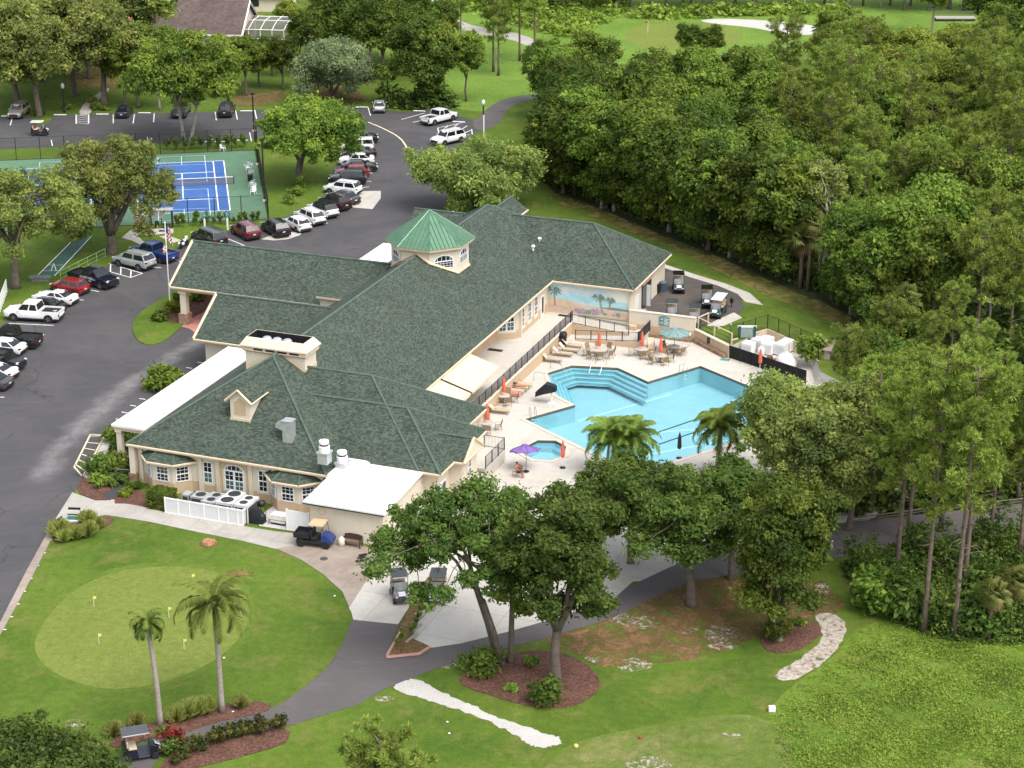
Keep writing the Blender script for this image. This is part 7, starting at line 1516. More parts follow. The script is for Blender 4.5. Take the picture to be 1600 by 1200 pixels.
for k, (x, y, s, l) in enumerate(((94,838,1.25,'tallest pale ornamental grass tuft beside the kerb'),(100,846,.9,'ornamental grass tuft in front of the tallest one'),(118,842,1.0,'ornamental grass tuft in the middle of the mulch'),(137,818,1.0,'ornamental grass tuft nearest the pavement'),(138,838,1.1,'ornamental grass tuft at the right of the mulch'),(153,825,.8,'small ornamental grass tuft at the right end'),(178,1150,.9,'ornamental grass tuft left of the golf cart'),(213,1136,.9,'ornamental grass tuft behind the golf cart'),(275,1128,1.0,'ornamental grass tuft right of the scruffy palm'),(293,1122,1.1,'ornamental grass tuft second right of the scruffy palm'),(310,1117,1.1,'ornamental grass tuft third right of the scruffy palm'),(324,1113,1.0,'ornamental grass tuft just left of the taller palm'),(376,1106,.8,'ornamental grass tuft right of the taller palm'))): plant('gr', lambda: shrub('ornamental_grass', 403, .85, 1.15, L_grass, 420, .03, grass=True), P(x, y), l, 'ornamental grass', 'ornamental grass tufts', sc=s)
for k, (x, y, s, l) in enumerate(((256,1180,.8,'croton shrub hidden behind the red-flowered bush'),(282,1172,.9,'croton shrub right of the red-flowered bush'),(292,1183,.7,'smaller croton shrub nearest the camera'),(310,1172,1.0,'croton shrub third from the red-flowered bush'),(334,1163,1.05,'croton shrub in the middle of the row'),(356,1156,1.0,'croton shrub right of the middle of the row'),(378,1151,.9,'croton shrub before the gap in the row'),(386,1148,.8,'smaller croton shrub before the gap'),(406,1148,1.0,'croton shrub after the gap in the row'),(432,1140,.9,'croton shrub at the right end of the row'),(275,1195,.8,'croton shrub at the bottom edge'))): plant('cr', lambda: shrub('croton_shrub', 404, .75, 1.35, leaf_mat('croton_leaves', [(0,(.03,.05,.015)),(.5,(.09,.1,.03)),(.85,(.25,.2,.04)),(1,(.3,.1,.04))]), 520, .17), P(x, y), l, 'shrub', 'croton shrubs along the path', sc=s)
tag(shrub('flowering_bush', 405, 1.1, 1.9, L_oak, 700, .17), 'red-flowered bush right of the golf cart', 'shrub').location = P(265,1174); o = shrub('flower_heads', 406, 1.1, 1.9, L_red, 420, .15); o['kind'] = 'stuff'; o.parent = [q for q in COL.objects if q.name.startswith('flowering_bush')][0]; o.location = (0, 0, .12)
for k in range(10): x = 676 - 3.6*k; y = 915 + 8.8*k; plant('sp', lambda: shrub('young_shrub', 407, .3, 1.0, L_dark, 200, .14), P(x, y), 'small upright shrub planted in the strip between the two cart aprons', 'shrub', 'small shrubs in the planting strip', sc=rs.uniform(.7,1.1))
tag(shrub('thin_sapling', 408, .5, 1.9, L_green, 160, .16), 'thin sapling at the near tip of the planting strip', 'shrub').location = P(626,1010)
# ================================================================== street furniture, service yard, people, far houses
def W(name, label, cat_, x, y, rz=0.0, z=0.0, group=None): return thing(name, label, cat_, P(x, y, z), rz, group)
# court fences
def court_fence(pts, h, label, n):
    t = thing('court_fence', label, 'fence'); rl = MB(); ch = MB()
    for a, b in zip(pts, pts[1:]):
        for z in (h, .08): rl.tube([a + Vector((0,0,z)), b + Vector((0,0,z))], .03, 4)
        ch.poly([a, b, b + Vector((0,0,h)), a + Vector((0,0,h))])
    L = sum((b-a).length for a, b in zip(pts, pts[1:])); k = 0
    for a, b in zip(pts, pts[1:]):
        m = max(1, round((b-a).length/n))
        for j in range(m + 1): q = a.lerp(b, j/m); pm = MB(); pm.cyl(q.x, q.y, 0, h+.05, .05, n=6); pm.build('post', M_blk, t)
    rl.build('rail', M_blk, t); ch.build('chain_link_mesh', M_chain, t)
court_fence([CT(28.6,33), CT(28.6,-4.3)], 3.0, 'tall black chain-link fence along the far side of the tennis courts', 3.1)
court_fence([CT(28.6,-4.35), CT(-4.6,-4.35)], 3.0, 'tall black chain-link fence on the right side of the tennis courts', 3.0)
court_fence([CT(-4.6,-4.3), CT(-4.6,33)], 3.0, 'tall black chain-link fence along the near side of the tennis courts', 3.1)
for k in (0, 1):
    t = thing('tennis_net', ['black tennis net with white band across the right-hand court','black tennis net across the court hidden by the live oak'][k], 'net', (0,0,0)); v0 = 15.2*k
    a, b = CT(11.88, v0-.9), CT(11.88, v0+11.9)
    m_ = MB(); m_.poly([a + Vector((0,0,.05)), b + Vector((0,0,.05)), b + Vector((0,0,.95)), a + Vector((0,0,.95))]); m_.build('netting', M_scr, t)
    m_ = MB(); d = (b-a).normalized(); m_.tube([a + Vector((0,0,.98)), b + Vector((0,0,.98))], .04, 4); m_.build('top_band', M_white, t)
    for q in (a, b): m_ = MB(); m_.cyl(q.x, q.y, 0, 1.07, .05, n=8); m_.build('post', M_blk, t)
# white garden chairs
def gchair():
    t = thing('garden_chair', 'x', 'chair'); m_ = MB(); m_.bbox(-.27,-.27,.4,.27,.27,.45,.02); m_.build('seat', M_white, t); m_ = MB(); m_.loft([[(-.27,.24,.45),(.27,.24,.45),(.27,.28,.45),(-.27,.28,.45)],[(-.24,.34,.9),(.24,.34,.9),(.24,.37,.9),(-.24,.37,.9)]]); m_.build('backrest', M_white, t)
    for s in (-1,1): m_ = MB(); m_.tube([(s*.28,-.25,.4),(s*.29,-.24,.64),(s*.29,.28,.66)], .03, 5); m_.build('armrest', M_white, t)
    for sx in (-1,1):
        for sy in (-1,1): m_ = MB(); m_.tube([(sx*.25,sy*.25,.42),(sx*.29,sy*.3,0)], .035, 5); m_.build('leg', M_white, t)
    return t
for k, (x, y, l) in enumerate(((348.5,236,'lone white plastic chair at the far end of the tennis court'),(387,267,'white plastic chair in the upper pair by the right court fence'),(391,262,'white plastic chair nearest the fence in the upper pair'),(393,274,'white plastic chair beside the dark bin by the court fence'),(394,291,'white plastic chair just below the dark bin by the court fence'),(396,297,'white plastic chair in the middle of the lower group by the court fence'),(396,304,'white plastic chair at the near end of the lower group by the court fence'))): plant('gch', gchair, P(x, y, .03), l, 'chair', 'white chairs by the tennis court', rz=1.2 + k*.8)
m_ = MB(); m_.lathe(0,0,[(.28,0),(.33,.85),(.36,.9),(.3,.95)],10); tag(m_.build('bin', M_blk, loc=P(391,284,.03)), 'dark bin among the white chairs by the court fence', 'bin')
# lamp posts
def lamp_post(x, y, h, label):
    t = W('lamp_post', label, 'lamp post', x, y, group='black lamp posts'); m_ = MB(); m_.lathe(0,0,[(.2,0),(.2,.5),(.11,.65),(.085,h-.3),(.12,h-.1)],8); m_.build('pole', M_blk, t); m_ = MB(); m_.lathe(0,0,[(.1,h-.1),(.24,h+.12),(.27,h+.4),(.15,h+.62),(.03,h+.72)],10); m_.build('globe', mat('lamp_globe',(.75,.76,.76),.3,.05,3), t, smooth=True)
lamp_post(101,176,3.6,'black lamp post left of the footpath at the top left'); lamp_post(606,162,4.0,'black lamp post beside the silver saloon'); lamp_post(755.5,213,4.4,'black lamp post at the start of the far cart path'); lamp_post(357,158,4.2,'black lamp post behind the black SUV at the top')
for x, y, h, l in ((402.5,257,5.5,'tall thin black court light pole nearer the court fence'),(413.5,314,7.6,'tall black court light pole on the grass right of the court'),(397,205,5.2,'tall black court light pole by the far court corner')):
    t = W('light_pole', l, 'light pole', x, y); m_ = MB(); m_.cyl(0,0,0,h,.12,.09,8); m_.build('pole', M_blk, t); m_ = MB(); m_.box(-.3,-.2,h,.3,.2,h+.2); m_.build('lamp_head', M_blk, t); m_ = MB(); m_.box(-.2,-.3,0,.2,.1,.2); m_.build('base', M_yline, t)
m_ = MB(); m_.box(-.09,-.04,0,.09,.04,3.4); tag(m_.build('post', M_white, loc=P(756,218)), 'white marker post right beside the lamp post at the far cart path', 'post')
# flagpole
t = W('flagpole', 'white flagpole with a limp striped flag at the tip of the entrance island', 'flagpole', 265.5, 473); m_ = MB(); m_.cyl(0,0,0,8.6,.07,.05,8); m_.lathe(0,0,[(.02,8.55),(.1,8.65),(.02,8.76)],8); m_.build('pole', M_white, t)
M_fr = mat('flag_red',(.45,.04,.04),.8,.1); M_fb = mat('flag_blue',(.03,.05,.2),.8,.1)
m_ = MB()
for i in range(9):      # hanging folds with red and white stripes
    for j in range(6):
        def fp(i, j): a = .55*math.sin(j*1.9)*.12 + .05*i*.3; return Vector((.06 + j*.075*(1 + .05*i), a + .07*math.sin(i*.8 + j), 8.3 - i*.17 - j*.1*(.5 + .06*i)))
        m_.poly([fp(i,j), fp(i+1,j), fp(i+1,j+1), fp(i,j+1)], 2 if (i < 4 and j < 3) else (j + i) % 2)
m_.build('flag', [M_fr, M_white, M_fb], t); m_ = MB()
for i in range(5):
    for j in range(3): m_.poly([(-.06 - j*.1, .05*math.sin(i+j), 6.3 - i*.16 - j*.08), (-.06 - (j+1)*.1, .05*math.sin(i+j+1), 6.22 - i*.16 - j*.08), (-.06 - (j+1)*.1, .05*math.sin(i+j+2), 6.06 - i*.16 - j*.08), (-.06 - j*.1, .05*math.sin(i+j+1), 6.14 - i*.16 - j*.08)], (i+j) % 2)
m_.build('pennant', [M_fr, M_white], t)
# parking signs on white posts
M_sblue = mat('sign_blue', (.05,.22,.45), .5)
for x, y, l in ((320.5,360.5,'left one of the two white posts with blue disabled-parking signs'),(356,359,'right one of the two white posts with blue disabled-parking signs')):
    t = W('parking_sign', l, 'sign', x, y); m_ = MB(); m_.box(-.1,-.1,0,.1,.1,1.35); m_.box(-.03,-.03,1.35,.03,.03,2.1); m_.build('post', M_white, t); m_ = MB(); m_.box(-.2,-.05,1.65,.2,-.03,2.15); m_.build('sign_board', M_sblue, t)
    m_ = MB(); m_.lathe(-.02,-.055,[(.04,2.03),(.04,2.07)],6); m_.tube([(-.02,-.056,2.02),(-.02,-.056,1.88),(.08,-.056,1.88),(.11,-.056,1.76)], .018, 4); m_.tube([(-.09+.0,-.056,1.9),(-.1,-.056,1.8),(-.02,-.056,1.74),(.06,-.056,1.79)], .014, 4); m_.build('wheelchair_symbol', M_white, t)
# notice shelter and cupboard
t = W('notice_shelter', 'dark framed notice shelter with boards beside the tennis court', 'shelter', 253, 357, R(2))
for x in (-1.25,1.25):
    for y in (-.35,.5): m_ = MB(); m_.box(x-.05,y-.05,0,x+.05,y+.05,2.25); m_.build('post', M_blk, t)
m_ = MB(); m_.box(-1.4,-.5,2.25,1.4,.7,2.34); m_.build('roof', M_conc, t)
for x in (-.78,.0): m_ = MB(); m_.box(x-.32,.42,1.15,x+.32,.46,2.1); m_.build('notice_board', mat('notice_white',(.68,.68,.66),.6,.15,6), t)
m_ = MB(); m_.lathe(-.55,.1,[(.22,0),(.25,.8),(.27,.85),(.02,.9)],10); m_.build('bin', M_blk, t); m_ = MB(); m_.box(.1,-.25,.42,1.1,.1,.48); m_.box(.2,-.2,0,.26,.05,.42); m_.box(.95,-.2,0,1.01,.05,.42); m_.build('bench', M_blk, t)
t = W('utility_cupboard', 'beige utility cupboard beside the notice shelter', 'cupboard', 220, 361, R(2)); m_ = MB(); m_.bbox(-.65,-.35,0,.65,.35,1.75,.03); m_.box(-.7,-.4,1.75,.7,.4,1.83); m_.build('cabinet', mat('cupboard_beige',(.4,.32,.24),.7), t); m_ = MB(); m_.box(-.06,-.37,.85,.06,-.35,1.15); m_.build('handle', M_blk, t)
m_ = MB(); m_.rbox((0,0,.03),(1.1,.5,.05)); tag(m_.build('boot_mat', M_blk, loc=P(256,361,.06)), 'small black mat in front of the notice shelter', 'mat')
# shuffleboard bench wall, railing, white posts
m_ = MB(); m_.box(-1.15,-.3,.35,1.15,.3,.55); m_.box(-.95,-.2,0,.95,.2,.36); tag(m_.build('backstop_bench', mat('grey_concrete',(.16,.17,.165),.9), loc=P(63,439)), 'grey concrete bench at the near end of the shuffleboard court', 'bench')
t = thing('handrail', 'pale green handrail on the lawn behind the black lettered pickup', 'railing'); a, b = P(95,437), P(165,402); m_ = MB()
for z in (1.0,.55,.15): m_.tube([a + Vector((0,0,z)), b + Vector((0,0,z))], .03 if z > .9 else .018, 5)
m_.build('rail', mat('pale_green_rail',(.3,.42,.2),.5), t)
for k in range(6): q = a.lerp(b, k/5); m_ = MB(); m_.cyl(q.x,q.y,0,1.0,.03,n=6); m_.build('post', mat('pale_green_rail',(.3,.42,.2),.5), t)
t = W('trellis_fence', 'white picket fence end at the left edge of the lawn', 'fence', 3, 480, R(97)); 
for k in range(14): m_ = MB(); m_.box(k*.9-7,-.05,0,k*.9-6.88,.05,1.5); m_.build('picket', M_white, t)
m_ = MB(); m_.box(-7,.05,1.2,5.2,.1,1.32); m_.box(-7,.05,.4,5.2,.1,.52); m_.build('rail', M_white, t)
# wheel stops
ws = MB(); ws.bbox(-.9,-.08,0,.9,.08,.13,.03); wso = ws.build('wheel_stop', M_line); first = True
for x, y, a, l in ((94,180,0,'far row left of the hatched walkway'),(160,179,0,'far row left of the navy saloon'),(226,177,0,'far row right of the navy saloon'),(385,174,0,'far row right of the black SUV'),(12,182,0,'far row at the left edge'),(565,168,2,'far end left of the silver saloon'),(655,174,-12,'far end left of the white pickup'),(717,191,-12,'far end right of the white pickup'),(316,222,0,'near side of the top lane left'),(346,222,0,'near side of the top lane middle'),(377,220,0,'near side of the top lane right'),(8,520,72,'left row between the white and black pickups')):
    o = wso if first else dup(wso); first = False; o.location = P(x, y, .03); o.rotation_euler = (0,0,R(a)); tag(o, 'white concrete wheel stop, %s' % l, 'wheel stop', 'wheel stops')
# ---- service yard behind the white lattice
t = thing('lattice_fence', 'white lattice fence hiding the air conditioning units', 'fence', BW(5.75,-4.0,.05), TH); Lf = 6.95
ml, ntl, bl_ = nodes('white_lattice'); tcl = N(ntl, 'ShaderNodeTexCoord').outputs['Object']; wl = N(ntl, 'ShaderNodeTexWave', wave_type='BANDS', bands_direction='DIAGONAL'); wl.inputs['Scale'].default_value = 5; ntl.links.new(tcl, wl.inputs['Vector'])
ntl.links.new(ramp(ntl, wl.outputs['Color'], [(.3,(.5,.51,.52)),(.6,(.74,.74,.75))]), bl_.inputs['Base Color']); bl_.inputs['Roughness'].default_value = .5
m_ = MB(); m_.box(0,-.02,.06,Lf,.02,1.3); m_.box(Lf-.02,0,.06,Lf+.02,1.05,1.3); m_.build('lattice_panel', ml, t)
m_ = MB(); m_.box(0,-.045,1.22,Lf,.045,1.34); m_.box(0,-.045,.0,Lf,.045,.1); m_.box(Lf-.045,0,1.22,Lf+.045,1.05,1.34); m_.build('rail', M_white, t)
for x in (0,1.17,2.2,3.5,4.8,5.6,6.5,Lf): m_ = MB(); m_.box(x-.05,-.055,0,x+.05,.055,1.37); m_.build('post', M_white, t)
M_acg = mat('ac_grey',(.42,.42,.42),.55,.12,3,.2); M_acd = mat('ac_fin',(.06,.06,.06),.7)
def ac(a, b, w_, d, h, fans, label, sh=1.0):
    t = thing('air_conditioner', label, 'air conditioner', BW(a, b, .05), TH, 'air conditioning units'); m_ = MB(); m_.box(-w_/2,-d/2,.05,w_/2,d/2,h*.86,1); m_.bbox(-w_/2-.02,-d/2-.02,h*.82,w_/2+.02,d/2+.02,h,.03,0)
    for sx in (-1,1):
        for sy in (-1,1): m_.box(sx*w_/2-.04,sy*d/2-.04,0,sx*w_/2+.04,sy*d/2+.04,h,0)
    m_.build('cabinet', [M_acg if h < 1.4 else mat('ac_white',(.6,.58,.58),.5), M_acd], t)
    for fx, fy, r in fans: m_ = MB(); m_.lathe(fx,fy,[(r,h-.05),(r,h+.025),(r*.9,h+.03),(r*.88,h-.0),(r*.3,h+.006),(.02,h+.02)],16,1); m_.build('fan', [M_acg, mat('fan_dark',(.035,.037,.04),.5)], t)
ac(6.75,-2.2,.55,.75,1.15,[], 'smallest grey air conditioner at the left end behind the lattice'); ac(8.0,-2.2,1.25,1.1,1.2,[(0,0,.42)], 'air conditioner with a single large fan behind the lattice'); ac(9.35,-2.6,1.15,1.9,1.35,[(.05,-.45,.34),(.05,.45,.34)], 'air conditioner with two small fans left of the big one'); ac(10.85,-2.45,1.4,2.3,1.55,[(0,-.6,.52),(0,.6,.52)], 'largest air conditioner with two wide fans'); ac(12.3,-2.6,1.15,1.9,1.55,[(0,-.45,.33),(0,.45,.33)], 'dark sided air conditioner at the right end of the lattice')
p = BW(13.3,-3.0,.05); t = thing('covered_grill', 'barbecue under a black cover beside the lattice fence', 'barbecue', p, TH); m_ = MB(); m_.loft([[(-.55,-.35,0),(.75,-.35,0),(.75,.35,0),(-.55,.35,0)],[(-.5,-.32,.85),(.72,-.3,.6),(.72,.3,.6),(-.5,.32,.85)],[(-.3,-.22,1.15),(.3,-.2,1.1),(.3,.2,1.1),(-.3,.22,1.15)]]); m_.ell((.5,0,.45),(.42,.36,.45),10,6); m_.build('cover', mat('black_vinyl',(.012,.014,.02),.5,.3,3), t)
p = BW(13.1,-1.6,0); t = thing('kettle_grill', 'black kettle barbecue by the second window', 'barbecue', p); m_ = MB(); m_.lathe(0,0,[(.05,.75),(.3,.85),(.36,1.05),(.3,1.2),(.1,1.3),(.03,1.36)],12); m_.build('bowl', M_blk, t, smooth=True)
for k in range(3): a = k*2.1; m_ = MB(); m_.tube([(.18*math.cos(a),.18*math.sin(a),.85),(.34*math.cos(a),.34*math.sin(a),0)], .02, 5); m_.build('leg', M_blk, t)
p = BW(15.2,-2.6,.05); t = thing('ice_chest', 'white ice chest on a wire frame below the right bay', 'chest', p, TH); m_ = MB(); m_.bbox(-.62,-.36,.15,.62,.36,.72,.05); m_.bbox(-.64,-.38,.72,.64,.38,.86,.04); m_.build('chest', mat('chest_white',(.72,.68,.62),.5), t); m_ = MB(); m_.tube([(-.75,-.45,.45),(.7,-.45,.45),(.7,.4,.45)], .02, 5); m_.tube([(-.75,-.45,.0),(-.75,-.45,.45)], .02, 5); m_.tube([(.7,-.45,0),(.7,-.45,.45)], .02, 5); m_.box(-.6,-.34,0,.6,.34,.15); m_.build('frame', M_blk, t)
sheet('shell_bed', M_shell, ab([(13.9,-3.6),(17.2,-3.5),(18.4,-2.6),(18.4,.5),(13.2,.5),(13.0,-2.4)]), .06)
t = thing('privacy_fence', 'white vinyl privacy fence panel beside the tan canopied buggy', 'fence', BW(17.2,-3.4,0), TH); m_ = MB(); m_.box(-.95,-.03,.05,.95,.03,1.75); m_.build('panel', M_white, t)
for x in (-.95,.95): m_ = MB(); m_.box(x-.06,-.06,0,x+.06,.06,1.85); m_.build('post', M_white, t)
m_ = MB(); m_.lathe(0,0,[(.26,0),(.28,.35),(.22,.62),(.08,.72),(.06,.78)],10); tag(m_.build('white_urn', mat('urn_white',(.72,.66,.56),.6), loc=P(534,852,.05), smooth=True), 'white jug shaped urn beside the brown bench', 'urn')
p = P(551,853,.05); t = thing('garden_bench', 'dark brown slatted bench against the kitchen wall', 'bench', p, TH); M_bw = mat('bench_brown',(.06,.035,.028),.6)
m_ = MB(); m_.box(-.75,-.25,.42,.75,.22,.47); m_.build('seat', mat('bench_seat',(.2,.13,.1),.6), t); m_ = MB(); m_.prism([(-.75,.45),(.75,.45),(.75,.82),(.35,.92),(-.35,.92),(-.75,.82)], -.03, .03); o = m_.build('backrest', M_bw, t); o.rotation_euler = (R(90),0,0); o.location = (0,.24,.02)
for x in (-.72,.72): 
    for y in (-.24,.24): m_ = MB(); m_.box(x-.04,y-.04,0,x+.04,y+.04,.62 if y < 0 else .5); m_.build('leg', M_bw, t)
    m_ = MB(); m_.box(x-.04,-.28,.6,x+.04,.25,.66); m_.build('armrest', M_bw, t)
for k, (x, y, l) in enumerate(((567,868,'top one of the three black rubber stops on the drive'),(565,872,'middle one of the three black rubber stops on the drive'),(562,877,'lowest one of the three black rubber stops on the drive'))): m_ = MB(); m_.rbox((0,0,.05),(.62,.22,.1)); tag(m_.build('rubber_stop', M_blk, loc=P(x,y,.05), rz=R(25)), l, 'rubber stop')
m_ = MB(); m_.lathe(0,0,[(.32,0),(.32,.012),(.02,.014)],14); tag(m_.build('manhole_cover', mat('iron_cover',(.07,.07,.07),.7), loc=P(506,873,.05)), 'round iron cover in the service drive', 'manhole cover')
m_ = MB(); m_.ell((0,0,.1),(.55,.45,.42),9,6); m_.ell((.35,.1,.1),(.35,.35,.3),8,5); tag(m_.build('boulder', speck_mat('red_rock',[(.2,.08,.04),(.42,.2,.12),(.5,.3,.2)],3,1), loc=P(325,851)), 'reddish boulder on the lawn above the putting green', 'boulder')
# bag stand sign, post, lamp by the pavement
t = W('bag_stand', 'black and green golf bag stand beside the grass tufts', 'stand', 116, 812, R(-4), .05)
for k, (y, z, h) in enumerate(((.3,.75,.16),(.0,.42,.06))): m_ = MB(); m_.box(-.5,y-.05,z,.5,y+.05,z+h); m_.build('rail', M_blk, t)
m_ = MB(); m_.box(-.45,-.3,.12,.45,-.05,.36); m_.build('ball_tray', mat('tray_green',(.06,.2,.17),.6), t); m_ = MB(); m_.box(-.48,-.5,.0,.48,-.3,.12); m_.build('base', M_white, t)
for s in (-.5,.5): m_ = MB(); m_.box(s-.04,-.4,0,s+.04,.35,.9 if False else .1); m_.tube([(s,.32,0),(s,.32,.9)], .03, 5); m_.build('side_frame', M_white, t)
m_ = MB(); m_.cyl(0,0,0,.95,.035,n=6); tag(m_.build('marker_post', M_white, loc=P(155.5,812,.05)), 'thin white post at the edge of the pavement by the grass tufts', 'post')
t = thing('handrail', 'grey pipe handrail at the steps beside the porch corner column', 'handrail', BW(-.6,.4,0), TH); m_ = MB(); m_.tube([(-.9,0,0),(-.9,0,.95),(.1,0,1.05),(.5,0,1.05)], .03, 6); m_.tube([(-.9,0,.5),(.1,0,.58)], .02, 5); m_.build('rail', mat('grey_pipe',(.3,.32,.36),.4,.1,3,.5), t)
# putting flags
for x, y, l in ((147,948,'yellow putting flag at the left of the green'),(264,965,'yellow putting flag near the middle of the green'),(155,1007,'yellow putting flag low on the green'),(301,913,'yellow putting flag at the top of the green'),(288,1015,'yellow putting flag behind the scruffy palm')):
    t = W('putting_flag', l, 'flag', x, y, .3, .015, 'putting flags'); m_ = MB(); m_.cyl(0,0,0,.85,.014,n=5); m_.build('pole', M_white, t); m_ = MB(); m_.box(.0,-.006,.62,.2,.006,.82); m_.build('flag', mat('flag_yellow',(.75,.62,.1),.7), t)
t = W('golf_flag', 'red flag on a thin white pole on the far golf green', 'flag', 1012, 52); m_ = MB(); m_.cyl(0,0,0,2.2,.03,n=6); m_.build('pole', M_white, t); m_ = MB(); m_.box(-.45,-.01,1.7,0,.01,2.15); m_.build('flag', M_fr, t)
m_ = MB(); m_.ell((0,0,.12),(.16,.16,.15),8,5); o = tag(m_.build('tee_marker', mat('marker_yellow',(.6,.5,.2),.6), loc=P(900,1168)), 'small yellowish tee marker below the gravel path', 'tee marker')
m_ = MB(); m_.ell((0,0,.1),(.13,.13,.12),8,5); tag(m_.build('tee_marker', mat('marker_red',(.3,.05,.03),.6), loc=P(1000,1154)), 'small dark red tee marker on the tee turf', 'tee marker')
m_ = MB(); m_.bbox(-.22,-.2,0,.22,.2,.35,.04); tag(m_.build('yardage_box', M_white, loc=P(1206,1111)), 'little white box at the edge of the rough', 'box')
for k, (x, y) in enumerate(((699,1129),(702,1147),(523,932),(258,1120),(364,1113),(350,1029))): m_ = MB(); m_.ell((0,0,.06),(.09,.08,.05),7,4); tag(m_.build('white_stone', M_white, loc=P(x,y)), ['small white stone above the bottom pine','small white stone lower above the bottom pine','small white stone on the lawn left of the apron','small white stone by the scruffy palm','small white stone right of the taller palm','small white stone on the lawn by the taller palm'][k], 'stone')
m_ = MB(); m_.ell((0,0,.35),(.1,.1,.16),8,5); m_.tube([(0,0,.45),(.03,0,.75),(.12,0,.78)], .03, 5); m_.ell((.02,0,.8),(.07,.05,.06),6,4)
for s in (-.04,.04): m_.tube([(s,0,.25),(s,0,0)], .012, 4)
tag(m_.build('white_bird', M_white, loc=P(1299,860,.05)), 'white wading bird standing on the boardwalk', 'bird')
# kerb edging of the planting strip: pink blocks
eb = MB(); eb.bbox(-.19,-.08,0,.19,.08,.17,.025); ebo = eb.build('edging_block', mat('pink_block',(.52,.3,.25),.85,.2,4)); first = True
for (x0,y0),(x1,y1),n in (((605,1025),(628,985),13),((606,1028),(655,1023),12),((655,1023),(671,1013),5),((660,925),(676,905),4)):
    a, b = P(x0,y0,.05), P(x1,y1,.05)
    for k in range(n):
        o = ebo if first else dup(ebo); first = False; q = a.lerp(b, (k+.5)/n); o.location = q; o.rotation_euler = (0,0,math.atan2(b.y-a.y,b.x-a.x)+rs.uniform(-.1,.1)); tag(o, 'pink concrete edging block round the planting strip', 'edging block', 'pink edging blocks')
for k, (x, y) in enumerate(((652,955),(649,968),(644,983),(638,998))): m_ = MB(); m_.bbox(-.75,-.09,0,.75,.09,.16,.03); tag(m_.build('wheel_stop', mat('old_concrete',(.34,.3,.26),.9), loc=P(x+5,y,.07), rz=R(62)), ['topmost grey wheel stop along the planting strip','second grey wheel stop down the planting strip','third grey wheel stop down the planting strip','lowest grey wheel stop along the planting strip'][k], 'wheel stop')
# cart yard bins
for x, y, c, l in ((1026,458,M_blk,'round black bin by the cart barn door'),(1035,456,mat('bin_blue',(.08,.13,.18),.6),'blue grey bin by the cart barn door')): t = W('wheeled_bin', l, 'bin', x, y, TH); m_ = MB(); m_.loft([[(-.3,-.3,0),(.3,-.3,0),(.3,.3,0),(-.3,.3,0)],[(-.38,-.38,1.0),(.38,-.38,1.0),(.38,.38,1.0),(-.38,.38,1.0)]]); m_.build('body', c, t); m_ = MB(); m_.bbox(-.42,-.42,1.0,.42,.42,1.1,.03); m_.build('lid', c, t)
p = P(1008,500); t = thing('workbench', 'cluttered grey bench against the barn wall', 'bench', BW(27.0,54.3,.03), TH); m_ = MB(); m_.box(-.5,-.8,.8,.5,.8,.88); m_.build('worktop', M_acg, t)
for sx in (-.42,.42):
    for sy in (-.7,.7): m_ = MB(); m_.box(sx-.04,sy-.04,0,sx+.04,sy+.04,.8); m_.build('leg', M_acd, t)
for x, y, l in ((1143,480,'small black post at the edge of the cart yard'),): t = W('path_light', l, 'light', x, y); m_ = MB(); m_.cyl(0,0,0,.5,.05,n=6); m_.build('stem', M_blk, t); m_ = MB(); m_.lathe(0,0,[(.1,.45),(.2,.6),(.2,.95),(.05,1.05)],8); m_.build('lamp_head', M_blk, t)
for x, y, l in ((1142,511,'left white stake on the lawn below the cart pad'),(1123,514,'white stake just below the cart pad')): m_ = MB(); m_.box(-.05,-.05,0,.05,.05,.6); tag(m_.build('white_stake', M_white, loc=P(x,y)), l, 'stake')
# ---- boardwalk railing on the right and far bridge
def rail_line(pts, h, label, cat_='railing', col=None):
    t = thing('boardwalk_rail', label, cat_); m_ = MB()
    for a, b in zip(pts, pts[1:]): m_.tube([a + Vector((0,0,h)), b + Vector((0,0,h))], .07, 4); m_.tube([a + Vector((0,0,h*.5)), b + Vector((0,0,h*.5))], .04, 4)
    m_.build('rail', col, t); n = 0
    for a, b in zip(pts, pts[1:]):
        k = max(1, int((b-a).length/2.2))
        for j in range(k): q = a.lerp(b, j/k); p_ = MB(); p_.box(q.x-.06,q.y-.06,0,q.x+.06,q.y+.06,h+.05); p_.build('post', col, t)
M_wd = mat('weathered_wood',(.14,.11,.09),.9,.25,3)
rail_line(px([(1310,866),(1400,858),(1480,845),(1560,836),(1650,828)]), .45, 'low brown timber rail along the near side of the boardwalk', col=M_wd); rail_line(px([(1330,818),(1450,802),(1560,791),(1650,782)]), .45, 'low brown timber rail along the far side of the boardwalk', col=M_wd)
t = W('footbridge', 'pale timber footbridge far away at the top right', 'bridge', 1492, 32); m_ = MB(); m_.box(-3.5,-.9,.4,3.5,.9,.6); m_.build('deck', mat('pale_timber',(.4,.38,.35),.9), t)
for y in (-.9,.9): m_ = MB(); m_.box(-3.5,y-.05,1.3,3.5,y+.05,1.42); m_.build('rail', M_wd, t)
m_ = MB(); m_.box(-3.4,-.8,-.2,3.4,.8,.4); m_.build('beam', M_blk, t)
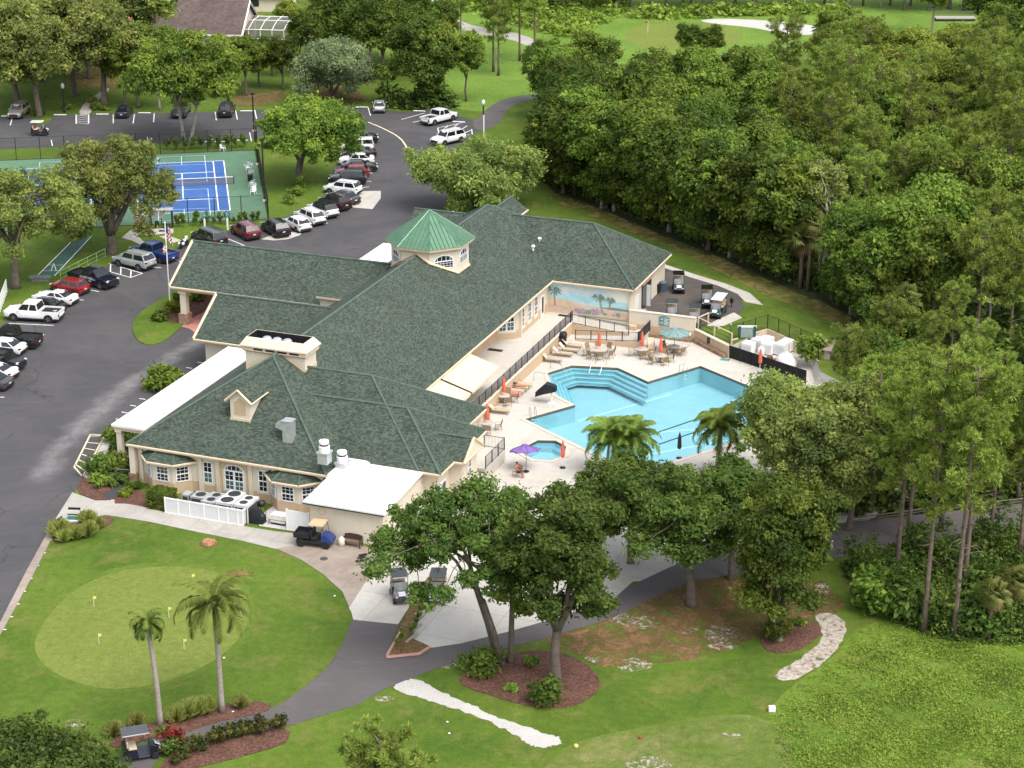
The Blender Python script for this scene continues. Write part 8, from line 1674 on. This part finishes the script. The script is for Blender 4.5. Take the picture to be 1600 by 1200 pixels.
# ---- houses at the top left
def rot2(x, y, a): return x*math.cos(a) - y*math.sin(a), x*math.sin(a) + y*math.cos(a)
M_broof = speck_mat('brown_shingles', [(.075,.055,.05),(.115,.085,.078),(.15,.115,.105)], 1.6, .4, .9, 0)
hp_ = P(305,78); t = thing('brown_roofed_house', 'cream house with large brown hip-and-gable roof beyond the trees', 'house', hp_, R(-5))
m_ = MB(); m_.box(-8.5,0,0,7.5,13,2.9); m_.poly([(7.5,0,2.9),(7.5,13,2.9),(7.5,6.5,6.9)]); m_.poly([(-8.5,0,2.9),(-8.5,6.5,6.9),(-8.5,13,2.9)]); m_.build('wall', M_cream, t)
m_ = MB(); m_.loft([[(-9,-.8,2.6),(8,-.8,2.6),(8,-.8,2.75),(-9,-.8,2.75)],[(-9,6.5,6.95),(8,6.5,6.95),(8,6.5,7.1),(-9,6.5,7.1)],[(-9,13.8,2.6),(8,13.8,2.6),(8,13.8,2.75),(-9,13.8,2.75)]]); m_.build('roof', M_broof, t)
m_ = MB(); m_.tube([(8.05,-.85,2.6),(8.05,6.5,6.95),(8.05,13.85,2.6)], .18, 4); m_.tube([(-9.05,-.85,2.6),(-9.05,6.5,6.95),(-9.05,13.85,2.6)], .18, 4); m_.box(-9,-.95,2.5,8,-.8,2.75); m_.build('gable_trim', M_white, t)
m_ = MB(); m_.box(7.55,3,.8,7.6,5,2.4); m_.build('window', M_glass, t)
t = thing('screen_enclosure', 'white framed pool screen enclosure beside the brown-roofed house', 'enclosure', P(412,72), R(-8)); 
x0,x1,y0,y1,h0,h1 = -4.5,5.5,0,7,2.7,3.6; m_ = MB()
for k in range(6): x = x0 + 2*k; m_.tube([(x,y0,0),(x,y0,h0),(x,(y0+y1)/2,h1),(x,y1,h1)], .07, 4)
for y, z in ((y0,h0),(y0,1.2),((y0+y1)/2,h1),(y1,h1)): m_.tube([(x0,y,z),(x1,y,z)], .07, 4)
m_.build('frame', M_white, t); m_ = MB(); m_.poly([(x0,y0,h0),(x1,y0,h0),(x1,(y0+y1)/2,h1),(x0,(y0+y1)/2,h1)]); m_.poly([(x0,(y0+y1)/2,h1),(x1,(y0+y1)/2,h1),(x1,y1,h1),(x0,y1,h1)]); m_.poly([(x0,y0,0),(x1,y0,0),(x1,y0,h0),(x0,y0,h0)]); m_.build('screen', M_scr, t)
def small_house(x, y, w_, d, roofm, label, ang):
    t = thing('house', label, 'house', P(x, y), R(ang)); m_ = MB(); m_.box(-w_/2,0,0,w_/2,d,2.8); m_.poly([(w_/2,0,2.8),(w_/2,d,2.8),(w_/2,d/2,5.6)]); m_.poly([(-w_/2,0,2.8),(-w_/2,d/2,5.6),(-w_/2,d,2.8)]); m_.build('wall', M_cream, t)
    m_ = MB(); m_.loft([[(-w_/2-.4,-.6,2.5),(w_/2+.4,-.6,2.5),(w_/2+.4,-.6,2.65),(-w_/2-.4,-.6,2.65)],[(-w_/2-.4,d/2,5.65),(w_/2+.4,d/2,5.65),(w_/2+.4,d/2,5.8),(-w_/2-.4,d/2,5.8)],[(-w_/2-.4,d+.6,2.5),(w_/2+.4,d+.6,2.5),(w_/2+.4,d+.6,2.65),(-w_/2-.4,d+.6,2.65)]]); m_.build('roof', roofm, t)
    m_ = MB(); m_.box(-1,-.04,.9,.6,0,2.2); m_.build('window', M_glass, t)
small_house(205,72,7,8,speck_mat('orange_tiles',[(.3,.13,.07),(.42,.2,.12)],2,.5,.9,0),'house with weathered orange roof half hidden left of the brown roof',10)
small_house(400,18,11,9,M_roofw,'white-roofed house at the top edge behind the brown-roofed one',-6)
# ---- people: one skinned body each, clothing and hair as children
M_skin = mat('skin',(.45,.22,.14),.55,.08,6); M_skin2 = mat('tanned_skin',(.34,.15,.09),.5,.08,6); M_hair = mat('dark_hair',(.02,.014,.01),.7)
def person(label, loc, rz, J, skin, cloth=None, hairm=None):
    """J: joint name -> (pos, radius); builds one skinned surface along the skeleton"""
    names = list(J); edges = []
    par = {'chest':'pelvis','neck':'chest','head':'neck','crown':'head','sl':'chest','el':'sl','wl':'el','hl':'wl','sr':'chest','er':'sr','wr':'er','hr':'wr','hipl':'pelvis','kl':'hipl','al':'kl','tl':'al','hipr':'pelvis','kr':'hipr','ar':'kr','tr':'ar'}
    for h_ in ('l','r'):      # five fingers fanned from each palm
        b = Vector(J['h'+h_][0]); d = (b - Vector(J['w'+h_][0])).normalized(); s = d.orthogonal().normalized()
        for k in range(5): nm = 'f%d%s' % (k, h_); J[nm] = (tuple(b + d*(.085 if k else .05) + s*(.02*(k-2.2) if k else -.06)), .011); par[nm] = 'h'+h_
    names = list(J); vs = [J[n][0] for n in names]; edges = [(names.index(par[n]), names.index(n)) for n in names if n in par]
    me = bpy.data.meshes.new('person'); me.from_pydata(vs, edges, []); me.update(); tmp = bpy.data.objects.new('tmp', me); COL.objects.link(tmp)
    md = tmp.modifiers.new('skin', 'SKIN'); md.use_smooth_shade = True; sv = me.skin_vertices[0].data
    for i, n in enumerate(names): r = J[n][1]; sv[i].radius = r if isinstance(r, tuple) else (r, r); sv[i].use_root = (n == 'pelvis')
    tmp.modifiers.new('sub', 'SUBSURF').levels = 1; bpy.context.view_layer.update()
    m2 = bpy.data.meshes.new_from_object(tmp.evaluated_get(bpy.context.evaluated_depsgraph_get())); bpy.data.objects.remove(tmp)
    m2.materials.clear(); m2.materials.append(skin); o = bpy.data.objects.new('person', m2); COL.objects.link(o); o.location = loc; o.rotation_euler = (0, 0, rz); tag(o, label, 'person')
    hd = Vector(J['head'][0]); m_ = MB(); m_.ell(tuple(hd + Vector((-.02,0,.05))), (.105,.095,.1), 10, 6); m_.build('hair', hairm or M_hair, o, smooth=True)
    m_ = MB(); m_.ell(tuple(hd + Vector((.1,0,-.0))), (.025,.014,.02), 6, 4)
    m_.build('nose', skin, o)
    if cloth:
        for nm, cm, a, b, ra, rb in cloth: m_ = MB(); A_, B_ = Vector(J[a][0]), Vector(J[b][0]); m_.tube([A_, A_.lerp(B_,.5), B_], [ra, (ra+rb)/2*1.05, rb], 10); m_.build(nm, cm, o, smooth=True)
    return o
def sit(lean=.15, arm=(.35,.1,.75), z0=.5):
    return {'pelvis':((0,0,z0),(.15,.13)),'chest':((-.1*lean*3,0,z0+.42),(.16,.11)),'neck':((-.05,0,z0+.58),.06),'head':((0,0,z0+.72),.1),'crown':((.0,0,z0+.82),.07),
        'sl':((-.06,.2,z0+.5),.065),'el':((.1,.27,z0+.26),.048),'wl':((arm[0],.16,z0+arm[2]-.5),.035),'hl':((arm[0]+.08,.12,z0+arm[2]-.46),.03),'sr':((-.06,-.2,z0+.5),.065),'er':((.1,-.27,z0+.26),.048),'wr':((arm[0],-.16,z0+arm[2]-.5),.035),'hr':((arm[0]+.08,-.12,z0+arm[2]-.46),.03),
        'hipl':((.05,.1,z0-.0),.1),'kl':((.46,.13,z0+.02),.07),'al':((.5,.13,.09),.045),'tl':((.64,.13,.04),.035),'hipr':((.05,-.1,z0-.0),.1),'kr':((.46,-.13,z0+.02),.07),'ar':((.5,-.13,.09),.045),'tr':((.64,-.13,.04),.035)}
pp_ = P(808,745,-1.1); chair(pp_, R(35)+math.pi/2+math.pi, 'sling chair that the man by the spa sits in', 'chairs by the spa')
person('bare-chested man seated in a chair below the purple parasol looking at a phone', pp_, R(-55)+R(90)-R(60), sit(.1,(.4,0,.72),.52), M_skin2, [('shorts', M_blk, 'hipl', 'kl', .12, .1), ('shorts', M_blk, 'hipr', 'kr', .12, .1)])
cl_ = P(63,211,.03); person('driver in a red shirt and white shorts at the wheel of the white-roofed cart', cl_ + Vector((-.5,.0,.42)), R(2), sit(.05,(.6,0,.62),.55), M_skin, [('red_shirt', M_fr, 'pelvis', 'neck', .19, .12), ('white_shorts', M_white, 'hipl', 'kl', .12, .09), ('white_shorts', M_white, 'hipr', 'kr', .12, .09)])
lp = P(806,609,-1.1)
J = {'pelvis':((.05,0,.5),(.14,.12)),'chest':((-.36,0,.68),(.15,.11)),'neck':((-.5,0,.84),.055),'head':((-.58,0,.95),.1),'crown':((-.62,0,1.04),.07),'sl':((-.42,.2,.78),.06),'el':((-.18,.3,.6),.045),'wl':((.06,.27,.56),.034),'hl':((.14,.25,.56),.03),'sr':((-.42,-.2,.78),.06),'er':((-.18,-.3,.6),.045),'wr':((.06,-.27,.56),.034),'hr':((.14,-.25,.56),.03),'hipl':((.12,.1,.48),.1),'kl':((.55,.12,.52),.068),'al':((.98,.11,.42),.045),'tl':((1.04,.11,.56),.035),'hipr':((.12,-.1,.48),.1),'kr':((.55,-.12,.5),.068),'ar':((.98,-.11,.42),.045),'tr':((1.04,-.11,.56),.035)}
person('sunbather in black and white swimwear reclining on a tan lounger', lp, TH+R(3), J, M_skin, [('swimwear', M_blk, 'pelvis', 'chest', .155, .16)])
